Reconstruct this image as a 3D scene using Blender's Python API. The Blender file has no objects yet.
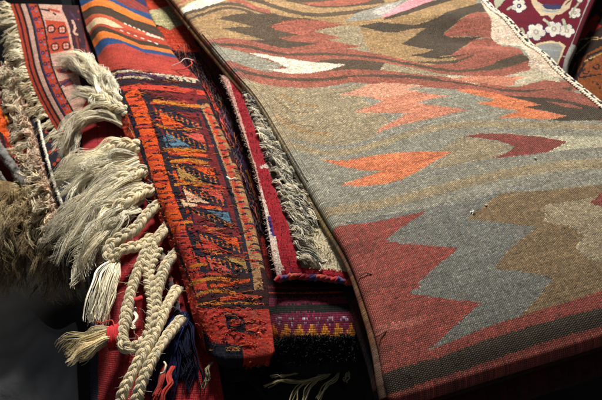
# A stall of folded hand-woven rugs, close up.  Metres; z = 0 is the top of the big kilim.
import numpy as np, math

# ---------------------------------------------------------------- camera model
F_PX, CX, CY, CAM_H = 836.0, 301.0, 200.0, 0.75          # 50 mm lens on a 36 mm film back
_v1 = np.array([-440.0, 734.0, -F_PX]); _v2 = np.array([3060.0, 886.0, -F_PX])
_up = np.cross(_v2, _v1); _up /= np.linalg.norm(_up)
if _up[1] < 0: _up = -_up
_fw = np.array([0, 0, -1.0]); _wy = _fw - _up * _fw.dot(_up); _wy /= np.linalg.norm(_wy)
_wx = np.cross(_wy, _up)
W2C = np.stack([_wx, _wy, _up], 1)       # columns: world axes written in camera space
C2W = W2C.T
CAM = np.array([0.0, 0.0, CAM_H])

def at(x, y, z):
    """Point of the level plane z that is sighted at picture point (x, y)."""
    d = C2W @ np.array([x - CX, CY - y, -F_PX])
    return CAM + d * ((z - CAM_H) / d[2])

def project(P):
    c = (np.asarray(P) - CAM) @ C2W
    return np.stack([CX + F_PX * c[..., 0] / -c[..., 2], CY - F_PX * c[..., 1] / -c[..., 2]], -1)

# ---------------------------------------------------------------- smooth surfaces
def hermite(knots, P, t):
    knots = np.asarray(knots, float); P = np.asarray(P, float); t = np.clip(t, knots[0], knots[-1])
    m = np.empty_like(P)
    dk = np.diff(knots).reshape((-1,) + (1,) * (P.ndim - 1))
    s = np.diff(P, axis=0) / dk
    m[0], m[-1] = s[0], s[-1]
    if len(P) > 2: m[1:-1] = (s[:-1] * dk[1:] + s[1:] * dk[:-1]) / (dk[1:] + dk[:-1])
    i = np.clip(np.searchsorted(knots, t, side='right') - 1, 0, len(knots) - 2)
    h = (knots[i + 1] - knots[i]); u = (t - knots[i]) / h
    ex = (slice(None),) + (None,) * (P.ndim - 1)
    u, h = u[ex], h[ex]
    return ((2*u**3 - 3*u**2 + 1) * P[i] + (u**3 - 2*u**2 + u) * h * m[i]
            + (-2*u**3 + 3*u**2) * P[i + 1] + (u**3 - u**2) * h * m[i + 1])

def chord(P):
    d = np.linalg.norm(np.diff(P, axis=0), axis=-1)
    if d.ndim > 1: d = d.mean(1)
    return np.concatenate([[0], np.cumsum(d)])

def curve(pts, n):
    P = np.asarray(pts, float); k = chord(P)
    return hermite(k, P, np.linspace(0, k[-1], n))

def surface(rows, M, N):
    """rows: list of rows of (px, py, z) -> (M+1, N+1, 3) smooth grid, rows back to front."""
    P = np.array([[at(*c) for c in r] for r in rows])
    k = chord(P); G = hermite(k, P, np.linspace(0, k[-1], M + 1))
    Q = np.swapaxes(G, 0, 1); k2 = chord(Q)
    return np.swapaxes(hermite(k2, Q, np.linspace(0, k2[-1], N + 1)), 0, 1)

def ripple(G, amp, seed, f=(5, 14), n=7):
    r = np.random.RandomState(seed); z = np.zeros(G.shape[:2])
    for _ in range(n):
        a = r.uniform(0, 6.28); w = r.uniform(*f) * 2; k = np.array([math.cos(a), math.sin(a)]) * w
        z += np.sin(G[..., 0] * k[0] + G[..., 1] * k[1] + r.uniform(0, 6.28)) / n ** .5
    G = G.copy(); G[..., 2] += z * amp
    return G

# ---------------------------------------------------------------- where each rug lies
def kilim_grid():
    L = [(136,-60,0.004),(158,-25,0.004),(176,-2,0.004),(189,14,0.003),(208,36,0.002),(232,64,0.0),(257,92,0),(281,130,0),(301,164,0),(330,214,0),(354,254,0),(372,300,-0.004),(385,342,-0.011),(392,376,-0.021),(396,394,-0.03)]
    R = [(440,-42,.0),(455,-25,.004),(470,-11,.007),(478,-4,.007),(490,9,.006),(510,28,.004),(530,47,.002),(557,72,0),(582,92,0),(625,128,0),(668,165,0),(712,205,-.004),(745,238,-.011),(768,262,-.021),(780,276,-.030)]
    rows = []
    for l, r in zip(L, R):
        a, b = at(*l), at(*r); rows.append([a * (1 - s) + b * s for s in np.linspace(0, 1, 7)])
    P = np.array(rows); k = chord(P)
    G = hermite(k, P, np.linspace(0, k[-1], KM + 1))
    Q = np.swapaxes(G, 0, 1); k2 = chord(Q)
    G = np.swapaxes(hermite(k2, Q, np.linspace(0, k2[-1], KN + 1)), 0, 1)
    G = ripple(ripple(G, .0024, 5, (2.5, 6)), .0010, 6, (8, 18))
    # soft swells in the far right of the cloth
    for (px, py, sx, sy, h) in KSWELL:
        c = at(px, py, 0); d = G[..., :2] - c[:2]
        ca, sa = math.cos(-.22), math.sin(-.22)
        x = d[..., 0] * ca + d[..., 1] * sa; y = -d[..., 0] * sa + d[..., 1] * ca
        G[..., 2] += h * np.exp(-(x / sx) ** 2 - (y / sy) ** 2)
    return G
KN, KM = 206, 820
KSWELL = [(470, 22, .09, .026, .009), (478, 42, .09, .018, -.006), (500, 56, .09, .024, .006), (300, 20, .14, .03, .007), (420, 22, .09, .02, .006)]

def striped_grid():
    z = -.035
    rows = [
     [(74,-30,z-.026),(86,-44,z),(120,-30,z-.004),(147,-8,z-.016)],
     [(82,9,z-.026),(94,2,z),(120,10,z-.004),(158,28,z-.016)],
     [(86,26,z-.026),(96,18,z),(125,27,z-.004),(165,41,z-.016)],
     [(94,46,z-.026),(104,38,z),(132,43,z-.004),(174,56,z-.016)],
     [(104,77,z-.026),(119,69,z),(150,72,z),(196,79,z-.019)],
     [(114,105,z-.026),(130,100,z),(165,101,z+.001),(209,109,z-.018)],
     [(130,146,z-.026),(146,142,z),(185,142,z+.001),(228,149,z-.016)],
     [(148,191,z-.026),(163,188,z),(200,190,z+.001),(243,194,z-.016)],
     [(164,231,z-.028),(180,229,z+.001),(215,232,z-.004),(254,237,z-.018)],
     [(182,276,z-.030),(195,275,z-.005),(228,278,z-.007),(263,281,z-.016)],
     [(193,316,z-.03),(206,317,z-.012),(236,318,z-.014),(268,318,z-.028)],
     [(201,346,z-.05),(212,352,z-.03),(240,353,z-.03),(270,349,z-.036)]]
    return ripple(surface(rows, SM, SN), .0018, 11, (8, 20))
SN, SM = 120, 600

def banded_grid():
    z = -.062
    rows = [
     [(140,-30,z+.02),(175,-30,z+.024),(225,-30,z+.02)], [(147,0,z+.016),(166,0,z+.026),(225,2,z+.014)], [(156,22,z+.016),(174,22,z+.026),(225,30,z+.012)],
     [(170,48,z+.006),(190,50,z+.016),(250,60,z+.006)], [(188,84,z-.012),(212,84,z),(270,95,z)], [(212,138,z-.014),(236,138,z),(300,150,z)],
     [(236,190,z-.014),(256,190,z),(330,210,z)], [(252,238,z-.014),(272,238,z),(350,250,z)], [(262,280,z-.014),(282,282,z),(362,286,z)],
     [(264,296,z-.004),(284,296,z+.006),(368,294,z+.006)], [(270,328,z-.012),(288,332,z-.001),(374,328,z-.001)], [(274,357,z-.036),(290,364,z-.026),(378,360,z-.026)]]
    return ripple(surface(rows, BM, BN), .0018, 21, (15, 35))
BN, BM = 80, 360

def pile_grid():
    z = -.022
    rows = [
     [(221,76,z-.004),(226,76,z),(236,76,z),(262,80,z)], [(231,98,z-.003),(236,98,z),(247,100,z),(282,106,z)], [(244,135,z-.002),(252,135,z),(266,138,z),(308,150,z)],
     [(255,170,z-.002),(263,170,z),(281,174,z),(330,190,z)], [(263,205,z-.002),(273,205,z),(292,208,z),(350,228,z)], [(269,236,z-.003),(281,236,z),(302,238,z),(362,252,z)],
     [(273,260,z-.004),(286,258,z-.001),(310,258,z-.002),(368,270,z-.003)], [(276,273,z-.010),(290,270,z-.006),(314,271,z-.006),(370,282,z-.008)]]
    return ripple(surface(rows, PM, PN), .0014, 31, (15, 40))
PN, PM = 90, 200

def red_grid():
    z = -.085
    rows = [
     [(62,64,z-.02),(80,60,z),(112,62,z+.012)], [(66,100,z-.02),(84,98,z),(125,98,z+.012)], [(66,135,z-.02),(86,132,z),(142,132,z+.012)],
     [(68,168,z-.024),(90,166,z),(156,166,z+.012)], [(78,205,z-.026),(98,204,z),(172,204,z+.012)], [(86,240,z-.026),(106,240,z),(186,240,z+.010)],
     [(90,275,z-.028),(112,276,z),(198,276,z+.006)], [(91,320,z-.034),(114,322,z-.004),(210,322,z)], [(91,360,z-.04),(116,364,z-.012),(218,364,z-.01)],
     [(92,410,z-.05),(118,414,z-.024),(226,414,z-.024)]]
    return ripple(surface(rows, RM, RN), .0016, 41, (12, 30))
RN, RM = 90, 260

def border_grid():
    z = -.08
    rows = [
     [(10,4,z-.010),(30,4,z),(60,5,z+.004),(92,6,z+.004),(112,8,z+.004)], [(16,22,z-.012),(36,20,z),(64,20,z+.004),(94,20,z+.004),(116,22,z+.004)],
     [(22,48,z-.014),(40,46,z),(66,44,z+.004),(96,44,z+.004),(120,46,z+.004)], [(28,74,z-.018),(46,70,z-.002),(70,66,z+.002),(98,66,z+.003),(126,66,z+.003)],
     [(38,98,z-.024),(55,93,z-.006),(77,87,z-.001),(102,84,z),(130,84,z)], [(50,120,z-.03),(66,113,z-.012),(86,106,z-.006),(108,102,z-.004),(134,100,z-.004)],
     [(64,142,z-.036),(79,134,z-.018),(97,126,z-.012),(117,122,z-.010),(140,120,z-.01)], [(74,158,z-.042),(89,150,z-.024),(106,143,z-.018),(126,140,z-.016),(146,138,z-.016)]]
    return surface(rows, EM, EN)
EN, EM = 160, 250

def navy_grid():
    z = -.125
    rows = [
     [(10,66,z-.01),(17,62,z),(34,60,z+.006),(60,58,z+.006)], [(16,88,z-.01),(22,86,z),(40,84,z+.006),(66,82,z+.006)], [(22,112,z-.01),(29,110,z),(48,106,z+.006),(74,104,z+.006)],
     [(30,142,z-.012),(38,139,z),(56,134,z+.006),(82,130,z+.006)], [(40,176,z-.014),(48,173,z),(66,168,z+.006),(92,162,z+.006)], [(52,210,z-.018),(60,206,z-.004),(76,200,z+.002),(102,195,z+.002)],
     [(62,236,z-.03),(69,231,z-.014),(84,226,z-.008),(110,222,z-.006)], [(70,258,z-.05),(76,253,z-.034),(90,248,z-.026),(114,244,z-.02)]]
    return surface(rows, NM, NN)
NN, NM = 60, 180

def orange_grid():
    z = -.16
    rows = [
     [(-40,60,z-.03),(-12,62,z),(14,66,z+.004),(40,70,z+.004)], [(-34,92,z-.03),(-8,94,z),(18,96,z+.004),(44,98,z+.004)], [(-26,124,z-.03),(0,126,z),(26,126,z+.004),(52,128,z+.004)],
     [(-16,150,z-.03),(8,154,z-.002),(34,154,z+.002),(60,156,z+.002)], [(2,178,z-.034),(20,180,z-.008),(44,180,z-.004),(68,182,z-.004)], [(20,204,z-.044),(34,206,z-.02),(56,206,z-.014),(76,208,z-.014)]]
    return surface(rows, OM, ON)
ON, OM = 70, 110

def floral_grid():
    z = -.012
    rows = [
     [(446,-60,z),(520,-60,z),(580,-58,z),(614,-56,z-.002)], [(450,-20,z),(520,-20,z),(570,-18,z),(598,-17,z-.002)], [(462,8,z),(520,10,z),(562,12,z),(584,14,z-.003)],
     [(490,36,z-.003),(525,38,z-.002),(554,40,z-.003),(573,42,z-.006)], [(516,62,z-.010),(538,64,z-.008),(556,66,z-.009),(565,67,z-.012)], [(530,78,z-.024),(545,80,z-.022),(556,81,z-.022),(566,82,z-.026)]]
    return ripple(surface(rows, FM, FN), .0012, 51, (10, 25))
FN, FM = 170, 200

def dark_grid():
    z = -.05
    rows = [
     [(560,-60,z),(640,-60,z),(720,-50,z)], [(560,-20,z),(640,-20,z),(720,-10,z)], [(552,20,z),(630,22,z),(720,30,z)],
     [(545,60,z),(630,62,z),(730,70,z)], [(545,100,z),(640,102,z),(740,110,z)], [(560,140,z),(650,142,z),(750,150,z)]]
    return ripple(surface(rows, DM, DN), .0012, 61, (10, 25))
DN, DM = 170, 190

GRIDS = dict(kilim=kilim_grid, striped=striped_grid, banded=banded_grid, pile=pile_grid, red=red_grid,
             border=border_grid, navy=navy_grid, orange=orange_grid, floral=floral_grid, dark=dark_grid)
# motifs of each rug: (yarn colour, outline as across,along pairs in thousandths of the rug)
PATTERNS = {
 'kilim': [
  ('tan', "-36,-33 1192,-26 915,362 621,466 485,425 342,392 248,381 179,364 103,335 -51,333 -79,260"),
  ('brick', "608,477 726,438 840,403 914,410 948,509 1004,616 936,610 760,570 604,514"),
  ('brick', "-35,317 109,330 254,375 491,419 658,465 790,482 958,594 1072,718 935,714 788,606 738,588 581,535 315,478 144,471 33,450 -13,407"),
  ('cream', "-59,7 229,-15 387,62 129,143 1,177 -41,140"),
  ('red', "-17,107 298,97 470,141 412,175 179,168 -32,196"),
  ('grey', "525,54 1007,-18 967,150 696,201 537,142"),
  ('brown', "-27,172 64,151 150,138 226,139 296,148 354,170 407,198 469,216 534,232 556,208 491,193 431,174 377,146 317,125 244,116 164,115 75,129 -17,151"),
  ('cream', "-51,253 -17,234 41,217 124,201 203,189 160,215 89,231 23,241 -20,249 -48,264"),
  ('brick', "-46,238 -6,223 34,210 74,201 112,193 148,188 185,183 190,174 154,180 116,185 77,193 37,204 -5,217 -47,233"),
  ('brown', "-53,268 -17,252 17,246 51,243 88,236 122,232 153,232 179,236 200,245 216,259 236,270 257,280 280,288 306,295 332,300 340,294 314,288 289,281 267,272 247,262 229,249 213,235 191,226 162,222 130,223 93,228 56,235 21,238 -17,246 -55,263"),
  ('brown', "-56,281 -23,268 8,259 39,256 72,251 104,246 133,244 158,246 178,253 193,264 208,276 218,270 204,257 189,245 167,238 140,235 109,238 76,244 43,249 11,253 -23,262 -58,276"),
  ('brick', "160,221 183,223 201,228 211,240 221,254 237,263 255,271 271,258 255,249 240,240 229,228 218,216 197,210 172,209"),
  ('brown', "198,209 235,219 268,232 292,255 319,275 356,288 398,295 448,295 501,291 554,287 608,282 665,271 722,259 731,242 674,255 620,264 568,269 516,273 462,278 412,281 370,275 338,259 312,238 285,219 250,206 212,196"),
  ('brown', "305,189 433,192 690,210 675,250 548,256 444,256 367,228"),
  ('brick', "396,233 465,232 558,225 676,218 623,241 524,251 445,248"),
  ('brown', "76,267 128,261 190,261 231,269 283,286 356,294 463,321 408,330 306,326 415,374 248,381 176,366 100,338 77,327 172,336 112,310 69,294 122,293 173,298 139,284"),
  ('brick', "226,301 286,294 338,295 398,305 466,322 400,324 363,326 424,356 367,356 463,389 399,389 314,386 214,380 179,366 229,366 335,366 249,347 220,335 298,334 235,313"),
  ('olive', "354,328 466,322 576,340 631,364 655,403 683,444 627,461 545,436 444,404 399,389 463,389 373,357 424,356"),
  ('tan', "475,316 560,290 613,317 658,337 733,364 680,397 689,438 624,447 605,382 571,346"),
  ('blue', "474,314 562,280 672,254 739,243 898,203 862,255 706,276 619,311 553,313"),
  ('lgrey', "600,284 675,254 736,247 687,274 610,309"),
  ('pink', "607,312 690,274 755,249 808,225 883,225 842,253 800,268 708,295 640,311"),
  ('dbrown', "612,319 652,318 693,316 741,304 793,287 841,274 886,264 930,254 975,244 984,227 940,236 896,245 851,254 806,264 758,278 708,294 658,308 615,314"),
  ('dbrown', "908,189 928,187 948,184 968,182 988,179 998,163 978,166 958,168 937,171 917,174"),
  ('tan', "511,334 651,337 721,410 840,403 754,463 634,487 532,447 469,407"),
  ('dbrown', "510,328 593,323 651,337 696,346 726,345 791,340 902,297 988,278 1014,312 936,333 882,344 830,360 771,376 781,388 885,402 837,406 772,437 717,453 658,449 589,432 639,433 674,428 640,416 597,396 641,382 695,365 721,357 677,354 614,359 572,352 541,340"),
  ('brick', "763,380 823,363 872,350 944,324 972,330 951,370 911,410 872,400 823,390 781,388"),
  ('brick', "708,455 788,433 850,404 908,409 920,434 850,461 796,469 750,477 691,486 637,485 598,469 652,471 728,470"),
  ('brown', "587,456 614,464 641,471 673,474 708,476 746,472 784,468 785,465 749,467 714,468 682,466 651,463 620,458 590,454"),
  ('dbrown', "587,434 625,446 666,457 716,460 768,461 770,459 720,456 672,452 630,442 591,431"),
  ('brick', "-20,331 36,330 83,338 124,351 163,367 205,381 251,392 306,396 360,398 406,408 448,422 488,436 527,453 566,470 605,488 646,505 692,518 745,526 799,532 857,536 914,540 927,527 870,523 814,519 760,512 708,505 663,492 624,475 585,457 546,440 508,423 467,408 424,394 376,384 320,382 266,379 221,368 180,355 141,339 98,326 49,317 -9,318"),
  ('brown', "-11,334 47,342 101,353 146,371 197,386 257,393 318,399 374,409 428,421 479,436 528,452 577,470 626,488 681,503 747,509 821,506 896,496 899,490 825,499 753,502 689,496 636,482 586,463 538,446 489,428 437,414 383,402 326,392 264,386 205,380 155,365 110,346 55,335 -4,327"),
  ('brick', "-16,346 43,352 96,362 140,381 190,395 249,402 309,408 365,417 420,427 470,441 517,459 528,451 482,433 430,419 375,409 318,400 258,394 199,387 150,373 106,355 52,344 -8,338"),
  ('brown', "246,414 320,411 412,425 481,443 523,461 444,460 343,453 237,445 352,434"),
  ('grey', "0,337 63,357 103,378 155,408 85,424 11,404 -17,380"),
  ('cream', "80,364 124,372 184,391 249,411 353,432 286,440 216,440 152,433 97,414 164,418 138,391"),
  ('olive', "481,443 573,475 622,498 711,518 803,536 718,545 610,509 501,474 444,460"),
  ('brick', "-20,386 12,404 45,422 84,436 129,446 179,452 233,455 287,457 340,460 389,467 436,476 482,487 528,498 573,511 618,523 661,536 704,550 747,563 789,577 808,564 765,550 722,537 678,524 634,510 589,498 544,486 498,475 452,464 405,454 354,447 300,444 246,442 193,439 144,434 100,424 63,410 31,393 -2,375"),
  ('cgreen', "619,501 708,521 803,536 921,533 942,522 998,553 974,583 934,569 836,571 764,568 708,546"),
  ('salmon', "638,516 727,521 890,549 844,553 811,566 742,555"),
  ('brick', "777,497 842,468 941,443 964,460 940,497 870,494 815,500"),
  ('brown', "759,510 844,494 940,490 948,509 906,513 829,515"),
  ('brick', "736,522 829,515 932,518 873,528 807,533"),
  ('brick', "705,554 744,567 786,580 833,588 882,594 932,600 983,605 1026,615 1063,629 1095,610 1056,595 1009,585 955,582 902,578 850,574 803,567 763,555 723,541"),
  ('brown', "570,511 618,526 666,542 710,559 755,576 807,588 861,599 918,607 977,614 991,604 931,597 873,590 818,580 766,568 721,552 676,535 627,520 578,505"),
  ('brown', "-20,400 14,414 49,428 87,440 129,450 174,458 222,463 271,468 322,470 373,473 422,479 469,486 514,495 557,506 599,518 609,510 567,498 523,487 478,478 431,471 382,465 330,462 279,460 230,456 183,450 139,443 98,433 60,421 26,407 -9,393"),
  ('brick', "-25,415 8,430 45,442 83,454 123,466 167,474 216,479 268,480 321,479 369,483 414,491 459,500 503,510 546,520 588,532 629,543 668,555 706,569 741,584 760,572 724,557 686,543 645,531 603,519 561,508 517,498 473,488 428,479 382,471 332,467 278,468 227,467 180,462 138,454 99,442 62,431 25,419 -7,404"),
  ('brick', "739,587 798,600 861,612 926,621 975,638 1008,665 1039,691 1060,682 1030,655 996,627 944,608 878,599 816,588 756,574"),
  ('brick', "846,592 951,599 1005,642 1038,736 1072,718 1013,858 945,708 881,648 835,627"),
  ('cborder', "1017,219 978,324 951,370 913,407 915,428 978,451 948,509 926,522 962,547 1000,581 1020,606 1043,575 1011,505 1007,421 992,359 1022,245"),
  ('grey', "581,535 692,565 744,583 848,670 959,700 1185,868 1000,1033 38,1034 -126,911 -46,672 -51,568 -27,503 116,499"),
  ('olive', "10,453 144,471 269,488 342,486 530,514 313,514 348,581 254,609 140,613 57,596 9,576 -21,528"),
  ('tan2', "-18,417 39,446 113,467 134,481 55,490 40,525 61,557 135,586 104,603 21,599 -16,585 -35,544 -38,478"),
  ('tan', "64,479 79,495 97,509 125,517 157,522 162,517 131,512 104,505 87,491 72,474"),
  ('tanbrown', "38,484 49,503 64,521 92,529 128,531 130,528 95,526 69,518 55,501 44,482"),
  ('tanbrown', "5,504 22,526 44,545 78,556 113,566 117,564 81,554 48,542 27,524 10,502"),
  ('tan', "2,530 28,549 57,566 95,576 136,584 142,579 102,570 65,560 37,544 12,525"),
  ('salmon', "246,503 312,498 365,492 424,494 500,509 537,521 474,519 521,539 582,559 502,556 470,558 529,578 601,602 536,602 465,601 415,599 345,598 266,601 321,589 382,582 417,576 350,563 259,547 322,541 373,536 329,516"),
  ('salmonl', "246,503 312,498 365,492 424,494 500,509 537,521 474,519 505,530 422,530 358,523"),
  ('orange', "621,548 671,553 723,570 768,594 838,631 781,626 874,670 848,670 800,665 732,647 664,635 706,632 753,632 703,615 648,591 694,593 717,592 667,570"),
  ('dbrown', "744,583 828,605 911,627 976,661 1086,710 1101,743 962,698 881,685 805,669 874,670 827,646 775,625 838,631 792,604"),
  ('brick', "860,623 924,645 951,665 899,649"),
  ('tan2', "-70,564 -19,588 38,609 101,624 173,632 251,631 330,628 408,627 483,631 554,640 622,651 688,664 753,679 818,693 880,708 938,724 988,743 1033,763 1072,784 1108,805 1143,825 1162,818 1128,798 1093,776 1055,755 1011,733 960,713 901,696 837,681 771,666 706,652 639,638 569,627 496,618 418,614 338,615 258,618 182,620 112,614 50,600 -6,580 -57,556"),
  ('blue', "6,579 53,594 101,608 158,615 219,617 281,616 345,615 408,614 472,614 477,608 413,608 350,608 286,610 223,610 163,609 108,602 60,589 13,574"),
  ('cream2', "702,685 792,707 906,731 1073,828 1028,851 868,753 772,742 694,733 724,728 793,722 758,705"),
  ('olive', "418,669 511,656 596,681 628,701 572,711 502,712 406,708 355,694 445,681"),
  ('dred', "511,656 572,658 658,675 734,697 793,722 762,726 705,731 654,727 578,719 526,714 574,710 620,707 636,700 599,679 555,666"),
  ('orange', "62,625 130,640 193,643 272,648 359,661 450,680 385,686 319,696 244,704 196,703 124,695 74,683 121,681 177,680 210,677 154,665 106,648"),
  ('blue', "37,684 106,704 183,717 272,714 360,713 446,716 532,721 614,730 696,739 779,748 856,759 922,776 975,797 1018,823 1053,849 1086,875 1123,900 1139,894 1104,869 1071,843 1037,816 994,790 940,768 872,750 792,739 708,730 625,721 542,712 455,706 366,704 277,705 190,708 115,696 48,675"),
  ('tan2', "-79,706 -21,732 56,738 131,744 210,746 289,748 370,749 451,751 532,754 611,760 686,768 758,778 826,790 884,806 934,826 976,848 1014,872 1051,895 1090,916 1121,904 1084,883 1049,860 1013,836 970,812 919,791 857,774 785,761 709,751 631,743 550,737 466,734 383,732 302,731 221,730 142,728 68,722 -5,716 -59,691"),
  ('blue', "160,768 268,776 378,782 495,782 611,785 718,796 813,812 888,838 947,870 1000,904 1055,935 1083,925 1030,894 979,859 919,826 839,799 739,782 627,771 507,769 388,770 276,765 167,759"),
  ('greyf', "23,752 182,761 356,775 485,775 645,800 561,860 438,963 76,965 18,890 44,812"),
  ('tanbrown', "341,805 414,789 488,777 592,792 766,812 1102,945 1059,1000 558,958 442,959 327,959 390,944 462,924 436,914 392,902 330,891 380,874 441,859 508,847 446,830 384,816"),
  ('olive', "573,817 739,829 960,922 845,953 606,920 572,909 569,889 609,879 594,859 538,842"),
  ('dred', "692,834 746,824 881,839 816,858 716,844"),
  ('red', "-26,755 18,757 86,765 174,769 255,772 171,786 96,802 129,814 272,847 204,862 133,880 94,892 142,904 198,917 260,930 222,937 174,948 95,965 151,964 230,960 296,958 390,957 561,956 1121,966 1000,1033 475,1030 -9,1038 -38,1002 -43,881"),
  ('dred', "-38,786 32,791 65,804 46,816 -28,811"),
  ('dred', "-50,872 -3,872 41,874 83,882 125,890 132,882 90,873 46,866 -1,863 -49,863"),
  ('redl', "-54,926 -14,930 27,932 68,934 110,933 111,923 70,924 30,923 -10,920 -51,916"),
  ('dred', "-36,952 -3,954 30,956 63,956 96,954 95,949 62,952 30,952 -3,950 -36,948"),
  ('dbrown', "-50,975 22,975 119,976 220,973 324,972 428,972 538,975 1085,986 1049,1005 515,995 407,993 304,994 203,996 106,997 10,998 -36,998"),
 ],
 'striped': [
  ('navyb', "49,-66 312,-66 589,-66 1179,-66 1102,80 775,93 508,92 236,100 -51,98"),
  ('red', "-51,98 236,100 508,92 775,93 1102,80 1036,105 717,140 458,132 249,126 -38,126"),
  ('blueb', "-38,126 249,126 458,132 717,140 1036,105 1029,142 733,154 477,148 222,163 -30,156"),
  ('orangey', "-30,156 222,163 477,148 733,154 1029,142 1026,167 729,188 464,177 228,185 -13,178"),
  ('brown', "-13,178 228,185 464,177 729,188 1026,167 1024,221 710,227 466,212 251,217 13,211"),
  ('redspeck', "13,211 251,217 466,212 710,227 1024,221 1022,231 690,247 454,229 272,231 6,229"),
  ('rust', "6,229 272,231 454,229 690,247 1022,231 1021,240 680,267 445,250 265,248 19,245"),
  ('brown', "9,265 287,262 456,268 675,281 1013,254 1010,272 679,301 458,284 298,279 -3,285"),
  ('rust', "19,245 265,248 445,250 680,267 1021,240 1013,254 675,281 456,268 287,262 9,265"),
  ('creamy', "-7,235 164,236 287,231 390,227 474,230 568,241 450,255 340,253 213,256 6,258"),
  ('cream', "584,222 591,222 598,223 604,223 611,224 621,219 615,218 608,218 602,217 595,216"),
  ('cream', "633,223 639,224 646,224 652,225 658,226 669,220 663,220 657,219 650,219 644,218"),
  ('cream', "680,225 687,226 693,226 699,227 705,228 716,222 710,221 704,221 698,220 692,220"),
  ('cream', "727,227 733,227 739,228 745,228 752,229 763,223 757,223 751,222 745,222 738,221"),
  ('cream', "773,228 779,229 785,229 791,230 797,230 809,225 803,224 797,224 791,223 785,222"),
  ('cream', "819,229 825,230 831,231 837,231 843,232 855,226 849,225 843,225 837,224 831,224"),
  ('cream', "864,231 870,231 876,232 882,232 888,233 900,227 894,226 888,226 883,225 877,224"),
  ('cream', "910,232 915,232 921,233 927,233 933,234 946,228 940,227 934,226 928,226 922,225"),
  ('cream', "955,233 961,233 967,234 972,234 978,235 992,228 986,228 980,227 974,227 968,226"),
  ('cream', "506,260 513,260 521,260 528,261 536,261 545,256 538,256 530,255 523,255 515,255"),
  ('cream', "578,262 585,262 593,263 601,263 608,264 618,258 610,258 603,258 595,257 587,257"),
  ('cream', "649,265 657,265 664,266 672,266 679,266 689,261 681,260 674,260 666,260 659,259"),
  ('cream', "719,267 726,267 734,268 741,268 748,268 758,262 751,262 744,262 736,262 729,261"),
  ('cream', "788,268 795,268 802,269 809,269 816,269 827,263 819,263 812,263 805,263 798,262"),
  ('cream', "856,269 863,269 870,269 877,269 884,269 895,264 888,263 881,263 873,263 866,263"),
  ('cream', "798,239 833,239 869,238 908,236 946,234 962,224 922,227 884,229 848,230 813,231"),
  ('orangey', "-3,285 298,279 458,284 679,301 1010,272 1004,290 674,317 454,303 282,302 -17,306"),
  ('blueb', "-17,306 282,302 454,303 674,317 1004,290 1005,307 667,333 478,315 294,324 -15,336"),
  ('plainred', "-15,336 294,324 478,315 667,333 1005,307 1020,412 815,407 580,406 249,404 -4,403"),
  ('blackred', "-55,391 254,401 586,402 1031,404 1081,636 1199,1016 -81,1041 -25,741"),
  ('ivory', "46,408 185,413 303,413 405,411 490,413 570,417 652,419 734,419 814,419 894,419 975,418 988,410 907,411 827,412 748,412 667,412 585,410 506,406 418,404 309,407 186,407 44,402"),
  ('ivory', "30,426 141,430 241,432 326,431 404,430 474,430 539,431 553,424 487,423 414,423 333,425 244,426 140,424 28,420"),
  ('ivory', "566,414 677,413 782,411 882,411 984,411 1002,402 900,402 799,402 693,404 582,405"),
  ('navy', "102,402 112,405 123,407 133,410 143,412 158,410 148,408 137,405 127,403 117,400"),
  ('navy', "74,420 86,421 98,422 110,422 122,423 123,419 111,419 98,418 86,417 74,417"),
  ('navy', "195,412 205,414 214,416 223,419 232,421 245,418 236,416 227,414 218,412 209,410"),
  ('navy', "169,431 180,431 192,432 203,432 214,432 214,428 203,428 192,428 180,428 169,427"),
  ('navy', "279,417 287,419 295,420 303,422 311,423 323,420 315,418 307,417 299,416 291,414"),
  ('navy', "255,437 265,437 275,436 284,436 294,435 295,432 285,432 275,433 265,433 255,434"),
  ('navy', "355,418 362,419 370,420 377,422 385,423 397,419 389,418 382,416 374,415 367,414"),
  ('navy', "330,439 340,438 349,437 358,437 367,436 368,432 359,433 349,434 340,435 331,436"),
  ('navy', "427,416 434,417 442,418 449,419 456,420 468,416 461,415 454,414 447,413 440,412"),
  ('navy', "400,438 409,437 418,436 427,435 436,434 438,430 428,432 420,433 410,434 402,435"),
  ('navy', "493,416 500,417 507,418 514,419 520,420 533,416 526,415 519,414 513,412 506,411"),
  ('navy', "468,436 477,435 486,434 495,433 504,431 506,428 497,429 488,430 479,431 470,432"),
  ('navy', "558,416 564,417 571,418 577,419 584,421 596,416 590,415 584,414 577,412 570,411"),
  ('navy', "528,439 537,437 546,436 555,435 564,434 566,430 557,431 548,432 539,434 530,435"),
  ('navy', "620,416 627,417 633,419 639,420 646,421 658,417 652,415 646,414 639,413 633,412"),
  ('navy', "595,436 604,435 613,434 622,432 630,431 633,427 624,428 615,430 606,431 597,432"),
  ('navy', "681,416 688,418 694,419 700,420 706,421 718,416 712,415 706,414 700,413 694,412"),
  ('navy', "661,433 670,432 678,431 687,429 696,428 698,424 689,425 681,427 672,428 663,429"),
  ('navy', "741,416 747,417 753,418 759,420 765,421 777,416 771,415 765,414 759,413 753,411"),
  ('navy', "726,430 734,428 743,427 752,426 760,424 762,420 754,422 745,423 737,424 728,426"),
  ('navy', "800,416 806,417 812,418 818,419 824,420 836,416 830,414 824,413 818,412 812,411"),
  ('navy', "790,426 798,425 807,423 815,422 824,421 826,417 817,418 809,419 800,421 792,422"),
  ('navy', "859,415 865,416 871,418 877,419 883,420 895,415 889,414 883,413 877,412 871,410"),
  ('navy', "853,422 862,421 870,420 879,418 887,417 889,413 881,414 872,416 864,417 855,418"),
  ('navy', "918,415 924,416 930,417 936,418 942,419 954,415 948,414 942,412 936,411 930,410"),
  ('navy', "917,418 925,417 934,416 942,414 951,413 954,409 945,410 936,412 927,413 919,414"),
  ('purple', "45,418 192,423 315,422 423,420 521,417 610,419 695,421 710,414 625,412 534,410 433,413 321,416 193,417 44,412"),
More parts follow.
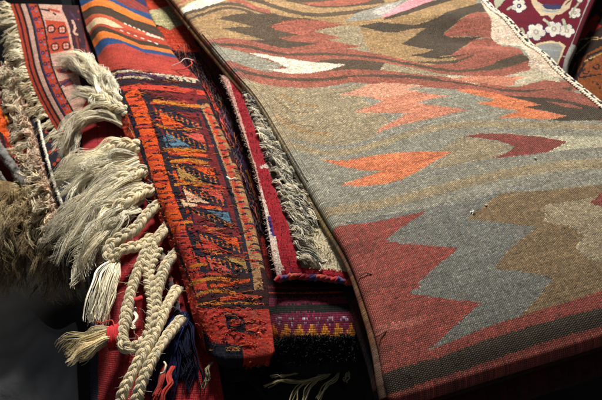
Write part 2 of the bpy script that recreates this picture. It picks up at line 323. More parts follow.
  ('navy', "23,440 247,445 408,448 552,449 699,447 843,442 986,437 999,429 856,433 714,438 568,440 421,440 253,438 23,432"),
  ('bred', "34,466 258,468 416,466 559,464 705,462 847,459 990,456 1015,440 875,442 735,444 588,447 436,450 266,454 37,450"),
  ('wine', "468,483 600,480 739,475 873,470 1006,466 1021,457 889,460 755,464 616,470 481,474"),
  ('bred', "-72,453 -28,512 -30,564 -46,613 -53,660 -61,704 -68,746 -75,787 -86,827 -100,862 -102,894 -85,923 -69,951 -74,978 -94,1007 223,993 192,971 170,946 156,918 140,889 120,857 110,822 116,784 132,743 141,700 141,657 140,612 151,563 148,510 97,452"),
  ('borange', "-12,456 24,499 36,537 26,574 15,610 134,609 143,574 151,537 137,497 95,454"),
  ('borange2', "43,516 36,534 27,552 19,570 10,588 111,588 119,571 127,553 134,535 141,517"),
  ('borange2', "14,712 6,735 -2,758 -12,781 -21,803 83,801 93,779 105,757 117,734 126,711"),
  ('navy', "131,460 151,514 148,564 134,610 118,654 95,696 78,737 70,777 67,815 62,850 71,881 117,909 181,934 263,931 216,906 176,878 158,847 154,813 157,776 168,736 183,695 199,653 210,609 220,563 223,513 205,460"),
  ('borange', "203,479 228,528 221,574 202,619 185,662 160,703 136,744 119,783 111,820 321,810 326,774 338,735 347,695 355,654 363,611 378,565 391,514 379,464"),
  ('bred', "128,819 126,851 134,880 161,906 198,931 369,922 347,897 328,871 316,842 310,811"),
  ('navy', "391,477 400,528 387,578 373,625 367,669 358,713 342,756 328,796 325,833 329,866 339,896 392,893 382,862 377,829 380,792 393,752 405,709 411,666 416,622 431,574 448,522 443,470"),
  ('wine', "446,515 434,561 423,604 416,645 416,686 411,726 398,765 388,802 388,835 396,865 409,893 924,859 900,827 883,793 872,758 866,721 861,683 859,642 870,598 903,548 934,494 941,442"),
  ('navy', "904,477 894,523 870,569 849,612 849,651 858,688 861,724 857,759 850,793 845,825 840,856 839,885 844,912 895,910 889,883 889,853 892,822 896,790 901,756 904,721 900,684 893,646 895,607 918,562 942,515 947,469"),
  ('bbeige', "920,491 923,533 907,577 894,618 896,656 903,693 906,728 903,762 899,794 894,826 889,856 883,885 875,912 989,909 994,881 997,851 999,820 1000,788 1000,755 1000,720 998,683 994,645 996,606 1014,562 1030,515 1019,473"),
  ('borange2', "951,497 942,543 925,588 917,630 922,669 928,707 930,743 926,777 926,810 972,807 971,774 972,740 970,703 964,664 961,625 971,582 990,536 996,489"),
  ('navy', "228,490 263,490 296,490 326,490 356,489 360,484 330,485 300,486 268,486 233,486"),
  ('navy', "259,502 291,502 321,502 350,502 377,502 382,498 354,498 326,498 295,498 263,498"),
  ('navy', "210,514 252,516 289,517 322,518 353,519 360,515 329,514 295,513 258,512 216,510"),
  ('navy', "305,538 325,539 344,539 364,539 383,539 386,536 367,536 348,537 329,536 310,535"),
  ('navy', "237,549 268,547 295,546 318,547 339,548 346,545 323,544 298,543 269,544 237,546"),
  ('navy', "208,570 246,570 279,569 309,570 336,570 342,566 315,565 284,565 250,565 212,565"),
  ('navy', "259,577 282,578 305,578 328,578 349,578 352,574 331,575 310,575 288,574 266,573"),
  ('navy', "198,596 237,597 272,598 302,599 330,600 334,597 306,596 276,596 241,595 202,594"),
  ('navy', "229,612 254,612 276,612 296,612 315,613 321,609 301,609 281,608 258,609 233,609"),
  ('navy', "258,623 290,622 318,622 342,622 366,623 369,621 346,620 320,619 291,620 259,621"),
  ('navy', "240,641 274,642 304,642 333,642 359,641 362,639 335,639 308,639 278,639 244,639"),
  ('navy', "188,656 226,657 258,657 287,657 313,658 319,654 293,654 265,653 232,653 195,652"),
  ('navy', "246,672 272,670 296,669 317,669 338,669 342,666 321,666 298,666 273,667 246,669"),
  ('navy', "193,684 229,684 261,685 290,684 317,684 321,680 294,681 266,681 235,681 200,680"),
  ('navy', "212,696 244,696 274,696 302,694 327,693 329,689 304,690 278,691 251,692 220,692"),
  ('navy', "172,707 219,708 259,708 294,708 326,707 332,703 301,703 266,703 226,703 180,703"),
  ('navy', "162,725 199,725 233,725 265,724 293,723 294,718 267,720 238,721 207,721 172,720"),
  ('navy', "135,734 179,735 220,735 256,735 289,734 292,731 260,732 224,733 186,732 142,731"),
  ('navy', "144,745 185,747 222,748 257,748 289,747 292,744 261,745 228,745 191,744 151,743"),
  ('navy', "191,758 223,758 252,756 278,756 302,755 305,753 280,754 254,754 224,755 192,756"),
  ('navy', "112,770 155,770 194,770 230,770 263,770 268,766 236,767 200,767 160,767 117,767"),
  ('navy', "196,783 225,783 252,783 276,783 299,782 303,780 280,781 256,781 229,781 201,781"),
  ('navy', "185,797 225,797 262,797 297,796 329,794 333,791 301,792 268,794 233,794 195,793"),
  ('navy', "144,806 193,807 237,807 276,806 312,805 318,801 283,802 244,803 201,803 153,802"),
  ('navy', "163,823 216,822 263,821 304,820 341,818 343,816 306,818 265,819 218,820 165,821"),
  ('navy', "204,828 232,828 260,828 286,828 310,827 314,824 291,825 267,825 242,825 215,824"),
  ('navy', "136,843 174,842 209,841 240,840 268,839 269,837 241,838 209,839 174,840 136,841"),
  ('navy', "89,852 141,852 189,853 232,852 270,852 273,849 236,850 194,850 148,850 97,850"),
  ('navy', "82,859 146,859 201,859 248,860 287,860 292,858 253,858 207,857 151,857 88,857"),
  ('navy', "200,875 239,875 274,874 305,873 333,872 336,870 308,871 278,872 246,872 208,872"),
  ('navy', "128,884 193,884 247,884 290,883 328,883 332,881 294,882 251,882 198,882 133,883"),
  ('navy', "152,892 201,892 243,891 280,890 311,889 312,886 281,888 246,889 205,889 156,890"),
  ('bred', "218,505 254,505 287,504 317,505 345,505 353,499 324,499 293,499 259,499 222,499"),
  ('bred', "251,529 282,528 311,527 337,526 363,526 369,521 343,521 315,522 286,523 254,524"),
  ('bred', "192,573 237,574 277,574 313,574 346,574 351,568 318,569 283,569 245,569 200,568"),
  ('bred', "173,603 223,603 264,603 298,604 329,604 339,598 308,597 272,597 229,597 179,597"),
  ('bred', "198,638 244,638 282,637 317,636 348,635 354,627 322,628 288,629 249,630 204,631"),
  ('bred', "171,654 214,655 252,655 285,655 315,654 319,650 289,651 257,651 221,651 180,650"),
  ('bred', "143,696 197,697 243,697 284,696 319,694 324,688 290,689 251,690 208,690 156,690"),
  ('bred', "216,710 243,712 268,712 292,713 313,713 324,707 303,706 281,706 258,706 232,705"),
  ('bred', "182,756 235,756 280,754 318,753 354,752 362,747 326,748 287,749 242,750 190,751"),
  ('bred', "107,768 160,770 210,770 253,770 292,770 304,763 267,763 225,764 179,763 127,762"),
  ('bred', "126,807 162,808 198,808 231,807 261,806 263,801 234,802 203,803 172,803 137,803"),
  ('bred', "111,828 152,828 189,827 224,826 255,825 260,820 229,821 195,821 158,822 119,822"),
  ('bred', "158,852 194,851 225,850 253,849 279,848 283,844 257,845 226,846 192,847 156,848"),
  ('bred', "113,874 174,875 228,874 274,873 313,872 315,866 278,868 237,869 190,869 133,869"),
  ('wine', "-27,484 4,484 31,485 58,487 86,490 101,484 71,481 39,478 6,477 -26,477"),
  ('wine', "-80,497 -44,500 -6,503 34,504 74,506 82,499 43,497 7,495 -27,493 -62,489"),
  ('wine', "-53,533 -17,535 19,537 56,538 94,540 113,531 76,529 39,527 2,525 -34,523"),
  ('wine', "16,552 41,552 66,552 91,551 116,551 114,544 89,545 64,545 38,546 14,546"),
  ('wine', "-11,574 22,573 53,573 82,575 113,577 131,571 98,569 61,567 23,567 -12,568"),
  ('wine', "-18,597 19,597 54,598 89,600 124,602 147,595 112,593 72,590 32,589 -6,588"),
  ('wine', "-21,606 13,608 46,609 79,610 113,613 132,607 99,605 62,603 26,601 -10,600"),
  ('wine', "-8,628 28,628 64,627 101,628 138,628 142,622 105,622 67,622 28,622 -8,623"),
  ('wine', "-37,652 5,652 45,651 86,652 127,654 138,649 97,648 52,647 7,647 -36,648"),
  ('wine', "-25,661 8,662 42,663 80,663 116,662 117,658 82,659 48,659 17,658 -14,657"),
  ('wine', "-9,684 25,684 58,685 89,686 121,688 148,682 115,680 79,678 41,677 5,677"),
  ('wine', "13,708 44,707 73,707 99,708 126,709 144,705 115,704 82,702 45,703 13,703"),
  ('wine', "9,717 46,718 86,720 125,721 162,723 178,717 142,716 105,715 67,713 29,712"),
  ('wine', "-26,733 16,733 55,733 92,734 130,736 148,732 109,730 66,728 20,728 -24,729"),
  ('wine', "-31,748 9,749 52,750 97,751 140,751 147,746 105,746 63,746 23,745 -17,744"),
  ('wine', "-13,772 26,772 65,773 103,774 141,775 159,768 121,767 79,766 36,766 -6,766"),
  ('wine', "3,786 30,787 56,787 80,788 104,790 126,785 100,784 72,783 42,782 13,782"),
  ('wine', "-47,799 -14,801 22,802 61,802 99,801 102,797 65,797 32,797 1,797 -30,795"),
  ('wine', "-44,819 -16,819 13,819 42,819 72,819 82,811 52,811 24,811 -4,812 -32,812"),
  ('wine', "-27,830 9,831 50,832 94,832 136,832 144,826 105,827 68,827 34,826 -1,824"),
  ('wine', "-34,850 4,851 46,851 91,850 132,850 136,844 97,845 59,845 24,845 -12,844"),
  ('wine', "-82,862 -34,862 14,862 63,862 113,861 127,856 78,856 28,856 -21,856 -69,857"),
  ('wine', "-102,880 -58,880 -12,880 34,879 81,879 89,873 43,874 0,874 -43,874 -87,875"),
  ('wine', "-96,893 -59,893 -21,893 17,894 57,894 86,888 46,888 9,887 -28,887 -64,886"),
  ('wine', "-1,902 32,901 68,901 105,900 139,900 136,895 104,896 73,896 42,896 11,896"),
  ('wine', "-66,918 -23,917 21,917 68,916 114,915 111,909 66,910 25,911 -14,911 -55,912"),
  ('borange2', "-44,489 -14,489 14,489 42,491 71,493 81,487 51,485 19,483 -13,483 -44,483"),
  ('borange2', "-30,537 -6,537 13,537 30,538 49,541 72,535 50,533 24,531 -4,530 -29,531"),
  ('borange2', "-13,572 17,574 51,576 87,576 122,576 124,570 91,570 61,570 32,568 4,567"),
  ('borange2', "-50,606 -17,607 15,608 47,609 81,611 102,602 68,600 34,599 0,598 -34,597"),
  ('borange2', "7,651 28,651 46,651 62,652 82,654 120,646 99,644 73,643 46,642 21,642"),
  ('borange2', "-22,687 15,687 54,687 95,688 134,687 138,682 100,682 61,682 24,682 -13,682"),
  ('borange2', "-20,718 13,719 45,720 77,722 110,724 145,716 113,714 78,712 42,711 8,710"),
  ('borange2', "-16,747 6,746 21,745 33,746 52,747 87,741 63,739 31,738 -2,739 -29,740"),
  ('borange2', "-41,772 -9,773 23,774 55,775 88,776 117,769 84,768 51,766 17,765 -16,764"),
  ('borange2', "13,799 34,800 59,800 85,800 110,800 112,796 89,796 69,796 50,796 30,795"),
  ('borange2', "-1,836 31,836 62,836 93,836 124,837 140,832 109,831 75,831 41,831 8,831"),
  ('borange2', "-85,860 -43,860 -1,860 41,859 85,859 94,855 51,855 9,856 -32,856 -73,856"),
  ('borange2', "-54,886 -22,886 10,887 41,887 75,887 102,882 68,881 34,881 1,881 -32,881"),
  ('borange2', "-45,917 -10,917 26,916 63,916 100,916 104,912 67,913 31,913 -4,914 -39,914"),
  ('bred', "967,495 988,492 1007,490 1024,489 1042,489 1051,484 1033,484 1012,485 990,487 969,490"),
  ('bred', "960,508 980,507 999,507 1018,507 1038,507 1056,498 1036,498 1016,498 996,498 977,499"),
  ('bred', "950,533 966,531 979,529 990,529 1001,530 1013,525 1001,524 986,524 968,526 951,529"),
  ('bred', "932,557 948,557 964,556 982,555 1000,554 1013,545 996,547 981,548 966,548 952,548"),
  ('bred', "915,572 933,570 948,568 961,568 975,568 990,561 975,561 957,562 937,564 918,566"),
  ('bred', "948,593 963,592 977,591 990,591 1003,591 1016,584 1002,584 987,585 970,586 954,588"),
  ('bred', "898,612 917,611 937,611 958,610 979,609 990,602 970,602 951,603 932,604 913,604"),
  ('bred', "922,627 938,626 955,624 973,622 989,620 991,614 974,616 959,618 943,619 927,621"),
  ('bred', "908,645 922,644 934,644 944,644 955,645 971,639 958,638 944,638 929,638 914,639"),
  ('bred', "945,664 959,662 973,660 987,659 1002,657 1001,650 987,652 972,653 956,655 942,657"),
  ('bred', "899,676 919,676 940,675 961,674 982,674 986,669 965,670 945,671 925,672 905,672"),
  ('bred', "921,690 934,689 948,688 962,687 976,686 975,682 962,683 950,684 938,685 925,685"),
  ('bred', "916,702 938,703 960,702 985,700 1008,698 1008,694 985,696 964,698 945,698 924,698"),
  ('bred', "918,720 931,719 947,719 962,717 976,715 972,711 959,712 948,714 938,714 926,714"),
  ('bred', "932,732 950,732 970,732 990,731 1010,730 1012,725 993,726 976,727 960,727 943,726"),
  ('bred', "905,747 926,747 948,746 970,745 992,744 993,740 972,742 951,743 931,743 911,743"),
  ('bred', "921,771 936,770 951,769 966,767 981,766 980,763 965,764 951,765 936,766 921,767"),
  ('bred', "906,780 927,780 948,779 971,778 992,777 992,772 972,774 952,775 934,775 914,775"),
  ('bred', "934,794 956,793 975,792 994,791 1014,791 1021,786 1001,787 978,787 955,789 933,790"),
  ('bred', "928,812 945,810 962,809 979,808 997,806 996,803 978,804 960,806 942,807 924,809"),
  ('bred', "905,818 921,818 937,818 953,818 969,818 979,812 963,812 948,812 932,812 916,812"),
  ('bred', "904,837 922,836 939,834 956,832 974,831 969,827 952,828 934,830 916,832 899,833"),
  ('bred', "932,846 951,845 970,844 988,843 1007,842 1007,839 989,840 970,841 951,842 932,843"),
  ('bred', "883,863 909,863 937,863 966,862 993,860 993,855 967,856 943,857 919,857 894,857"),
  ('bred', "912,872 927,871 940,870 952,870 966,870 975,867 959,867 941,867 922,868 906,870"),
  ('navy', "972,492 983,492 994,492 1004,492 1015,492 1021,488 1010,489 999,489 989,489 978,489"),
  ('navy', "960,516 976,514 992,513 1010,511 1027,508 1029,504 1012,507 996,509 982,510 967,511"),
  ('navy', "968,542 982,540 993,539 1003,539 1013,539 1024,535 1013,534 1000,534 986,536 972,538"),
  ('navy', "956,557 973,554 988,552 1003,550 1019,548 1025,542 1008,544 991,546 973,549 956,552"),
  ('navy', "948,578 964,577 981,576 999,573 1016,571 1016,567 1000,570 984,572 969,573 954,574"),
  ('navy', "921,599 932,600 945,600 961,598 976,595 974,591 961,594 951,595 944,595 935,594"),
  ('navy', "915,618 934,618 954,618 975,616 996,615 1000,612 980,613 960,614 941,614 922,614"),
  ('navy', "935,633 952,632 971,632 990,630 1009,628 1010,624 991,626 974,628 958,628 941,629"),
  ('navy', "920,656 933,654 946,652 958,651 971,651 974,648 960,649 946,650 931,652 917,654"),
  ('navy', "921,672 934,672 947,672 960,671 974,670 975,668 962,669 950,670 938,670 926,670"),
  ('navy', "949,694 964,693 978,692 993,691 1008,689 1006,685 992,687 978,688 965,689 950,690"),
  ('navy', "937,707 954,708 971,708 989,707 1007,707 1011,703 993,704 976,704 960,704 944,704"),
  ('navy', "938,720 951,720 965,720 979,719 993,719 996,715 983,716 969,716 956,716 943,716"),
  ('navy', "932,744 947,742 962,741 976,740 991,740 995,736 979,737 963,738 946,739 931,740"),
  ('navy', "946,756 960,755 973,755 986,755 999,754 1004,751 991,751 977,751 962,752 948,752"),
  ('navy', "920,769 939,768 957,767 974,766 992,766 996,764 978,764 959,764 940,765 921,767"),
  ('navy', "928,788 945,788 963,787 982,787 1000,786 1002,783 984,784 967,784 950,785 932,785"),
  ('navy', "908,803 924,803 940,802 954,803 969,803 975,800 960,800 945,800 929,800 912,800"),
  ('navy', "931,815 951,813 972,812 992,811 1012,810 1013,808 992,809 972,810 951,812 930,813"),
  ('navy', "935,829 951,829 968,829 985,827 1000,826 998,823 983,824 969,825 955,826 940,826"),
  ('navy', "922,841 942,841 964,841 987,840 1008,838 1005,835 985,837 966,838 948,838 929,838"),
  ('navy', "901,863 922,862 945,862 968,861 989,860 988,856 967,858 947,859 927,859 906,859"),
  ('navy', "908,877 923,876 937,874 951,873 966,872 961,870 947,871 932,872 917,874 903,875"),
  ('navy', "473,501 530,498 590,494 652,491 714,486 719,483 657,487 595,491 534,495 476,498"),
  ('navy', "525,526 581,522 639,518 696,515 754,512 762,507 704,510 646,514 586,518 530,522"),
  ('navy', "394,541 478,539 565,536 662,532 765,526 770,522 667,529 570,534 482,536 397,538"),
  ('navy', "499,562 580,558 670,553 762,548 857,543 865,539 770,544 677,549 586,554 503,559"),
  ('navy', "472,583 548,579 633,575 721,571 813,567 819,563 727,568 638,572 552,576 475,580"),
  ('navy', "453,600 527,596 609,593 697,588 792,583 797,579 702,585 613,590 530,594 455,597"),
  ('navy', "554,607 604,606 658,603 716,600 776,595 780,592 720,596 662,600 608,603 557,604"),
  ('navy', "380,627 452,625 523,624 601,622 686,619 690,616 604,619 526,621 454,623 382,624"),
  ('navy', "491,640 555,639 625,637 700,635 778,631 782,628 704,632 628,634 558,636 494,637"),
  ('navy', "462,660 526,659 594,658 669,655 748,651 751,648 672,652 597,655 529,656 466,657"),
  ('navy', "410,680 472,677 534,674 600,672 670,669 673,666 602,668 536,671 474,674 412,676"),
  ('navy', "545,688 612,686 683,683 755,680 830,677 833,673 758,676 686,680 615,683 548,685"),
  ('navy', "420,710 498,709 579,707 667,704 759,701 763,697 671,701 583,703 502,705 425,706"),
  ('navy', "435,722 507,720 582,718 661,716 743,713 747,710 665,713 585,715 510,717 439,719"),
  ('navy', "473,741 562,738 658,735 756,732 857,728 861,725 760,729 662,732 566,735 477,738"),
  ('navy', "529,749 580,748 634,747 691,745 748,743 751,740 694,743 638,745 584,746 533,747"),
  ('navy', "540,764 600,762 663,760 727,758 792,756 795,753 731,756 667,758 605,759 544,761"),
  ('navy', "476,780 545,776 618,773 693,770 770,767 774,764 698,766 623,769 549,773 480,777"),
  ('navy', "424,800 495,796 568,793 646,790 727,786 732,782 651,786 573,789 499,792 428,796"),
  ('navy', "411,809 480,807 551,805 628,803 709,801 714,797 634,800 557,801 486,803 417,805"),
  ('navy', "424,821 476,819 528,818 582,817 639,816 643,814 586,815 531,816 479,817 427,819"),
  ('navy', "355,839 440,836 523,832 612,829 706,827 710,824 615,827 526,830 442,833 358,837"),
  ('navy', "396,842 470,841 546,839 629,837 717,834 720,832 631,835 548,837 473,839 399,840"),
  ('navy', "484,856 562,852 648,849 737,847 829,844 832,842 740,844 651,847 565,850 486,853"),
  ('navy', "440,869 522,866 612,864 710,861 812,858 814,855 713,858 615,861 526,864 444,866"),
  ('borange2', "435,509 516,508 602,505 696,499 793,491 801,485 705,493 611,499 524,502 443,504"),
  ('borange2', "456,530 520,528 587,525 659,521 734,516 746,509 670,514 598,518 529,521 464,523"),
  ('borange2', "472,560 546,558 628,554 715,550 806,544 818,538 726,543 638,548 554,552 479,554"),
  ('borange2', "413,576 478,576 545,574 621,571 704,566 709,563 626,568 550,571 482,572 418,573"),
  ('borange2', "511,594 569,592 632,589 700,586 772,581 778,577 706,582 638,586 574,588 515,590"),
  ('borange2', "510,623 588,622 676,618 768,615 865,610 872,605 775,610 682,614 594,617 515,619"),
  ('borange2', "499,639 546,637 596,635 649,633 704,630 707,627 652,630 599,632 548,634 501,636"),
  ('borange2', "509,666 559,664 613,662 670,659 729,655 731,652 672,656 616,659 561,661 510,663"),
  ('borange2', "448,678 506,677 566,676 632,674 701,672 704,670 636,672 570,673 509,674 451,675"),
  ('borange2', "400,699 464,697 528,694 595,693 666,692 671,687 600,689 532,690 468,692 404,695"),
  ('borange2', "448,718 513,717 582,715 655,713 731,711 735,707 659,710 586,712 518,713 453,714"),
  ('borange2', "457,744 518,742 582,740 650,739 719,737 723,734 654,736 587,737 523,739 461,741"),
  ('borange2', "475,768 539,765 605,762 671,760 739,759 748,754 680,755 612,757 545,760 481,763"),
  ('borange2', "468,786 527,783 589,779 652,777 718,775 722,771 657,773 593,776 531,779 471,783"),
  ('borange2', "423,801 496,797 571,793 651,790 734,787 740,782 657,785 577,789 501,792 428,796"),
  ('borange2', "501,810 571,808 647,805 725,802 805,799 810,794 731,797 653,800 578,803 507,805"),
  ('borange2', "489,828 572,825 664,822 759,818 856,815 858,812 762,816 667,819 576,822 492,825"),
  ('borange2', "425,849 492,846 562,844 636,842 714,841 721,837 642,838 567,840 496,843 428,846"),
  ('borange2', "487,863 552,861 622,859 695,857 772,856 775,853 699,854 625,856 555,858 490,860"),
  ('gold', "542,510 587,507 633,503 678,501 724,499 734,493 688,495 642,498 594,501 548,504"),
  ('gold', "515,534 575,531 639,527 705,523 773,519 781,514 713,519 646,523 581,527 520,530"),
  ('gold', "503,554 550,552 598,551 649,549 702,547 713,541 660,544 608,545 558,547 511,548"),
  ('gold', "560,573 616,570 675,567 734,564 795,561 801,558 740,561 679,564 620,568 563,570"),
  ('gold', "535,585 595,582 660,579 729,574 801,568 809,562 736,568 667,573 602,577 541,580"),
  ('gold', "565,612 610,608 656,605 703,602 751,600 758,596 709,598 660,601 613,605 567,608"),
  ('gold', "522,630 568,627 618,624 668,622 721,619 724,617 671,620 620,622 570,625 523,628"),
  ('gold', "431,650 487,647 544,645 604,643 668,642 672,638 608,640 546,641 489,644 433,647"),
  ('gold', "451,667 500,667 550,666 605,663 663,661 665,658 607,661 553,663 503,664 454,665"),
  ('gold', "507,677 549,674 593,672 637,671 682,671 686,668 640,669 595,670 550,672 508,675"),
  ('gold', "496,703 537,702 580,700 625,700 671,698 675,695 629,696 584,697 541,698 500,699"),
  ('gold', "535,712 599,710 666,708 735,705 806,702 809,699 738,702 669,705 602,707 538,709"),
  ('gold', "463,736 510,733 557,731 607,728 658,726 660,724 609,726 559,728 512,731 465,734"),
  ('gold', "527,752 589,750 653,748 716,746 781,745 787,742 722,743 658,744 594,746 532,748"),
  ('gold', "547,770 591,768 637,766 683,764 730,763 735,759 689,760 643,762 596,764 551,766"),
  ('gold', "507,780 560,778 615,775 672,773 731,771 735,767 678,769 620,772 565,774 512,776"),
  ('gold', "506,804 549,802 593,800 637,799 682,798 689,794 644,795 598,796 553,798 510,801"),
  ('gold', "529,810 575,808 624,806 674,803 725,801 728,798 678,800 628,802 579,805 532,807"),
  ('gold', "460,825 510,823 560,821 612,820 666,820 671,818 616,818 564,819 512,820 463,822"),
  ('gold', "550,844 603,843 657,842 713,841 770,840 774,838 717,839 661,840 606,841 554,842"),
  ('gold', "505,853 546,852 590,851 636,850 683,850 688,847 641,848 595,849 550,849 509,850"),
  ('gold', "554,870 612,869 672,868 735,866 800,865 803,862 739,864 676,865 616,866 558,868"),
  ('bred', "570,510 632,505 695,500 756,495 818,490 825,486 763,490 701,495 637,501 575,506"),
  ('bred', "581,532 638,529 697,525 756,522 815,518 826,512 766,516 707,519 647,523 589,526"),
  ('bred', "404,558 476,557 550,555 631,553 718,548 726,544 638,549 555,552 481,553 409,554"),
  ('bred', "485,587 541,585 602,583 667,579 737,574 746,568 676,573 609,577 548,580 492,582"),
  ('bred', "448,606 503,605 561,604 623,603 690,601 700,595 632,597 569,598 510,600 454,601"),
  ('bred', "498,636 554,633 616,631 681,628 749,625 755,621 686,624 620,627 558,629 501,632"),
  ('bred', "468,662 521,660 576,659 635,657 696,656 701,652 639,654 580,655 524,656 472,658"),
  ('bred', "401,685 471,684 543,683 620,682 701,680 707,675 626,676 548,678 477,679 407,680"),
  ('bred', "433,701 500,698 569,695 643,692 720,689 723,685 646,688 572,692 503,695 436,698"),
  ('bred', "560,718 623,716 686,714 751,711 817,709 823,704 757,706 692,709 628,711 566,713"),
  ('bred', "524,741 577,740 632,738 688,737 745,736 749,734 693,734 636,735 581,737 528,738"),
  ('bred', "458,764 529,763 606,761 687,758 770,756 776,751 694,754 613,756 537,758 466,759"),
  ('bred', "366,792 444,789 520,786 601,784 686,782 692,778 607,780 526,782 449,785 371,788"),
  ('bred', "343,814 432,810 518,806 608,804 704,802 712,798 616,800 525,802 438,805 349,809"),
  ('bred', "389,823 455,820 521,817 589,815 662,813 667,810 595,811 525,813 458,817 392,820"),
  ('bred', "404,845 463,842 522,839 586,837 653,834 657,830 590,833 526,836 466,838 407,841"),
  ('bred', "492,854 579,852 676,850 777,849 881,847 886,843 783,845 681,847 585,849 497,851"),
  ('gold', "464,504 532,506 602,506 674,506 748,506 829,502 913,496 927,486 845,492 768,496 694,496 621,496 549,496 480,495"),
  ('navy', "462,519 560,519 666,518 775,515 885,513 906,502 796,505 686,508 577,510 476,510"),
  ('gold', "438,537 526,538 622,539 724,537 831,534 852,524 745,527 641,529 542,529 452,528"),
  ('navy', "445,550 534,550 630,548 729,547 832,545 850,537 747,539 645,540 546,542 456,543"),
  ('borange', "426,552 537,556 617,573 487,568"),
  ('gold', "394,568 468,579 555,583 672,576 804,563 812,557 679,570 563,578 479,574 406,564"),
  ('brose', "584,582 782,576 798,601 702,601"),
  ('navy', "451,594 503,600 557,606 613,612 672,619 684,615 625,608 568,602 513,596 460,590"),
  ('gold', "473,588 530,595 589,602 651,608 716,615 728,610 663,604 600,598 540,591 483,584"),
  ('bblue', "425,597 487,604 614,624 416,624"),
  ('gold', "388,635 472,634 557,634 652,632 755,630 767,622 663,625 566,626 480,627 396,628"),
  ('borange', "412,642 491,642 574,641 664,642 759,641 770,635 674,635 582,635 498,636 420,636"),
  ('navy', "401,652 484,652 570,652 665,652 765,651 778,643 677,644 580,644 493,645 410,645"),
  ('gold', "406,663 486,659 566,656 648,658 735,659 749,652 661,650 574,649 491,652 411,656"),
  ('gold2', "411,672 489,671 569,670 655,669 746,668 755,662 663,663 576,664 495,665 418,666"),
  ('navy', "403,679 484,679 566,679 656,679 751,679 760,673 665,674 574,673 491,673 410,673"),
  ('gold2', "550,678 702,673 664,690 586,694"),
  ('borange', "396,686 504,691 519,706 421,706"),
  ('gold', "374,717 460,712 543,708 631,706 724,703 730,697 638,700 548,702 464,706 379,711"),
  ('wine', "413,725 560,715 735,709 720,734 561,740 469,733"),
  ('brose', "554,719 712,712 707,730 550,735"),
  ('navy', "428,740 486,731 532,730 567,736 604,745 618,742 580,733 540,726 487,728 426,737"),
  ('gold', "419,731 462,736 505,740 551,745 599,749 609,746 560,742 514,737 471,733 428,728"),
  ('ivory2', "380,746 476,751 533,758 382,766"),
  ('borange', "381,778 463,773 546,768 636,762 728,756 731,751 640,757 551,763 469,768 388,772"),
  ('navy', "369,784 454,781 540,778 633,772 731,766 734,762 637,768 545,773 460,777 376,780"),
  ('bblue', "500,779 712,765 701,796 603,795"),
  ('gold', "455,783 500,790 548,796 602,802 661,807 671,804 613,799 559,793 511,787 466,780"),
  ('gold', "320,801 377,799 426,798 467,800 507,804 528,798 487,794 442,792 388,793 330,794"),
  ('wine', "369,805 511,805 524,820 374,824"),
  ('navy', "322,832 425,830 526,827 640,821 761,814 763,808 644,815 533,821 434,824 333,826"),
  ('borange', "531,828 677,825 689,844 540,846"),
  ('gold', "369,837 416,843 465,848 522,852 585,854 594,851 531,849 475,845 427,840 380,834"),
  ('bred', "356,846 400,846 440,846 476,847 511,850 530,844 494,842 455,840 412,840 368,840"),
  ('navy', "357,857 448,860 548,859 668,854 797,847 798,843 671,849 554,855 459,855 370,852"),
  ('bred', "331,862 458,864 588,867 383,878"),
  ('gold', "211,886 332,880 421,876 502,876 591,876 604,871 514,870 428,871 333,875 210,881"),
  ('navy', "250,892 373,888 476,884 582,881 702,878 707,873 587,876 480,880 377,884 255,888"),
  ('bred', "313,896 442,892 567,888 711,884 866,879 868,875 714,880 570,884 446,888 319,892"),
  ('gold', "119,913 293,907 399,901 494,900 597,900 612,894 506,894 406,895 290,901 109,908"),
  ('borange', "387,913 488,910 595,906 716,902 843,897 842,892 716,897 597,901 492,905 392,908"),
  ('navy', "194,922 365,920 497,917 641,912 803,907 804,903 643,908 500,913 370,916 204,918"),
  ('gold', "178,929 324,923 426,920 524,920 635,921 646,916 534,915 433,915 324,918 170,925"),
  ('borange2', "454,933 553,930 662,928 778,927 900,927 910,920 788,920 669,921 557,924 458,927"),
  ('gold', "144,941 380,939 552,936 751,936 967,936 971,933 755,933 556,934 383,936 150,939"),
  ('navy', "134,944 375,942 548,939 747,939 964,939 967,937 751,936 551,937 378,940 140,942"),
  ('bred', "147,946 539,943 1012,943 1016,1016 68,1020"),
  ('navy', "469,949 618,951 703,962 663,976 481,972 472,962"),
  ('bred', "517,959 632,959 622,967 519,967"),
  ('brose', "788,945 789,950 790,954 792,958 794,963 875,962 872,957 870,953 868,948 867,944"),
  ('navy', "662,974 706,975 751,977 797,978 844,979 852,977 805,975 759,974 714,973 669,972"),
  ('navy', "155,987 441,988 621,991 628,1008 294,1010"),
  ('gold2', "431,997 469,997 507,997 547,997 589,997 593,994 551,994 511,994 473,994 435,994"),
  ('navy', "154,974 243,983 254,999 118,1003"),
  ('navy', "469,519 863,514 828,569 449,570"),
  ('borange', "480,531 466,568 654,567"),
  ('wine', "817,555 841,518 622,527"),
  ('gold', "488,526 500,524 510,528 498,530"),
  ('gold', "526,531 539,529 549,532 536,534"),
  ('gold', "566,536 579,533 590,537 576,539"),
  ('gold', "607,540 621,538 632,541 617,543"),
  ('gold', "650,544 664,541 675,545 660,547"),
  ('gold', "694,548 708,545 720,548 704,550"),
  ('gold', "739,551 754,548 766,551 750,553"),
  ('gold', "785,554 800,550 812,553 796,556"),
  ('bred', "486,531 498,529 508,532 495,534"),
  ('bred', "524,536 536,534 546,537 533,539"),
  ('bred', "563,541 576,538 587,542 573,544"),
  ('bred', "604,545 618,542 629,546 614,548"),
  ('bred', "647,549 661,546 672,550 657,552"),
  ('bred', "690,553 705,550 716,553 701,555"),
  ('bred', "736,556 750,552 762,556 747,558"),
  ('bred', "782,559 797,555 809,558 793,561"),
  ('gold2', "484,536 496,534 505,537 493,539"),
  ('gold2', "522,541 534,538 544,542 531,544"),
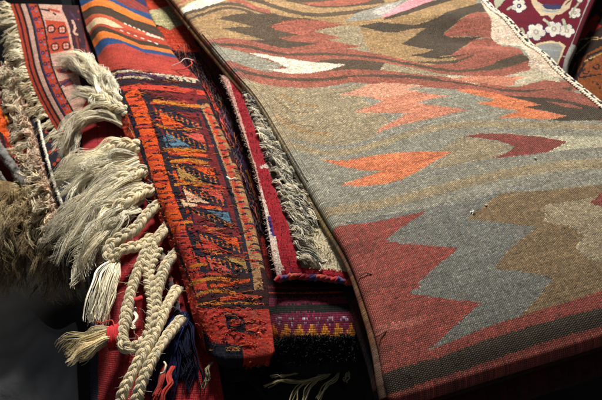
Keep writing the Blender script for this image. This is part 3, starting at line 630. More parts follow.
  ('gold2', "560,546 573,543 584,547 570,549"),
  ('gold2', "601,550 615,547 626,551 611,553"),
  ('gold2', "644,554 658,551 669,554 654,557"),
  ('gold2', "687,558 702,554 713,558 698,560"),
  ('gold2', "732,561 747,558 759,561 744,563"),
  ('gold2', "779,564 794,560 806,563 790,566"),
  ('navy', "443,578 819,578 802,625 435,623"),
  ('bblue', "456,588 450,621 630,622"),
  ('brose', "784,613 797,581 586,586"),
  ('gold', "462,584 473,582 483,585 472,587"),
  ('gold', "499,589 509,587 520,590 508,592"),
  ('gold', "536,593 547,591 558,594 546,596"),
  ('gold', "575,598 587,595 598,598 585,600"),
  ('gold', "617,602 629,599 641,602 628,604"),
  ('gold', "660,605 673,603 686,606 672,608"),
  ('gold', "706,609 719,606 732,609 717,611"),
  ('gold', "752,612 766,609 779,612 764,614"),
  ('bred', "461,589 472,586 482,590 470,592"),
  ('bred', "497,593 508,591 518,594 507,596"),
  ('bred', "534,598 546,595 556,599 544,600"),
  ('bred', "574,602 586,600 597,603 584,605"),
  ('bred', "616,606 628,604 640,607 627,609"),
  ('bred', "659,610 672,607 684,610 671,612"),
  ('bred', "704,613 718,610 730,613 716,615"),
  ('bred', "751,616 764,613 778,616 764,618"),
  ('gold2', "460,593 470,591 480,594 469,596"),
  ('gold2', "496,598 507,595 517,599 506,600"),
  ('gold2', "533,602 544,600 555,603 543,605"),
  ('gold2', "572,606 584,604 596,607 583,609"),
  ('gold2', "614,610 627,608 639,611 626,613"),
  ('gold2', "658,614 671,611 684,614 670,616"),
  ('gold2', "704,617 717,615 730,618 716,620"),
  ('gold2', "750,620 764,618 777,620 763,623"),
  ('navy', "430,661 797,664 804,706 432,702"),
  ('gold2', "447,670 448,700 634,701"),
  ('borange', "783,694 778,667 575,668"),
  ('gold', "452,667 462,664 473,668 462,669"),
  ('gold', "490,671 500,669 511,672 500,673"),
  ('gold', "529,675 540,672 552,675 540,677"),
  ('gold', "570,678 581,676 594,679 582,681"),
  ('gold', "614,682 625,680 638,683 626,685"),
  ('gold', "659,686 670,684 684,686 671,688"),
  ('gold', "704,689 716,687 730,690 717,692"),
  ('gold', "751,693 763,691 777,693 764,695"),
  ('bred', "452,671 462,668 473,672 462,673"),
  ('bred', "490,675 500,672 512,675 501,677"),
  ('bred', "530,678 540,676 552,679 541,681"),
  ('bred', "571,682 582,680 595,683 583,685"),
  ('bred', "614,686 626,684 639,687 627,688"),
  ('bred', "659,690 671,688 684,690 672,692"),
  ('bred', "705,693 717,691 731,694 718,696"),
  ('bred', "752,697 764,694 777,697 764,699"),
  ('gold2', "452,674 462,672 474,675 463,677"),
  ('gold2', "491,678 501,676 512,679 501,681"),
  ('gold2', "530,682 541,680 553,683 541,685"),
  ('gold2', "572,686 582,684 595,687 583,689"),
  ('gold2', "615,690 626,688 640,691 627,692"),
  ('gold2', "660,694 672,692 685,694 672,696"),
  ('gold2', "706,697 718,695 731,698 718,700"),
  ('gold2', "752,701 764,698 778,701 765,703"),
  ('navy', "431,712 804,715 806,755 421,753"),
  ('ivory2', "446,721 438,751 632,750"),
  ('brose', "786,744 785,717 580,718"),
  ('gold', "452,717 463,715 474,718 462,720"),
  ('gold', "491,721 502,719 514,722 502,724"),
  ('gold', "531,725 543,723 554,725 542,727"),
  ('gold', "573,728 585,726 597,729 584,731"),
  ('gold', "617,732 629,730 642,733 628,734"),
  ('gold', "661,736 674,734 687,736 673,738"),
  ('gold', "707,739 720,737 733,740 720,741"),
  ('gold', "754,742 766,740 780,743 766,745"),
  ('bred', "452,721 463,719 474,722 462,724"),
  ('bred', "491,725 502,723 513,726 501,727"),
  ('bred', "531,729 542,726 554,729 542,731"),
  ('bred', "572,732 584,730 597,733 584,735"),
  ('bred', "616,736 628,734 641,737 628,738"),
  ('bred', "661,740 674,737 686,740 673,742"),
  ('bred', "707,743 720,741 733,744 719,745"),
  ('bred', "754,746 766,744 780,747 766,748"),
  ('gold2', "451,725 462,723 473,726 461,728"),
  ('gold2', "490,729 501,727 513,730 501,731"),
  ('gold2', "530,732 542,730 553,733 541,735"),
  ('gold2', "572,736 584,734 596,737 583,738"),
  ('gold2', "616,740 628,738 641,740 627,742"),
  ('gold2', "661,743 673,741 686,744 673,746"),
  ('gold2', "707,747 719,744 733,747 719,749"),
  ('gold2', "754,750 766,748 780,750 766,752"),
  ('navy', "420,762 809,764 814,801 407,801"),
  ('wine', "433,771 425,799 627,797"),
  ('bblue', "791,791 789,766 574,767"),
  ('gold', "441,768 452,765 464,768 451,770"),
  ('gold', "481,771 493,769 504,771 492,773"),
  ('gold', "522,774 534,772 546,774 533,776"),
  ('gold', "565,777 578,775 590,778 577,779"),
  ('gold', "611,780 624,778 637,781 623,782"),
  ('gold', "658,783 671,781 685,784 671,786"),
  ('gold', "707,786 720,784 734,787 720,788"),
  ('gold', "757,789 770,787 785,790 770,791"),
  ('bred', "439,771 451,769 462,772 450,774"),
  ('bred', "480,774 492,772 503,775 490,777"),
  ('bred', "521,778 533,776 545,778 532,780"),
  ('bred', "564,781 577,779 590,781 576,783"),
  ('bred', "610,784 623,782 636,784 622,786"),
  ('bred', "658,787 671,785 685,787 671,789"),
  ('bred', "707,790 720,788 734,790 720,792"),
  ('bred', "757,793 770,791 785,793 771,795"),
  ('gold2', "438,775 450,773 461,776 448,777"),
  ('gold2', "479,778 491,776 502,779 489,780"),
  ('gold2', "520,781 532,779 544,782 531,783"),
  ('gold2', "564,784 576,782 589,785 575,786"),
  ('gold2', "610,788 623,785 636,788 622,790"),
  ('gold2', "657,790 671,788 685,791 670,792"),
  ('gold2', "707,793 720,791 735,794 720,795"),
  ('gold2', "758,796 771,794 786,797 771,798"),
  ('navy', "410,815 824,815 839,849 411,849"),
  ('bred', "427,822 429,847 638,845"),
  ('borange', "812,840 803,817 573,819"),
  ('gold', "433,819 445,817 457,820 445,821"),
  ('gold', "477,822 488,820 501,822 488,824"),
  ('gold', "521,825 533,823 546,825 533,827"),
  ('gold', "567,827 579,826 594,828 580,829"),
  ('gold', "616,830 629,828 644,831 630,832"),
  ('gold', "667,833 680,831 696,833 681,835"),
  ('gold', "720,836 733,834 749,836 735,838"),
  ('gold', "774,838 788,836 804,839 789,840"),
  ('bred', "433,822 445,821 457,823 445,824"),
  ('bred', "477,825 488,823 501,826 488,827"),
  ('bred', "521,828 533,826 546,828 533,830"),
  ('bred', "567,831 580,829 594,831 580,832"),
  ('bred', "616,833 629,832 644,834 630,835"),
  ('bred', "668,836 681,834 697,836 682,838"),
  ('bred', "721,839 734,837 751,839 736,841"),
  ('bred', "776,842 789,840 806,842 791,843"),
  ('gold2', "433,826 445,824 458,826 445,828"),
  ('gold2', "477,828 488,826 501,829 489,830"),
  ('gold2', "521,831 533,829 546,832 533,833"),
  ('gold2', "568,834 580,832 594,834 581,836"),
  ('gold2', "617,837 630,835 645,837 631,838"),
  ('gold2', "668,839 682,838 698,840 683,841"),
  ('gold2', "722,842 736,840 752,842 737,844"),
  ('gold2', "777,845 791,843 807,845 792,847"),
  ('navy', "416,854 848,855 872,887 425,885"),
  ('brose', "436,861 442,883 660,882"),
  ('gold2', "841,878 826,856 585,858"),
  ('gold', "441,858 453,856 466,858 454,860"),
  ('gold', "486,860 497,859 511,861 498,862"),
  ('gold', "532,863 544,861 558,863 544,865"),
  ('gold', "580,866 593,864 608,866 594,867"),
  ('gold', "632,868 645,867 662,869 647,870"),
  ('gold', "686,871 700,869 717,871 702,873"),
  ('gold', "743,874 757,872 774,874 759,875"),
  ('gold', "801,876 815,875 833,877 818,878"),
  ('bred', "442,861 453,859 467,861 454,863"),
  ('bred', "487,864 498,862 512,864 499,865"),
  ('bred', "532,866 544,864 559,866 546,868"),
  ('bred', "581,868 594,867 610,869 595,870"),
  ('bred', "634,871 647,870 663,872 648,873"),
  ('bred', "688,874 702,872 719,874 704,876"),
  ('bred', "745,877 759,875 776,877 761,878"),
  ('bred', "803,879 817,878 836,880 820,881"),
  ('gold2', "443,864 454,862 467,864 455,866"),
  ('gold2', "488,866 499,865 512,867 500,868"),
  ('gold2', "533,869 545,867 560,869 546,871"),
  ('gold2', "582,872 595,870 611,872 597,873"),
  ('gold2', "635,874 648,872 665,875 650,876"),
  ('gold2', "690,877 703,875 721,877 706,879"),
  ('gold2', "747,880 761,878 779,880 763,881"),
  ('gold2', "806,882 820,881 838,883 823,884"),
 ],
 'banded': [
  ('blackwine', "-131,-74 1494,-75 1082,924 -73,920"),
  ('orangered', "-114,-110 1223,-110 1186,144 366,146 85,169 -61,154"),
  ('celadon', "-8,163 133,160 366,146 1186,144 1219,218 432,220 166,245 -16,225"),
  ('orangered', "0,232 166,245 432,220 1219,218 1002,309 356,316 163,327 16,316"),
  ('blackwine', "-1,322 347,320 982,317 959,430 -42,446"),
  ('wine', "75,415 72,489 72,565 51,638 36,703 37,760 59,810 107,808 85,758 84,701 95,636 112,562 109,487 114,413"),
  ('bred', "180,417 180,477 189,539 197,595 192,656 198,706 197,754 242,752 243,703 236,653 237,592 227,536 218,474 220,414"),
  ('purple', "240,495 251,541 261,585 256,635 261,676 298,673 291,631 295,581 284,538 273,492"),
  ('gold', "233,662 236,680 237,697 230,714 220,732 264,730 274,712 280,694 279,677 276,659"),
  ('borange', "191,709 184,727 178,745 174,761 173,777 211,775 212,760 216,743 222,726 229,707"),
  ('navy', "203,572 200,627 203,676 193,720 177,762 223,760 239,718 247,672 242,624 242,568"),
  ('wine', "105,810 95,836 90,863 84,892 74,921 154,920 163,889 170,860 175,834 184,808"),
  ('purple', "260,607 252,622 245,636 239,650 233,662 276,659 280,647 286,634 292,619 300,604"),
  ('bred', "130,803 124,812 120,821 115,829 112,838 175,836 178,828 182,819 187,810 192,801"),
  ('blackwine', "-104,880 1193,857 1082,924 -104,921"),
  ('wine', "-16,898 364,897 614,895 840,891 1066,892 1082,883 849,884 620,888 368,892 -12,894"),
  ('bred', "-26,909 356,909 602,908 817,908 1038,908 1044,904 823,903 606,904 359,905 -23,906"),
  ('plum', "-37,917 357,915 1092,916 1076,930 348,926 -34,932"),
  ('blackgreen', "-34,932 348,926 1078,929 1068,940 338,937 -32,946"),
  ('plum', "-32,946 338,937 1068,940 1041,970 310,972 -60,975"),
  ('goldt', "-70,975 -25,966 13,965 37,957 93,955 89,962 125,962 140,969"),
  ('goldt', "175,970 209,961 241,960 256,953 295,952 296,958 319,959 331,966"),
  ('goldt', "352,967 373,960 393,959 402,952 431,952 432,958 450,958 459,966"),
  ('goldt', "476,967 493,960 510,959 518,953 543,952 543,958 559,959 567,966"),
  ('goldt', "582,967 598,960 613,960 621,953 644,953 644,959 659,959 666,967"),
  ('goldt', "680,968 696,961 711,960 719,954 742,953 742,959 756,960 762,967"),
  ('goldt', "776,969 792,961 808,961 816,954 839,954 838,960 853,961 859,968"),
  ('goldt', "873,969 890,962 906,962 915,955 939,954 938,960 953,961 958,969"),
  ('goldt', "973,970 992,963 1008,962 1019,955 1043,955 1042,961 1057,962 1062,970"),
  ('lilac', "138,950 167,947 184,946 197,947 216,949 236,948 216,945 187,944 151,946 119,949"),
  ('lilac', "161,956 171,955 181,954 191,953 200,952 183,951 173,952 163,953 153,954 142,956"),
  ('lilac', "324,948 342,946 353,945 362,946 375,948 388,947 374,944 354,943 331,944 311,947"),
  ('lilac', "341,954 347,953 353,952 359,951 365,950 353,950 347,950 341,951 335,952 328,953"),
  ('lilac', "453,948 467,946 476,945 483,946 494,948 505,947 494,945 477,943 458,944 442,947"),
  ('lilac', "466,954 471,953 476,952 481,951 486,950 476,950 472,950 467,951 462,952 457,953"),
  ('lilac', "562,949 575,946 583,945 589,946 599,949 610,948 599,945 584,943 567,945 553,947"),
  ('lilac', "574,954 578,954 583,953 587,952 592,951 583,950 579,951 574,952 570,953 565,954"),
  ('lilac', "662,949 675,947 682,946 689,947 698,949 708,948 698,946 684,944 667,946 654,948"),
  ('lilac', "674,955 678,954 682,953 687,952 691,952 683,951 678,952 674,952 670,953 666,954"),
  ('lilac', "760,950 772,948 780,946 786,948 795,950 806,949 796,946 781,945 765,946 751,948"),
  ('lilac', "771,956 775,955 779,954 784,953 788,952 780,951 776,952 771,953 767,954 762,955"),
  ('lilac', "858,950 870,948 878,947 884,948 894,950 904,949 894,947 879,945 862,947 849,949"),
  ('lilac', "868,956 872,955 877,954 882,954 886,953 878,952 873,953 869,954 864,954 860,955"),
  ('lilac', "958,951 972,949 980,948 987,949 997,951 1008,950 997,947 982,946 964,947 950,950"),
  ('lilac', "969,957 974,956 979,955 984,954 989,953 980,952 975,953 970,954 966,955 961,956"),
  ('lilac', "1063,951 1077,949 1085,948 1092,949 1102,951 1113,950 1102,948 1087,946 1069,948 1054,950"),
  ('lilac', "1074,957 1079,956 1084,956 1088,955 1093,954 1085,953 1080,954 1075,954 1070,955 1066,956"),
  ('goldt', "-75,981 375,974 615,973 823,973 1041,972 1044,966 825,967 616,967 378,968 -57,974"),
  ('blackpile', "-75,982 230,971 417,967 1042,969 1008,1048 -89,1052"),
 ],
 'pile': [
  ('greyfelt', "-311,-135 1439,-162 1332,1038 -181,1065"),
  ('rose', "-3,-47 220,-39 87,241 44,480 36,695 56,886 76,1010 -16,1023 -75,892 -110,638 -66,360"),
  ('carmine', "178,-41 356,-8 252,208 188,449 196,651 233,828 227,972 250,1015 58,1011 58,864 29,685 24,469 62,229"),
  ('rosew', "29,685 58,864 72,994 15,1002 1,857 -13,666"),
  ('indigo', "18,804 49,808 60,879 30,879"),
  ('indigo', "-84,424 -41,424 -59,511 -104,510"),
  ('rosew', "89,571 263,549 245,572 76,586"),
  ('felt', "392,826 853,688 1439,834 1088,1053 336,1025 324,958"),
  ('carmine', "36,997 314,989 333,1028 48,1026"),
  ('indigo', "130,997 174,998 161,1020 116,1022"),
  ('carmine', "314,989 1068,984 1042,1030 304,1037"),
 ],
 'red': [
  ('tred', "-5,-64 1439,33 1069,1028 -439,1045"),
  ('tnavy', "-5,-64 192,-49 150,162 172,321 191,419 215,534 206,642 132,785 87,1017 -168,1022 -107,386"),
  ('tred', "89,119 88,199 108,274 122,346 118,412 150,412 155,346 144,275 126,200 127,119"),
  ('tlil', "-7,159 12,232 32,301 51,368 53,428 45,482 42,536 91,534 91,481 96,427 93,368 77,302 59,233 42,160"),
  ('tnavy', "201,97 193,171 208,245 213,313 214,377 218,434 214,488 264,486 266,433 262,376 264,314 263,246 252,172 260,98"),
  ('tdots', "156,643 104,700 75,752 67,802 65,852 92,851 94,802 102,751 132,699 185,642"),
  ('tdred', "546,127 517,190 495,250 474,307 454,360 471,360 492,307 515,250 540,190 572,127"),
  ('tdred', "684,128 652,190 625,250 604,306 586,359 602,358 621,305 645,249 675,190 710,127"),
  ('tdred', "714,249 700,278 689,305 679,332 670,358 685,357 694,331 705,304 717,277 732,248"),
 ],
 'border': [
  ('wnavy', "-65,-112 1247,-158 1038,1158 -247,1020"),
  ('ored', "0,0 0,140 0,345 0,516 0,658 0,779 0,904 0,1000 40,1001 40,906 40,780 41,658 40,515 42,344 38,140 40,-1"),
  ('black', "40,-1 38,140 42,344 40,515 41,658 40,780 40,906 40,1001 62,1001 63,907 63,781 64,658 63,516 66,343 60,140 64,-2"),
  ('ored', "64,-2 60,140 66,343 63,516 64,658 63,781 63,907 62,1001 100,1002 101,908 100,782 103,658 101,516 107,342 97,140 103,-3"),
  ('black', "103,-3 97,140 107,342 101,516 103,658 100,782 101,908 100,1002 129,1003 131,909 130,783 134,658 131,516 138,341 126,140 134,-4"),
  ('wpink', "134,-4 126,140 138,341 131,516 134,658 130,783 131,909 129,1003 186,1004 188,912 186,785 190,658 187,515 195,340 180,140 189,-6"),
  ('black', "189,-6 180,140 195,340 187,515 190,658 186,785 188,912 186,1004 205,1004 207,912 205,785 209,658 205,515 214,339 197,140 207,-7"),
  ('navyb', "207,-7 197,140 214,339 205,515 209,658 205,785 207,912 205,1004 222,1004 224,913 222,786 225,658 221,515 229,338 212,139 222,-8"),
  ('ored', "222,-8 212,139 229,338 221,515 225,658 222,786 224,913 222,1004 318,1004 316,915 310,787 310,658 303,513 308,333 291,134 298,-13"),
  ('black', "298,-13 291,134 308,333 303,513 310,658 310,787 316,915 318,1004 342,1004 338,916 331,787 330,658 322,513 327,332 309,133 315,-15"),
  ('wpink', "315,-15 309,133 327,332 322,513 330,658 331,787 338,916 342,1004 709,978 694,902 661,776 629,644 601,486 584,304 565,102 558,-40"),
  ('ored', "558,-40 565,102 584,304 601,486 629,644 661,776 694,902 709,978 727,976 712,900 677,774 644,643 614,484 597,302 578,100 570,-42"),
  ('navyb', "265,38 255,51 239,57 224,55 219,45 225,32 239,22 255,20 265,26"),
  ('ored', "252,39 248,44 241,47 236,46 234,42 236,36 242,32 248,31 252,34"),
  ('wblue', "279,65 274,72 266,75 259,74 256,69 259,62 266,57 274,56 279,59"),
  ('wnavy', "294,20 289,26 281,29 274,28 270,24 273,17 280,12 288,11 294,14"),
  ('navyb', "260,134 252,145 236,150 221,148 213,138 218,126 232,118 248,116 259,122"),
  ('ored', "247,134 243,138 237,141 231,140 228,135 230,130 236,127 242,126 246,129"),
  ('wblue', "279,160 275,165 267,168 260,167 256,162 257,156 264,151 272,150 278,154"),
  ('wnavy', "289,117 284,123 276,126 268,124 264,120 266,114 273,110 282,108 288,112"),
  ('navyb', "266,226 260,236 245,241 229,238 219,229 221,218 234,210 250,208 263,215"),
  ('ored', "252,225 250,230 244,232 238,230 234,226 235,222 240,218 246,218 251,220"),
  ('wblue', "290,250 286,256 279,259 271,257 267,252 268,246 273,242 281,242 288,245"),
  ('wnavy', "292,210 288,215 280,218 272,217 267,212 268,207 274,203 283,202 290,205"),
  ('navyb', "277,314 270,324 254,328 238,325 229,316 232,306 244,298 260,297 273,303"),
  ('ored', "263,313 260,317 254,319 248,318 244,314 245,310 250,306 256,306 262,308"),
  ('wblue', "299,338 295,343 287,346 279,344 275,339 277,334 283,330 291,329 297,333"),
  ('wnavy', "303,300 299,305 291,307 283,305 278,301 279,296 285,292 294,292 301,295"),
  ('navyb', "278,398 270,408 254,411 238,408 229,400 233,389 246,382 263,382 276,388"),
  ('ored', "264,397 260,401 254,403 248,402 245,398 246,393 251,390 258,390 263,393"),
  ('wblue', "299,422 294,427 286,429 278,427 274,423 276,418 283,414 291,414 297,417"),
  ('wnavy', "306,386 302,390 294,392 285,390 280,386 282,381 289,378 298,378 304,381"),
  ('navyb', "274,479 264,487 248,490 232,486 224,478 228,469 243,463 260,463 272,469"),
  ('ored', "259,477 255,481 249,482 242,481 240,477 242,473 247,470 254,470 259,473"),
  ('wblue', "292,501 287,506 279,507 271,505 267,501 270,496 277,493 286,493 292,496"),
  ('wnavy', "304,468 299,472 290,473 282,472 277,467 279,463 286,460 295,460 302,463"),
  ('navyb', "273,551 262,558 245,560 229,557 222,549 228,541 243,536 260,536 272,542"),
  ('ored', "258,549 254,552 247,553 241,552 238,549 240,545 246,543 253,543 258,545"),
  ('wblue', "290,572 284,576 275,577 267,575 264,571 267,567 274,564 283,564 289,567"),
  ('wnavy', "304,542 299,546 290,546 281,545 277,541 280,537 287,534 297,535 303,538"),
  ('navyb', "277,617 265,624 247,626 232,622 225,614 232,607 248,602 265,603 277,609"),
  ('ored', "262,615 257,618 250,619 244,617 242,614 244,611 251,609 258,609 262,611"),
  ('wblue', "291,637 285,641 276,642 268,640 266,636 269,632 277,630 286,630 292,633"),
  ('wnavy', "309,609 304,612 294,613 286,611 282,608 285,604 293,602 302,602 309,605"),
  ('navyb', "278,681 266,687 247,688 232,685 227,677 235,670 252,665 269,666 280,673"),
  ('ored', "264,678 258,681 251,682 245,680 244,677 247,674 254,672 261,672 265,675"),
  ('wblue', "290,701 283,704 274,705 266,703 264,699 268,695 277,693 286,694 291,697"),
  ('wnavy', "313,674 307,677 297,678 289,675 286,672 289,668 297,666 307,667 313,670"),
  ('navyb', "278,742 264,748 245,749 230,745 226,738 234,731 252,727 270,728 280,735"),
  ('ored', "263,740 257,742 250,743 244,741 242,738 246,735 253,734 260,734 264,737"),
  ('wblue', "288,763 281,766 271,766 263,764 261,760 266,756 275,754 284,755 289,758"),
  ('wnavy', "314,737 307,739 297,740 289,738 286,734 290,730 299,729 308,730 314,733"),
  ('navyb', "278,803 264,808 244,809 229,804 225,797 235,790 253,787 271,789 281,795"),
  ('ored', "263,800 257,802 249,803 244,801 242,798 246,795 254,793 261,794 264,797"),
  ('wblue', "287,822 280,825 270,826 262,823 260,820 265,816 274,814 284,815 289,819"),
  ('wnavy', "315,798 308,800 298,800 290,798 287,794 291,791 300,789 310,790 316,794"),
  ('navyb', "280,861 266,866 246,867 230,862 227,855 237,848 256,845 274,847 284,854"),
  ('ored', "265,858 259,860 251,861 245,859 244,856 248,853 256,852 263,852 267,855"),
  ('wblue', "289,881 282,884 271,884 264,881 262,878 267,874 276,873 286,874 291,877"),
  ('wnavy', "318,857 311,859 301,859 292,857 290,853 294,850 304,849 314,850 319,853"),
  ('navyb', "283,919 268,924 248,924 232,920 228,912 239,906 258,903 276,905 286,912"),
  ('ored', "268,916 262,918 254,918 247,917 246,914 251,911 258,909 266,910 269,913"),
  ('wblue', "293,939 285,942 274,942 266,939 264,936 270,932 279,931 289,932 294,935"),
  ('wnavy', "322,916 315,918 304,918 296,915 293,911 297,908 307,907 317,908 323,912"),
  ('navyb', "284,977 269,982 248,982 232,978 228,971 238,964 258,961 277,964 288,970"),
  ('ored', "268,974 262,976 254,977 247,975 246,972 251,969 258,968 266,968 270,971"),
  ('wblue', "294,997 286,999 275,1000 267,997 265,994 270,990 280,988 290,990 296,993"),
  ('wnavy', "325,973 317,976 306,976 297,973 294,969 299,966 309,965 320,966 326,970"),
  ('ored', "322,141 501,158 533,395 323,412"),
  ('black', "403,218 392,243 367,255 340,250 323,230 326,204 346,184 374,180 396,193"),
  ('ored', "391,218 383,235 366,244 347,240 335,226 337,208 351,194 371,191 386,201"),
  ('wpink', "386,229 383,235 377,238 370,237 365,232 366,225 371,220 378,219 384,222"),
  ('wpink', "361,230 358,237 352,240 344,238 340,233 341,226 346,221 353,220 359,224"),
  ('wpink', "361,207 358,213 351,217 344,215 340,210 341,203 346,198 354,197 359,200"),
  ('wpink', "386,205 383,212 376,215 369,214 365,208 366,202 371,196 378,195 384,199"),
  ('dred', "370,218 368,222 364,224 359,223 356,220 357,215 360,212 365,211 369,214"),
  ('black', "500,228 489,254 464,266 437,261 420,240 422,214 441,193 469,188 492,202"),
  ('ored', "487,228 480,246 462,255 443,251 432,236 433,218 446,204 466,200 482,210"),
  ('wpink', "483,239 480,246 473,249 466,248 462,242 462,235 467,230 474,229 480,232"),
  ('wpink', "457,241 454,247 448,251 441,249 437,244 437,237 442,232 449,230 455,234"),
  ('wpink', "456,217 454,223 447,227 440,225 436,220 436,213 441,208 448,206 454,210"),
  ('wpink', "482,215 479,221 472,225 465,224 461,218 461,211 466,206 474,204 480,208"),
  ('dred', "466,228 464,232 460,234 455,234 452,230 452,225 456,222 460,221 464,223"),
  ('black', "424,366 410,388 382,398 354,392 340,372 345,348 367,331 396,328 418,342"),
  ('ored', "411,365 401,381 382,388 363,383 353,369 356,353 372,341 392,339 407,349"),
  ('wpink', "405,375 401,381 394,383 387,382 383,376 384,370 390,366 398,365 404,369"),
  ('wpink', "379,375 375,381 368,383 361,382 357,376 358,370 364,366 372,365 378,369"),
  ('wpink', "381,353 377,359 370,362 363,360 359,355 361,348 366,344 374,343 380,347"),
  ('wpink', "407,353 403,359 396,362 389,360 385,355 387,348 392,344 400,343 406,347"),
  ('dred', "389,364 387,368 382,369 377,368 375,365 376,361 380,358 385,357 388,360"),
  ('black', "525,362 512,386 485,398 457,392 442,372 446,347 467,328 496,325 519,338"),
  ('ored', "512,362 503,378 484,387 465,383 454,369 457,351 472,338 492,336 508,345"),
  ('wpink', "507,372 503,378 496,382 489,380 485,375 486,368 492,364 499,363 505,366"),
  ('wpink', "481,373 477,380 470,382 463,381 459,376 460,369 466,364 473,364 479,367"),
  ('wpink', "482,351 478,357 471,360 464,358 460,353 461,347 467,342 474,341 480,344"),
  ('wpink', "508,350 504,356 498,359 490,358 486,352 487,346 493,341 500,340 506,343"),
  ('dred', "491,362 488,366 484,368 479,367 476,363 477,359 481,356 486,355 490,357"),
  ('navyb', "365,307 402,305 438,302 474,300 510,296 509,280 473,283 437,286 401,289 365,291"),
  ('ored', "373,52 396,58 418,64 441,70 464,77 474,57 451,50 428,44 406,38 384,32"),
  ('black', "308,51 328,55 347,59 366,63 385,67 392,52 374,48 354,44 335,40 316,36"),
  ('black', "403,84 408,88 412,93 418,97 423,102 433,89 428,85 423,80 418,76 414,71"),
  ('wnavy', "491,48 530,229 549,411 554,547 518,745 1151,788 1247,-105 514,-49"),
  ('wpink', "465,52 481,134 505,214 522,294 530,374 543,449 554,520 574,516 561,445 548,371 539,291 522,208 498,126 483,44"),
  ('dred', "738,386 732,395 721,395 716,386 722,377 733,377"),
  ('navyb', "829,468 824,475 815,475 811,468 817,462 826,461"),
  ('dred', "602,261 598,270 591,270 588,261 592,251 599,252"),
  ('dred', "795,176 784,187 766,188 759,178 769,166 787,166"),
  ('ored', "594,318 588,327 578,326 574,318 580,309 590,309"),
  ('dred', "663,381 656,387 644,387 638,381 645,374 657,374"),
  ('navyb', "734,418 728,425 716,425 711,419 718,412 729,412"),
  ('dred', "689,488 678,498 657,499 649,489 661,479 681,479"),
  ('dred', "839,445 832,451 820,452 814,446 821,439 834,439"),
  ('ored', "778,314 770,322 758,323 752,316 759,308 772,308"),
  ('dred', "704,274 698,282 688,282 683,275 689,267 700,266"),
  ('navyb', "709,454 701,462 686,462 679,455 687,448 702,447"),
  ('dred', "667,268 662,275 652,275 648,268 653,261 663,260"),
  ('dred', "762,72 753,82 738,83 732,73 741,62 756,62"),
  ('ored', "790,402 780,412 763,412 756,403 765,392 782,392"),
  ('dred', "688,369 682,378 670,378 666,369 672,360 683,359"),
  ('navyb', "679,263 675,271 667,271 663,263 668,256 676,256"),
  ('dred', "917,141 904,154 884,156 875,145 888,132 910,130"),
  ('dred', "808,273 799,280 782,281 775,275 784,268 800,267"),
  ('ored', "619,137 614,144 605,144 601,137 607,130 616,130"),
  ('dred', "622,316 617,328 608,328 604,315 610,303 619,303"),
  ('navyb', "792,306 783,314 765,315 757,307 766,299 784,299"),
  ('dred', "851,442 841,451 824,451 817,443 827,434 844,433"),
  ('dred', "831,399 821,411 805,412 798,400 807,388 824,388"),
  ('ored', "783,221 774,229 758,230 751,223 760,215 776,214"),
  ('dred', "640,396 631,408 614,408 606,396 616,384 633,384"),
  ('navyb', "840,304 834,313 824,314 820,305 826,296 836,295"),
  ('dred', "853,418 844,427 830,427 824,419 832,410 847,410"),
  ('dred', "660,125 654,139 646,139 644,125 650,111 658,111"),
  ('ored', "799,102 790,110 775,111 769,104 777,96 792,95"),
  ('dred', "643,398 635,407 620,407 613,398 621,390 636,389"),
  ('navyb', "668,362 658,370 639,371 631,362 641,354 660,353"),
  ('dred', "630,58 624,73 616,74 615,59 621,44 629,43"),
  ('dred', "729,444 724,451 714,451 710,444 715,437 725,437"),
  ('ored', "773,469 766,474 755,474 750,469 756,463 768,463"),
  ('dred', "872,177 860,185 839,187 830,180 841,172 862,170"),
  ('navyb', "782,444 772,452 756,452 748,445 757,437 774,437"),
  ('dred', "829,98 820,109 806,110 801,100 810,88 824,87"),
  ('dred', "895,100 879,115 855,117 845,104 861,89 886,87"),
  ('ored', "896,214 889,222 877,223 872,216 879,208 891,206"),
  ('wpink', "545,145 553,170 562,194 563,216 553,244 565,270 593,282 602,264 578,255 574,244 584,218 582,188 573,162 565,136"),
  ('dred', "645,46 642,175 651,292 661,400 670,503 693,499 684,397 673,289 665,172 667,43"),
  ('dred', "571,283 577,324 581,365 586,405 590,444 608,440 604,402 599,362 594,321 588,280"),
  ('purple', "545,71 554,90 562,109 572,128 582,146 597,135 587,117 578,98 569,79 561,60"),
  ('ored', "340,528 404,522 505,516 548,561 424,565 350,549"),
  ('navyb', "373,555 436,549 498,543 552,545 606,558 620,537 564,524 501,522 436,530 373,536"),
  ('dred', "318,602 450,594 468,636 377,642"),
  ('navyb', "324,633 355,628 385,623 415,618 445,613 441,601 411,607 382,612 352,617 321,622"),
 ],
 'navy': [
  ('wpinkd', "-119,-203 1658,-94 1026,1082 -658,888"),
  ('nnavy', "302,-9 623,3 621,166 618,319 619,489 618,673 621,831 640,947 -44,1009 180,850 192,661 191,476 168,300"),
  ('ndark', "623,3 1160,19 1264,858 1088,1021 640,947 621,831 618,673 619,489 618,319 621,166"),
  ('ored', "451,504 446,510 427,515 402,516 382,513 377,507 390,501 414,498 438,499"),
  ('ored', "500,563 495,570 476,574 451,575 431,572 427,566 439,561 463,558 487,559"),
  ('ored', "412,567 408,573 389,578 363,579 342,575 337,570 350,564 375,561 399,562"),
  ('ored', "501,617 496,623 477,628 452,629 433,626 428,620 441,614 464,611 488,612"),
  ('ored', "420,631 416,637 396,642 370,643 350,640 346,634 359,629 384,626 408,627"),
  ('ored', "475,677 471,683 451,688 425,688 406,686 402,680 415,674 439,672 463,673"),
  ('ored', "460,453 456,460 437,465 412,466 392,463 388,457 400,450 424,447 448,448"),
  ('ored', "613,572 609,578 588,583 562,584 542,581 537,576 550,570 575,566 600,567"),
  ('ored', "578,644 574,650 553,654 527,655 507,652 503,647 516,641 540,638 565,639"),
 ],
 'orange': [
  ('tdred', "-295,-157 1446,-348 1138,1059 -564,1172"),
  ('borange', "38,258 63,367 76,474 76,583 41,689 152,674 170,569 164,463 149,356 121,246"),
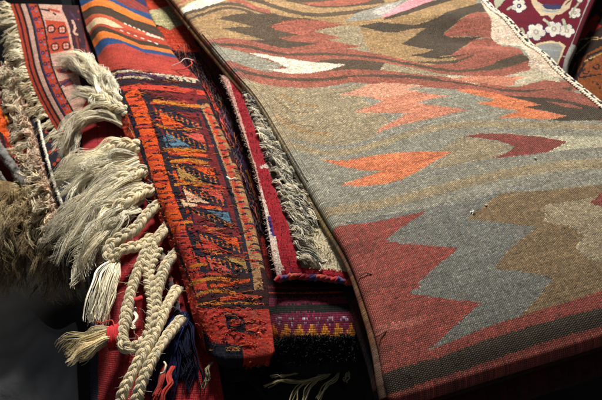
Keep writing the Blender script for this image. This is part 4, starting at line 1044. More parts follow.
  ('black', "179,252 206,361 220,468 228,573 215,676 274,667 278,565 269,461 255,354 229,245"),
  ('borange', "289,274 310,382 321,488 331,591 323,690 398,679 398,580 388,477 378,371 360,262"),
  ('black', "402,268 418,377 426,483 436,585 436,684 470,678 468,580 459,478 452,371 436,261"),
  ('borange', "476,289 488,400 494,506 503,607 500,704 548,696 549,599 541,498 535,390 524,278"),
  ('black', "555,284 564,397 570,505 577,606 576,703 602,698 603,601 596,500 591,391 581,277"),
  ('borange', "614,307 620,421 625,528 632,628 628,725 671,717 673,621 667,520 663,412 656,296"),
  ('black', "684,302 690,418 694,527 700,627 697,724 724,719 726,622 720,522 716,412 709,295"),
  ('borange', "740,326 745,442 750,549 754,648 750,744 795,735 797,638 793,539 788,431 783,314"),
  ('black', "811,320 816,437 820,544 825,643 823,740 849,734 850,637 846,538 841,430 836,312"),
  ('borange', "390,466 418,494 444,522 469,550 493,577 557,553 535,524 514,496 491,467 468,438"),
  ('gold', "525,379 538,417 550,454 562,491 574,527 595,521 583,485 572,448 560,410 547,372"),
 ],
 'floral': [
  ('maroon', "-26,-197 1092,-198 1232,1052 -232,1112"),
  ('fnavy', "719,743 710,762 679,773 642,771 620,757 621,737 641,721 673,716 703,725"),
  ('fnavy', "666,772 649,790 611,801 571,799 553,786 560,766 587,751 623,746 654,755"),
  ('fnavy', "599,755 582,774 544,784 506,783 488,769 497,749 524,733 559,728 588,737"),
  ('fnavy', "614,714 603,734 572,745 537,743 517,728 520,708 542,691 573,686 601,696"),
  ('fnavy', "681,707 674,726 646,738 612,735 590,721 589,700 608,683 637,679 665,688"),
  ('fwhite', "711,744 703,759 678,768 647,766 628,755 628,738 646,725 673,721 698,728"),
  ('fwhite', "657,772 643,788 611,796 579,795 562,784 568,768 591,755 621,751 647,758"),
  ('fwhite', "590,756 576,771 545,780 513,778 498,767 504,750 527,737 557,733 582,740"),
  ('fwhite', "606,715 597,731 571,740 542,738 525,726 528,709 546,695 572,691 595,699"),
  ('fwhite', "674,707 668,723 645,733 616,731 598,719 596,702 612,688 636,684 661,692"),
  ('fgrey', "640,739 633,752 611,759 588,758 574,748 575,735 590,725 612,722 632,728"),
  ('fwhite', "621,740 618,746 609,749 599,748 593,744 593,738 600,734 609,732 618,735"),
  ('fnavy', "873,722 871,740 851,750 822,748 799,736 792,718 804,704 829,699 856,706"),
  ('fnavy', "827,741 823,758 800,768 770,766 748,754 743,737 757,722 784,718 811,725"),
  ('fnavy', "776,717 773,734 750,744 720,743 698,730 694,712 707,697 733,693 760,701"),
  ('fnavy', "790,683 788,700 769,711 740,709 718,696 711,677 723,662 747,657 773,666"),
  ('fnavy', "848,686 847,704 828,714 800,713 777,700 769,682 780,666 804,661 831,669"),
  ('fwhite', "866,723 865,737 848,745 824,744 805,734 799,720 809,707 830,703 852,709"),
  ('fwhite', "821,742 817,756 798,764 772,763 754,752 750,738 762,726 784,722 807,728"),
  ('fwhite', "770,718 767,732 748,740 723,739 704,728 700,713 712,701 734,697 756,704"),
  ('fwhite', "784,683 782,698 766,706 742,705 723,694 718,679 727,666 748,662 770,669"),
  ('fwhite', "842,686 841,701 825,710 802,709 782,698 776,683 785,670 805,666 828,672"),
  ('fgrey', "810,711 809,722 795,729 776,728 761,720 757,708 765,698 781,695 799,700"),
  ('fwhite', "795,712 794,717 789,720 781,719 774,716 772,711 776,706 783,705 790,707"),
  ('fnavy', "986,715 986,730 969,740 945,739 924,728 917,712 925,699 946,694 970,701"),
  ('fnavy', "965,742 964,756 947,765 922,764 901,754 895,738 904,726 926,721 950,727"),
  ('fnavy', "913,732 912,747 894,756 870,755 849,744 843,729 853,716 875,711 898,718"),
  ('fnavy', "903,699 902,715 886,724 862,723 841,712 834,696 842,683 864,678 887,685"),
  ('fnavy', "947,688 947,704 931,714 907,713 886,702 878,686 886,672 907,667 931,674"),
  ('fwhite', "980,716 980,728 966,736 946,735 929,726 922,713 930,702 948,698 968,704"),
  ('fwhite', "960,742 958,754 944,762 923,761 906,752 901,739 909,729 927,725 947,730"),
  ('fwhite', "908,732 906,745 892,752 871,751 854,743 849,730 857,719 876,715 896,721"),
  ('fwhite', "897,700 897,713 883,720 863,719 846,710 839,697 847,686 865,682 885,688"),
  ('fwhite', "941,689 941,702 928,710 908,709 890,700 884,686 891,675 908,671 928,677"),
  ('fgrey', "932,716 931,726 920,732 904,732 891,725 886,714 892,706 906,703 922,707"),
  ('fwhite', "919,717 918,722 914,724 907,724 901,721 899,716 902,713 908,711 914,713"),
  ('fnavy', "521,567 514,584 496,593 475,591 463,579 464,561 478,547 497,543 514,551"),
  ('fnavy', "486,590 477,607 458,617 437,615 425,602 428,584 442,570 463,566 480,574"),
  ('fnavy', "451,571 443,588 423,598 403,596 392,583 395,565 410,551 429,547 446,555"),
  ('fnavy', "466,536 458,553 440,562 421,560 410,547 411,529 424,515 443,511 459,519"),
  ('fnavy', "507,533 501,550 483,560 464,558 452,545 452,527 465,512 483,508 500,516"),
  ('fwhite', "516,567 510,581 495,589 478,587 468,577 469,562 480,550 496,547 511,554"),
  ('fwhite', "481,590 474,604 457,612 440,611 430,600 432,586 444,574 461,571 476,577"),
  ('fwhite', "447,572 439,586 423,593 406,592 397,581 400,566 412,555 428,551 442,558"),
  ('fwhite', "461,536 455,550 440,558 424,556 414,546 415,530 426,519 442,515 456,522"),
  ('fwhite', "503,533 497,547 483,556 466,554 456,543 456,528 467,516 483,513 497,520"),
  ('fnavy', "477,560 472,571 460,578 446,576 439,568 440,556 448,547 461,544 472,549"),
  ('fwhite', "466,561 463,565 458,568 453,568 449,564 450,559 454,555 459,554 464,556"),
  ('fnavy', "515,789 501,799 478,805 456,804 449,797 457,786 476,778 498,776 513,780"),
  ('fnavy', "467,802 450,812 424,818 401,817 395,810 406,799 428,790 452,788 467,792"),
  ('fnavy', "442,789 426,799 400,805 378,804 372,797 382,786 404,778 427,776 442,780"),
  ('fnavy', "473,769 460,779 437,785 417,784 409,777 417,766 435,758 456,755 471,760"),
  ('fnavy', "516,769 504,779 482,785 462,784 454,777 460,766 477,758 497,756 513,760"),
  ('fwhite', "510,789 498,798 479,802 461,802 454,796 461,787 477,780 495,778 509,782"),
  ('fwhite', "461,802 447,810 425,816 407,815 401,808 410,800 429,793 449,790 462,794"),
  ('fwhite', "437,789 423,798 402,803 384,802 378,796 386,787 404,780 424,778 436,782"),
  ('fwhite', "468,769 457,778 438,782 421,782 414,776 421,767 436,760 454,758 466,762"),
  ('fwhite', "511,770 501,778 483,782 466,782 459,776 464,767 478,760 496,758 508,762"),
  ('fgrey', "473,784 463,790 448,794 434,794 429,789 434,782 447,777 462,775 472,778"),
  ('fwhite', "460,785 456,787 450,789 444,789 442,787 444,784 450,781 456,781 460,782"),
  ('fnavy', "977,596 977,609 965,617 946,616 930,607 924,593 930,582 946,578 965,584"),
  ('fnavy', "946,608 946,621 934,629 915,628 898,619 892,605 899,594 915,590 934,596"),
  ('fnavy', "913,588 912,601 900,609 881,608 865,599 860,585 867,574 883,570 901,576"),
  ('fnavy', "924,564 923,577 911,585 893,584 877,574 872,560 879,549 894,546 912,551"),
  ('fnavy', "963,569 963,582 951,590 932,589 916,579 910,566 917,555 933,551 951,557"),
  ('fwhite', "973,596 973,607 963,614 947,613 933,605 928,594 934,585 947,582 963,586"),
  ('fwhite', "942,608 942,619 931,626 915,625 902,617 896,606 902,597 916,594 932,598"),
  ('fwhite', "908,588 908,599 897,606 882,605 868,597 864,586 870,577 884,574 899,578"),
  ('fwhite', "920,564 919,575 909,581 893,580 880,573 876,561 882,552 895,549 910,554"),
  ('fwhite', "959,569 958,580 948,586 933,586 920,578 915,567 920,557 934,554 949,559"),
  ('fgrey', "936,586 935,594 927,599 915,599 904,592 900,584 905,576 916,574 928,578"),
  ('fwhite', "926,586 926,590 922,592 917,592 912,589 911,586 913,582 917,581 922,583"),
  ('fnavy', "413,461 407,478 392,487 375,484 365,471 365,454 376,440 393,437 407,445"),
  ('fnavy', "386,486 379,502 364,512 346,509 336,496 338,479 349,465 366,462 381,470"),
  ('fnavy', "355,470 348,486 333,495 316,493 306,479 308,462 319,448 336,445 350,453"),
  ('fnavy', "363,434 357,451 342,460 326,457 316,444 317,426 328,412 344,409 358,418"),
  ('fnavy', "398,429 393,446 378,455 361,452 351,439 352,422 362,408 379,405 393,413"),
  ('fwhite', "409,461 404,475 392,482 377,480 369,470 369,455 378,444 392,441 404,448"),
  ('fwhite', "382,486 376,500 363,507 349,505 340,495 341,480 351,469 365,466 377,473"),
  ('fwhite', "351,470 345,483 332,491 318,489 310,478 311,463 321,452 335,449 347,456"),
  ('fwhite', "359,434 354,448 342,455 328,453 320,442 320,428 330,416 343,414 355,421"),
  ('fwhite', "394,429 390,443 377,450 364,448 355,437 355,423 364,412 378,409 390,416"),
  ('fgrey', "375,456 371,467 361,473 350,471 343,463 344,451 351,442 362,440 371,446"),
  ('fwhite', "365,456 364,461 360,464 355,463 352,459 352,454 355,450 360,450 364,452"),
  ('fnavy', "970,468 971,483 958,492 938,490 921,478 915,462 922,449 938,446 957,453"),
  ('fnavy', "947,489 947,504 934,513 914,511 897,499 891,483 898,470 915,467 934,474"),
  ('fnavy', "907,471 906,487 893,496 874,494 858,482 852,465 860,452 877,449 895,456"),
  ('fnavy', "907,439 906,455 893,463 874,461 859,449 854,432 861,419 877,416 895,424"),
  ('fnavy', "944,437 944,453 932,461 913,459 897,447 891,431 898,418 914,414 932,422"),
  ('fwhite', "966,468 966,481 956,488 939,486 925,476 920,463 925,453 939,450 955,456"),
  ('fwhite', "943,489 943,501 932,509 915,507 901,498 896,484 902,474 916,471 932,477"),
  ('fwhite', "903,472 902,484 891,492 875,490 861,480 857,467 863,456 877,453 893,459"),
  ('fwhite', "902,439 902,452 891,459 875,458 862,448 858,434 864,423 878,420 893,426"),
  ('fwhite', "940,438 940,450 930,457 914,456 900,446 896,432 901,421 915,418 930,425"),
  ('fgrey', "926,461 926,471 917,477 904,476 894,468 890,457 895,449 906,447 918,452"),
  ('fwhite', "916,462 916,466 912,468 907,468 902,465 900,460 902,456 907,455 912,458"),
  ('fnavy', "832,334 830,353 816,364 797,361 782,346 778,325 787,308 804,304 822,314"),
  ('fnavy', "806,360 804,379 790,389 770,387 755,372 751,352 760,336 778,331 796,341"),
  ('fnavy', "769,337 766,356 752,367 733,365 718,350 715,329 724,313 742,308 759,318"),
  ('fnavy', "773,295 770,315 756,326 738,324 723,308 720,287 729,270 746,265 763,275"),
  ('fnavy', "811,293 809,313 795,324 776,321 762,306 758,284 767,267 784,262 801,272"),
  ('fwhite', "828,334 826,350 815,359 798,356 786,344 782,327 790,313 804,309 819,318"),
  ('fwhite', "802,360 800,376 788,384 771,382 759,370 756,353 763,340 778,336 793,344"),
  ('fwhite', "765,337 762,353 750,362 734,360 722,348 719,331 727,317 742,313 756,321"),
  ('fwhite', "769,295 766,312 755,321 739,319 727,306 724,289 732,274 746,270 761,279"),
  ('fwhite', "807,293 805,310 793,319 778,317 766,304 762,286 770,272 784,268 798,276"),
  ('fgrey', "789,324 787,337 778,344 766,342 756,332 754,319 760,308 771,305 782,312"),
  ('fwhite', "779,325 778,330 774,333 769,333 765,328 764,322 766,318 771,316 776,319"),
  ('fnavy', "521,311 516,331 500,342 482,339 470,324 470,304 481,287 499,282 514,292"),
  ('fnavy', "496,344 490,363 474,374 456,371 444,356 444,336 456,320 474,316 489,325"),
  ('fnavy', "460,329 454,348 438,359 420,356 408,341 409,320 421,304 438,300 454,310"),
  ('fnavy', "464,286 458,306 442,317 424,314 413,299 413,278 425,261 442,257 458,267"),
  ('fnavy', "501,275 495,295 480,307 462,304 450,288 450,267 462,250 479,245 495,255"),
  ('fwhite', "517,312 512,328 499,337 484,335 474,322 474,305 483,292 498,288 511,296"),
  ('fwhite', "492,344 487,360 473,369 458,367 448,354 448,338 458,324 473,321 486,329"),
  ('fwhite', "456,329 451,345 437,354 422,351 412,339 413,322 423,309 438,305 451,313"),
  ('fwhite', "460,287 454,303 441,312 426,310 417,297 417,280 427,266 442,262 454,270"),
  ('fwhite', "497,275 492,292 479,302 464,299 454,286 454,269 464,255 478,251 491,259"),
  ('fgrey', "479,310 475,323 465,330 453,328 446,318 446,305 453,294 465,291 475,298"),
  ('fwhite', "469,310 468,316 463,319 458,318 455,314 455,308 458,304 463,302 468,305"),
  ('fgreen', "294,474 371,503 309,568 268,599 271,538"),
  ('fgreen', "361,601 381,588 397,579 410,582 426,591 436,578 418,568 397,564 374,576 354,590"),
  ('fgreen', "438,725 450,739 458,750 447,761 421,776 441,783 470,766 486,746 476,729 462,714"),
  ('fgreen', "655,655 678,665 699,676 716,689 732,705 750,697 732,680 711,663 686,651 663,640"),
  ('fgreen', "822,642 838,659 854,676 868,692 882,709 906,702 891,685 876,667 860,650 844,633"),
  ('fgreen', "913,509 899,534 887,562 883,593 882,624 901,628 901,598 905,568 915,543 929,518"),
  ('fcream', "559,464 601,524 658,551 746,554 821,534 857,494 861,554 810,602 761,613 740,651 694,617 637,627 600,592 566,556 548,511"),
  ('fnavy', "627,545 679,535 711,541 748,531 800,543 782,567 727,578 670,573"),
  ('fblue', "622,576 704,586 784,574 755,591 673,595"),
  ('fcream', "804,562 812,540 820,519 835,502 851,486 838,474 821,491 806,510 796,532 788,555"),
  ('fgold', "501,848 612,811 762,792 870,793 942,815 919,880 849,934 719,963 508,935"),
  ('fpale', "523,853 632,820 761,805 862,806 914,829 886,881 807,935 679,956 535,930"),
  ('fblue', "587,840 605,857 617,875 617,894 616,913 632,911 632,892 632,872 618,853 600,835"),
  ('fgrey', "614,838 625,860 634,882 637,902 641,922 657,920 652,900 648,879 639,857 628,835"),
  ('fblue', "634,838 651,855 661,873 659,893 657,912 672,910 674,891 675,870 664,852 646,834"),
  ('fgrey', "661,836 672,858 679,880 681,901 683,921 699,919 696,899 694,877 685,855 674,833"),
  ('fblue', "680,836 696,853 705,872 702,891 697,910 713,908 716,890 718,869 708,850 692,832"),
  ('fgrey', "707,834 717,856 725,878 725,899 725,919 742,918 740,897 739,875 730,853 719,831"),
  ('fblue', "725,834 740,852 748,870 744,889 738,908 754,907 759,888 762,868 752,848 737,830"),
  ('fgrey', "751,832 762,854 770,876 770,897 769,918 785,916 785,896 784,874 775,852 763,829"),
  ('fblue', "769,832 784,850 792,868 787,888 780,907 796,906 802,887 805,867 796,847 780,828"),
  ('fgrey', "795,830 807,852 817,874 816,896 814,916 831,915 832,895 831,872 819,850 806,828"),
  ('fpale', "1098,554 1189,551 1111,696 1122,872 1067,948 931,975 971,912 993,773 991,589 980,415"),
 ],
 'dark': [
  ('dkbrown', "-232,-134 1232,-208 1228,1058 -232,1120"),
  ('dkorange', "188,685 337,613 1163,629 1075,925 285,887 213,834 186,787"),
  ('black', "189,765 265,669 407,617 549,601 693,600 836,604 972,606 977,594 840,591 696,588 549,589 403,605 256,660 178,760"),
  ('dkgold', "184,659 272,587 401,567 525,559 647,552 767,541 885,532 886,526 768,535 647,545 524,553 399,561 269,581 179,655"),
  ('dkgold', "128,738 148,704 169,668 187,629 204,589 194,586 178,626 160,665 140,701 120,735"),
  ('dkgold', "139,597 182,591 225,585 268,578 310,572 308,565 265,571 222,578 179,584 136,590"),
  ('dkgold', "231,696 258,685 285,674 313,662 340,650 336,644 309,656 282,668 254,679 227,690"),
  ('dkred', "183,567 222,502 274,449 305,470 265,523 223,576"),
  ('dkred', "228,534 284,491 326,512 281,543"),
  ('dkred', "293,428 358,396 551,479 436,514"),
  ('black', "250,731 249,734 248,735 247,737 245,738 244,740 242,741 240,742 238,742 235,742 233,743 231,742 229,742 227,741 226,741 225,740 224,738 223,737 223,736 224,734 224,733 225,732 226,731 228,731 229,730 230,731 231,732 238,726 236,724 231,723 226,724 222,725 218,727 216,730 214,733 214,736 214,739 215,742 216,744 219,746 222,748 225,749 228,750 232,750 236,750 239,749 243,748 246,746 249,745 252,743 254,740 256,738 258,735 259,733"),
  ('black', "275,711 276,713 277,715 278,718 280,720 282,722 285,724 288,725 291,726 294,726 298,726 302,726 306,725 310,723 313,722 316,719 318,716 320,714 321,710 321,707 320,704 318,702 315,700 311,698 307,698 302,700 298,702 304,707 306,706 307,706 308,706 309,706 310,707 311,708 312,709 312,711 311,712 310,714 309,715 307,716 306,717 304,718 301,719 299,719 297,719 295,719 293,718 291,717 290,716 288,715 287,714 286,712 286,710 285,708"),
  ('black', "279,672 278,674 277,675 277,676 276,677 275,678 273,679 272,680 270,680 269,680 268,681 266,681 265,680 264,680 262,679 262,678 261,678 261,677 260,676 261,675 261,674 262,674 262,673 263,673 263,673 264,673 264,673 271,667 269,666 265,665 261,665 257,666 254,668 252,671 251,674 250,676 251,679 252,681 253,684 255,685 258,687 261,688 264,688 267,688 270,688 273,688 276,687 278,685 281,684 283,682 285,680 287,678 288,676 288,674"),
  ('black', "409,702 407,704 406,706 405,708 404,709 402,711 400,712 398,713 396,714 393,714 391,714 389,714 387,714 385,713 384,712 383,711 382,710 382,708 382,707 382,706 383,704 384,703 385,702 387,702 388,702 389,702 390,703 398,697 395,695 390,694 386,695 381,696 378,699 375,702 373,705 372,708 372,711 373,714 374,716 376,718 379,720 382,721 386,722 389,722 393,721 397,720 400,719 404,718 407,716 410,714 413,711 415,709 416,706 417,704"),
  ('black', "462,711 463,713 463,715 464,718 466,720 467,722 470,723 472,724 476,725 479,726 482,726 486,725 490,724 493,723 496,721 500,719 502,716 504,714 505,711 506,708 505,705 503,702 501,700 497,699 493,699 488,700 485,702 490,707 491,706 492,706 493,706 494,706 495,707 496,708 496,709 496,711 496,712 495,714 493,715 492,716 490,717 488,718 486,718 484,718 482,718 480,718 478,718 476,717 475,716 474,715 473,714 472,712 472,710 472,708"),
  ('black', "195,766 227,761 260,756 293,751 326,745 326,739 293,745 259,750 226,755 194,760"),
  ('black', "297,785 294,788 289,790 283,790 280,787 281,784 285,781 291,780 296,782"),
  ('black', "274,778 272,780 269,782 265,782 263,779 264,777 267,774 270,774 273,775"),
  ('black', "307,801 305,803 301,805 297,805 294,803 295,800 299,798 303,797 306,798"),
  ('black', "188,683 176,710 164,736 151,761 138,786 148,788 161,764 174,739 187,713 200,686"),
  ('dkorange', "178,692 167,710 157,727 146,744 136,761 144,764 154,747 165,730 176,713 186,695"),
 ],
}

# ================================================================ Blender side
import bpy
from mathutils import Matrix, Vector
scene = bpy.context.scene; COL = scene.collection
RNG = np.random.RandomState(7)

def lin(c):
    c = np.asarray(c, float) / 255.0
    return np.where(c <= .04045, c / 12.92, ((c + .055) / 1.055) ** 2.4)

YARN = {k: lin(v) for k, v in dict(
 # big kilim
 tan=(150,120,82), tan2=(150,134,106), tanbrown=(124,102,74), cream=(218,210,188), cream2=(186,180,152), cgreen=(184,173,148), cborder=(216,192,170), grey=(138,135,121), lgrey=(168,164,158),
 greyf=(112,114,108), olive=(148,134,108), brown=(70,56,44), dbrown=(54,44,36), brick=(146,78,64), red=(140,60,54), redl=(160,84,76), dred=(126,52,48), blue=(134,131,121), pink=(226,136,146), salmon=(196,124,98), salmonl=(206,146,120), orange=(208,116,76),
 # striped and brocaded rug
 blueb=(42,78,128), navyb=(44,48,84), orangey=(226,120,48), creamy=(220,190,150), rust=(178,70,48), redspeck=(190,90,60), plainred=(174,66,54),
 blackred=(58,22,22), ivory=(200,186,160), ivory2=(222,176,140), purple=(74,48,84), navy=(30,28,44), bred=(200,62,46), wine=(120,30,34), borange=(232,88,28), borange2=(200,76,44), bbeige=(176,132,88), brose=(206,86,70), bblue=(92,128,150), gold=(200,124,34), gold2=(178,138,74),
 # banded rug
 blackwine=(46,16,22), orangered=(190,66,42), celadon=(178,170,126), plum=(112,34,60), blackgreen=(26,30,28), goldt=(190,118,36), lilac=(150,130,150), blackpile=(26,28,28),
 # pile rug
 greyfelt=(120,110,96), rose=(206,160,146), rosew=(218,196,180), carmine=(156,30,42), indigo=(66,50,120), felt=(212,198,166),
 # red tasselled rug
 tred=(158,42,46), tdred=(120,26,30), tnavy=(40,38,58), tlil=(130,112,130), tdots=(190,120,110),
 # bordered rug
 ored=(178,64,40), black=(34,26,28), wpink=(198,156,138), wblue=(120,116,150), wnavy=(56,30,40), wpinkd=(176,142,118), nnavy=(30,28,40), ndark=(52,30,30),
 # floral and dark rugs
 maroon=(98,16,36), fwhite=(206,200,186), fgrey=(160,152,140), fnavy=(52,52,88), fgreen=(160,164,140), fcream=(190,172,142), fblue=(130,150,160), fgold=(206,188,150), fpale=(150,149,143),
 dkbrown=(38,24,20), dkorange=(120,64,28), dkgold=(160,132,84), dkred=(150,36,30)).items()}

# ---------------------------------------------------------------- materials
def new_mat(name):
    m = bpy.data.materials.new(name); m.use_nodes = True
    return m, m.node_tree.nodes, m.node_tree.links
def mnode(N, L, op, a, b=None):
    n = N.new('ShaderNodeMath'); n.operation = op
    for i, v in enumerate((a, b)):
        if v is None: continue
        if isinstance(v, (int, float)): n.inputs[i].default_value = v
        else: L.new(v, n.inputs[i])
    return n.outputs[0]

def woven(name, bump=.0012, brick=True, warp=.0, warpcol=(190,176,150), fuzz=.5, rough=.92, sheen=.15, row=.55):
    """Cloth of single yarn beads: one bead per cell of the UV grid, colours from the cloth itself."""
    m, N, L = new_mat(name); b = N['Principled BSDF']
    at_ = N.new('ShaderNodeAttribute'); at_.attribute_name = 'yarn'
    uv = N.new('ShaderNodeUVMap'); uv.uv_map = 'weave'; sp = N.new('ShaderNodeSeparateXYZ'); L.new(uv.outputs[0], sp.inputs[0])
    geo = N.new('ShaderNodeTexCoord')
    wob = N.new('ShaderNodeTexNoise'); wob.inputs['Scale'].default_value = 260; wob.inputs['Detail'].default_value = 2; L.new(geo.outputs['Object'], wob.inputs['Vector'])
    du = mnode(N, L, 'MULTIPLY', mnode(N, L, 'SUBTRACT', wob.outputs[0], .5), .55)
    U = mnode(N, L, 'ADD', sp.outputs[0], du); V = mnode(N, L, 'ADD', sp.outputs[1], du)
    fx = mnode(N, L, 'FRACT', U)
    if brick:
        par = mnode(N, L, 'FLOORED_MODULO', mnode(N, L, 'FLOOR', U), 2.0)
        fy = mnode(N, L, 'FRACT', mnode(N, L, 'MULTIPLY', mnode(N, L, 'ADD', V, par), .5))
    else: fy = mnode(N, L, 'FRACT', V)
    def dome(f):
        t = mnode(N, L, 'SUBTRACT', mnode(N, L, 'MULTIPLY', f, 2.0), 1.0)
        return mnode(N, L, 'SUBTRACT', 1.0, mnode(N, L, 'MULTIPLY', t, t))
    dx, dy = dome(fx), dome(fy)
    h = mnode(N, L, 'MULTIPLY', mnode(N, L, 'SQRT', dx), mnode(N, L, 'ADD', 1 - row, mnode(N, L, 'MULTIPLY', row, mnode(N, L, 'SQRT', dy))))
    fib = N.new('ShaderNodeTexNoise'); fib.inputs['Scale'].default_value = 1500; fib.inputs['Detail'].default_value = 3; L.new(geo.outputs['Object'], fib.inputs['Vector'])
    hh = mnode(N, L, 'ADD', h, mnode(N, L, 'MULTIPLY', fib.outputs[0], fuzz))
    bm = N.new('ShaderNodeBump'); bm.inputs['Strength'].default_value = 1; bm.inputs['Distance'].default_value = bump; L.new(hh, bm.inputs['Height'])
    L.new(bm.outputs[0], b.inputs['Normal'])
    col = at_.outputs['Color']
    if warp > 0:   # the undyed warp glints between beads
        w = mnode(N, L, 'MULTIPLY', mnode(N, L, 'POWER', mnode(N, L, 'SUBTRACT', 1.0, dy), 3.0), mnode(N, L, 'MULTIPLY', dx, warp))
        mx = N.new('ShaderNodeMix'); mx.data_type = 'RGBA'; L.new(w, mx.inputs[0]); L.new(col, mx.inputs[6]); mx.inputs[7].default_value = (*lin(warpcol), 1); col = mx.outputs[2]
    va = N.new('ShaderNodeHueSaturation'); L.new(col, va.inputs['Color'])
    v2 = N.new('ShaderNodeTexNoise'); v2.inputs['Scale'].default_value = 45; v2.inputs['Detail'].default_value = 6; L.new(geo.outputs['Object'], v2.inputs['Vector'])
    mr = N.new('ShaderNodeMapRange'); mr.inputs[1].default_value = .3; mr.inputs[2].default_value = .7; mr.inputs[3].default_value = .86; mr.inputs[4].default_value = 1.12
    L.new(v2.outputs[0], mr.inputs[0]); L.new(mr.outputs[0], va.inputs['Value'])
    L.new(va.outputs[0], b.inputs['Base Color'])
    b.inputs['Roughness'].default_value = rough; b.inputs['Specular IOR Level'].default_value = .1
    b.inputs['Sheen Weight'].default_value = sheen; b.inputs['Sheen Roughness'].default_value = .5
    return m

def yarn_mat(name, rough=.85, sheen=.2, spec=.3, noise=900):
    m, N, L = new_mat(name); b = N['Principled BSDF']
    a = N.new('ShaderNodeAttribute'); a.attribute_name = 'yarn'
    tc = N.new('ShaderNodeTexCoord'); n = N.new('ShaderNodeTexNoise'); n.inputs['Scale'].default_value = noise; n.inputs['Detail'].default_value = 3
    L.new(tc.outputs['Object'], n.inputs['Vector'])
    hs = N.new('ShaderNodeHueSaturation'); L.new(a.outputs['Color'], hs.inputs['Color'])
    mr = N.new('ShaderNodeMapRange'); mr.inputs[1].default_value = .3; mr.inputs[2].default_value = .7; mr.inputs[3].default_value = .8; mr.inputs[4].default_value = 1.15
    L.new(n.outputs[0], mr.inputs[0]); L.new(mr.outputs[0], hs.inputs['Value']); L.new(hs.outputs[0], b.inputs['Base Color'])
    bm = N.new('ShaderNodeBump'); bm.inputs['Strength'].default_value = .7; bm.inputs['Distance'].default_value = .0006; L.new(n.outputs[0], bm.inputs['Height']); L.new(bm.outputs[0], b.inputs['Normal'])
    b.inputs['Roughness'].default_value = rough; b.inputs['Specular IOR Level'].default_value = spec; b.inputs['Sheen Weight'].default_value = sheen
    return m

def plain(name, c0, c1, scale, rough=.8, stretch=(1,1,1), bump=.001):
    m, N, L = new_mat(name); b = N['Principled BSDF']
    tc = N.new('ShaderNodeTexCoord'); mp = N.new('ShaderNodeMapping'); mp.inputs['Scale'].default_value = stretch; L.new(tc.outputs['Object'], mp.inputs[0])
    n = N.new('ShaderNodeTexNoise'); n.inputs['Scale'].default_value = scale; n.inputs['Detail'].default_value = 8; L.new(mp.outputs[0], n.inputs['Vector'])
    r = N.new('ShaderNodeValToRGB'); r.color_ramp.elements[0].position = .35; r.color_ramp.elements[1].position = .68
    r.color_ramp.elements[0].color = (*lin(c0), 1); r.color_ramp.elements[1].color = (*lin(c1), 1); L.new(n.outputs[0], r.inputs[0]); L.new(r.outputs[0], b.inputs['Base Color'])
    bm = N.new('ShaderNodeBump'); bm.inputs['Distance'].default_value = bump; L.new(n.outputs[0], bm.inputs['Height']); L.new(bm.outputs[0], b.inputs['Normal'])
    b.inputs['Roughness'].default_value = rough
    return m

M_KILIM = woven('kilim_weave', bump=.0013, warp=.85, warpcol=(176,162,140), fuzz=.6, sheen=.05, row=.3)
M_FLAT = woven('flat_weave', bump=.0012, brick=False, fuzz=.6, sheen=.05)
M_BROC = woven('brocade_weave', bump=.0012, brick=False, fuzz=.8, sheen=.05)
M_PILE = woven('knotted_pile', bump=.0008, brick=False, fuzz=1.2, sheen=.05)
M_YARN = yarn_mat('wool_yarn')
M_SILK = yarn_mat('combed_wool', rough=.75, spec=.25, sheen=.1)
M_DARK = yarn_mat('dark_wool', rough=.85, spec=.12, sheen=0)
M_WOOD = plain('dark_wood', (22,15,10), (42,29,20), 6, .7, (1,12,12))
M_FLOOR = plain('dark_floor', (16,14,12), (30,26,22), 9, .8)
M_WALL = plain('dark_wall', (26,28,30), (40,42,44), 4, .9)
M_POST = plain('grey_paint', (112,118,122), (132,136,138), 14, .6)

def plastic():
    m, N, L = new_mat('clear_plastic_film'); out = N['Material Output']; b = N['Principled BSDF']
    b.inputs['Base Color'].default_value = (.45, .47, .5, 1); b.inputs['Roughness'].default_value = .35
    tr = N.new('ShaderNodeBsdfTransparent'); mx = N.new('ShaderNodeMixShader'); tc = N.new('ShaderNodeTexCoord')
    n = N.new('ShaderNodeTexNoise'); n.inputs['Scale'].default_value = 14; n.inputs['Detail'].default_value = 5; L.new(tc.outputs['Object'], n.inputs['Vector'])
    mr = N.new('ShaderNodeMapRange'); mr.inputs[3].default_value = .06; mr.inputs[4].default_value = .26; L.new(n.outputs[0], mr.inputs[0])
    L.new(mr.outputs[0], mx.inputs[0]); L.new(tr.outputs[0], mx.inputs[1]); L.new(b.outputs[0], mx.inputs[2]); L.new(mx.outputs[0], out.inputs['Surface'])
    bm = N.new('ShaderNodeBump'); bm.inputs['Distance'].default_value = .01; L.new(n.outputs[0], bm.inputs['Height']); L.new(bm.outputs[0], b.inputs['Normal'])
    return m
M_FILM = plastic()

# ---------------------------------------------------------------- objects
def thing(name, label, cat, loc=(0, 0, 0), group=None):
    o = bpy.data.objects.new(name, None); COL.objects.link(o); o.location = loc; o.empty_display_size = .05
    o['label'] = label; o['category'] = cat
    if group: o['group'] = group
    return o
def base_of(G):
    p = G.reshape(-1, 3); return (float(p[:, 0].mean()), float(p[:, 1].mean()), float(p[:, 2].min()))

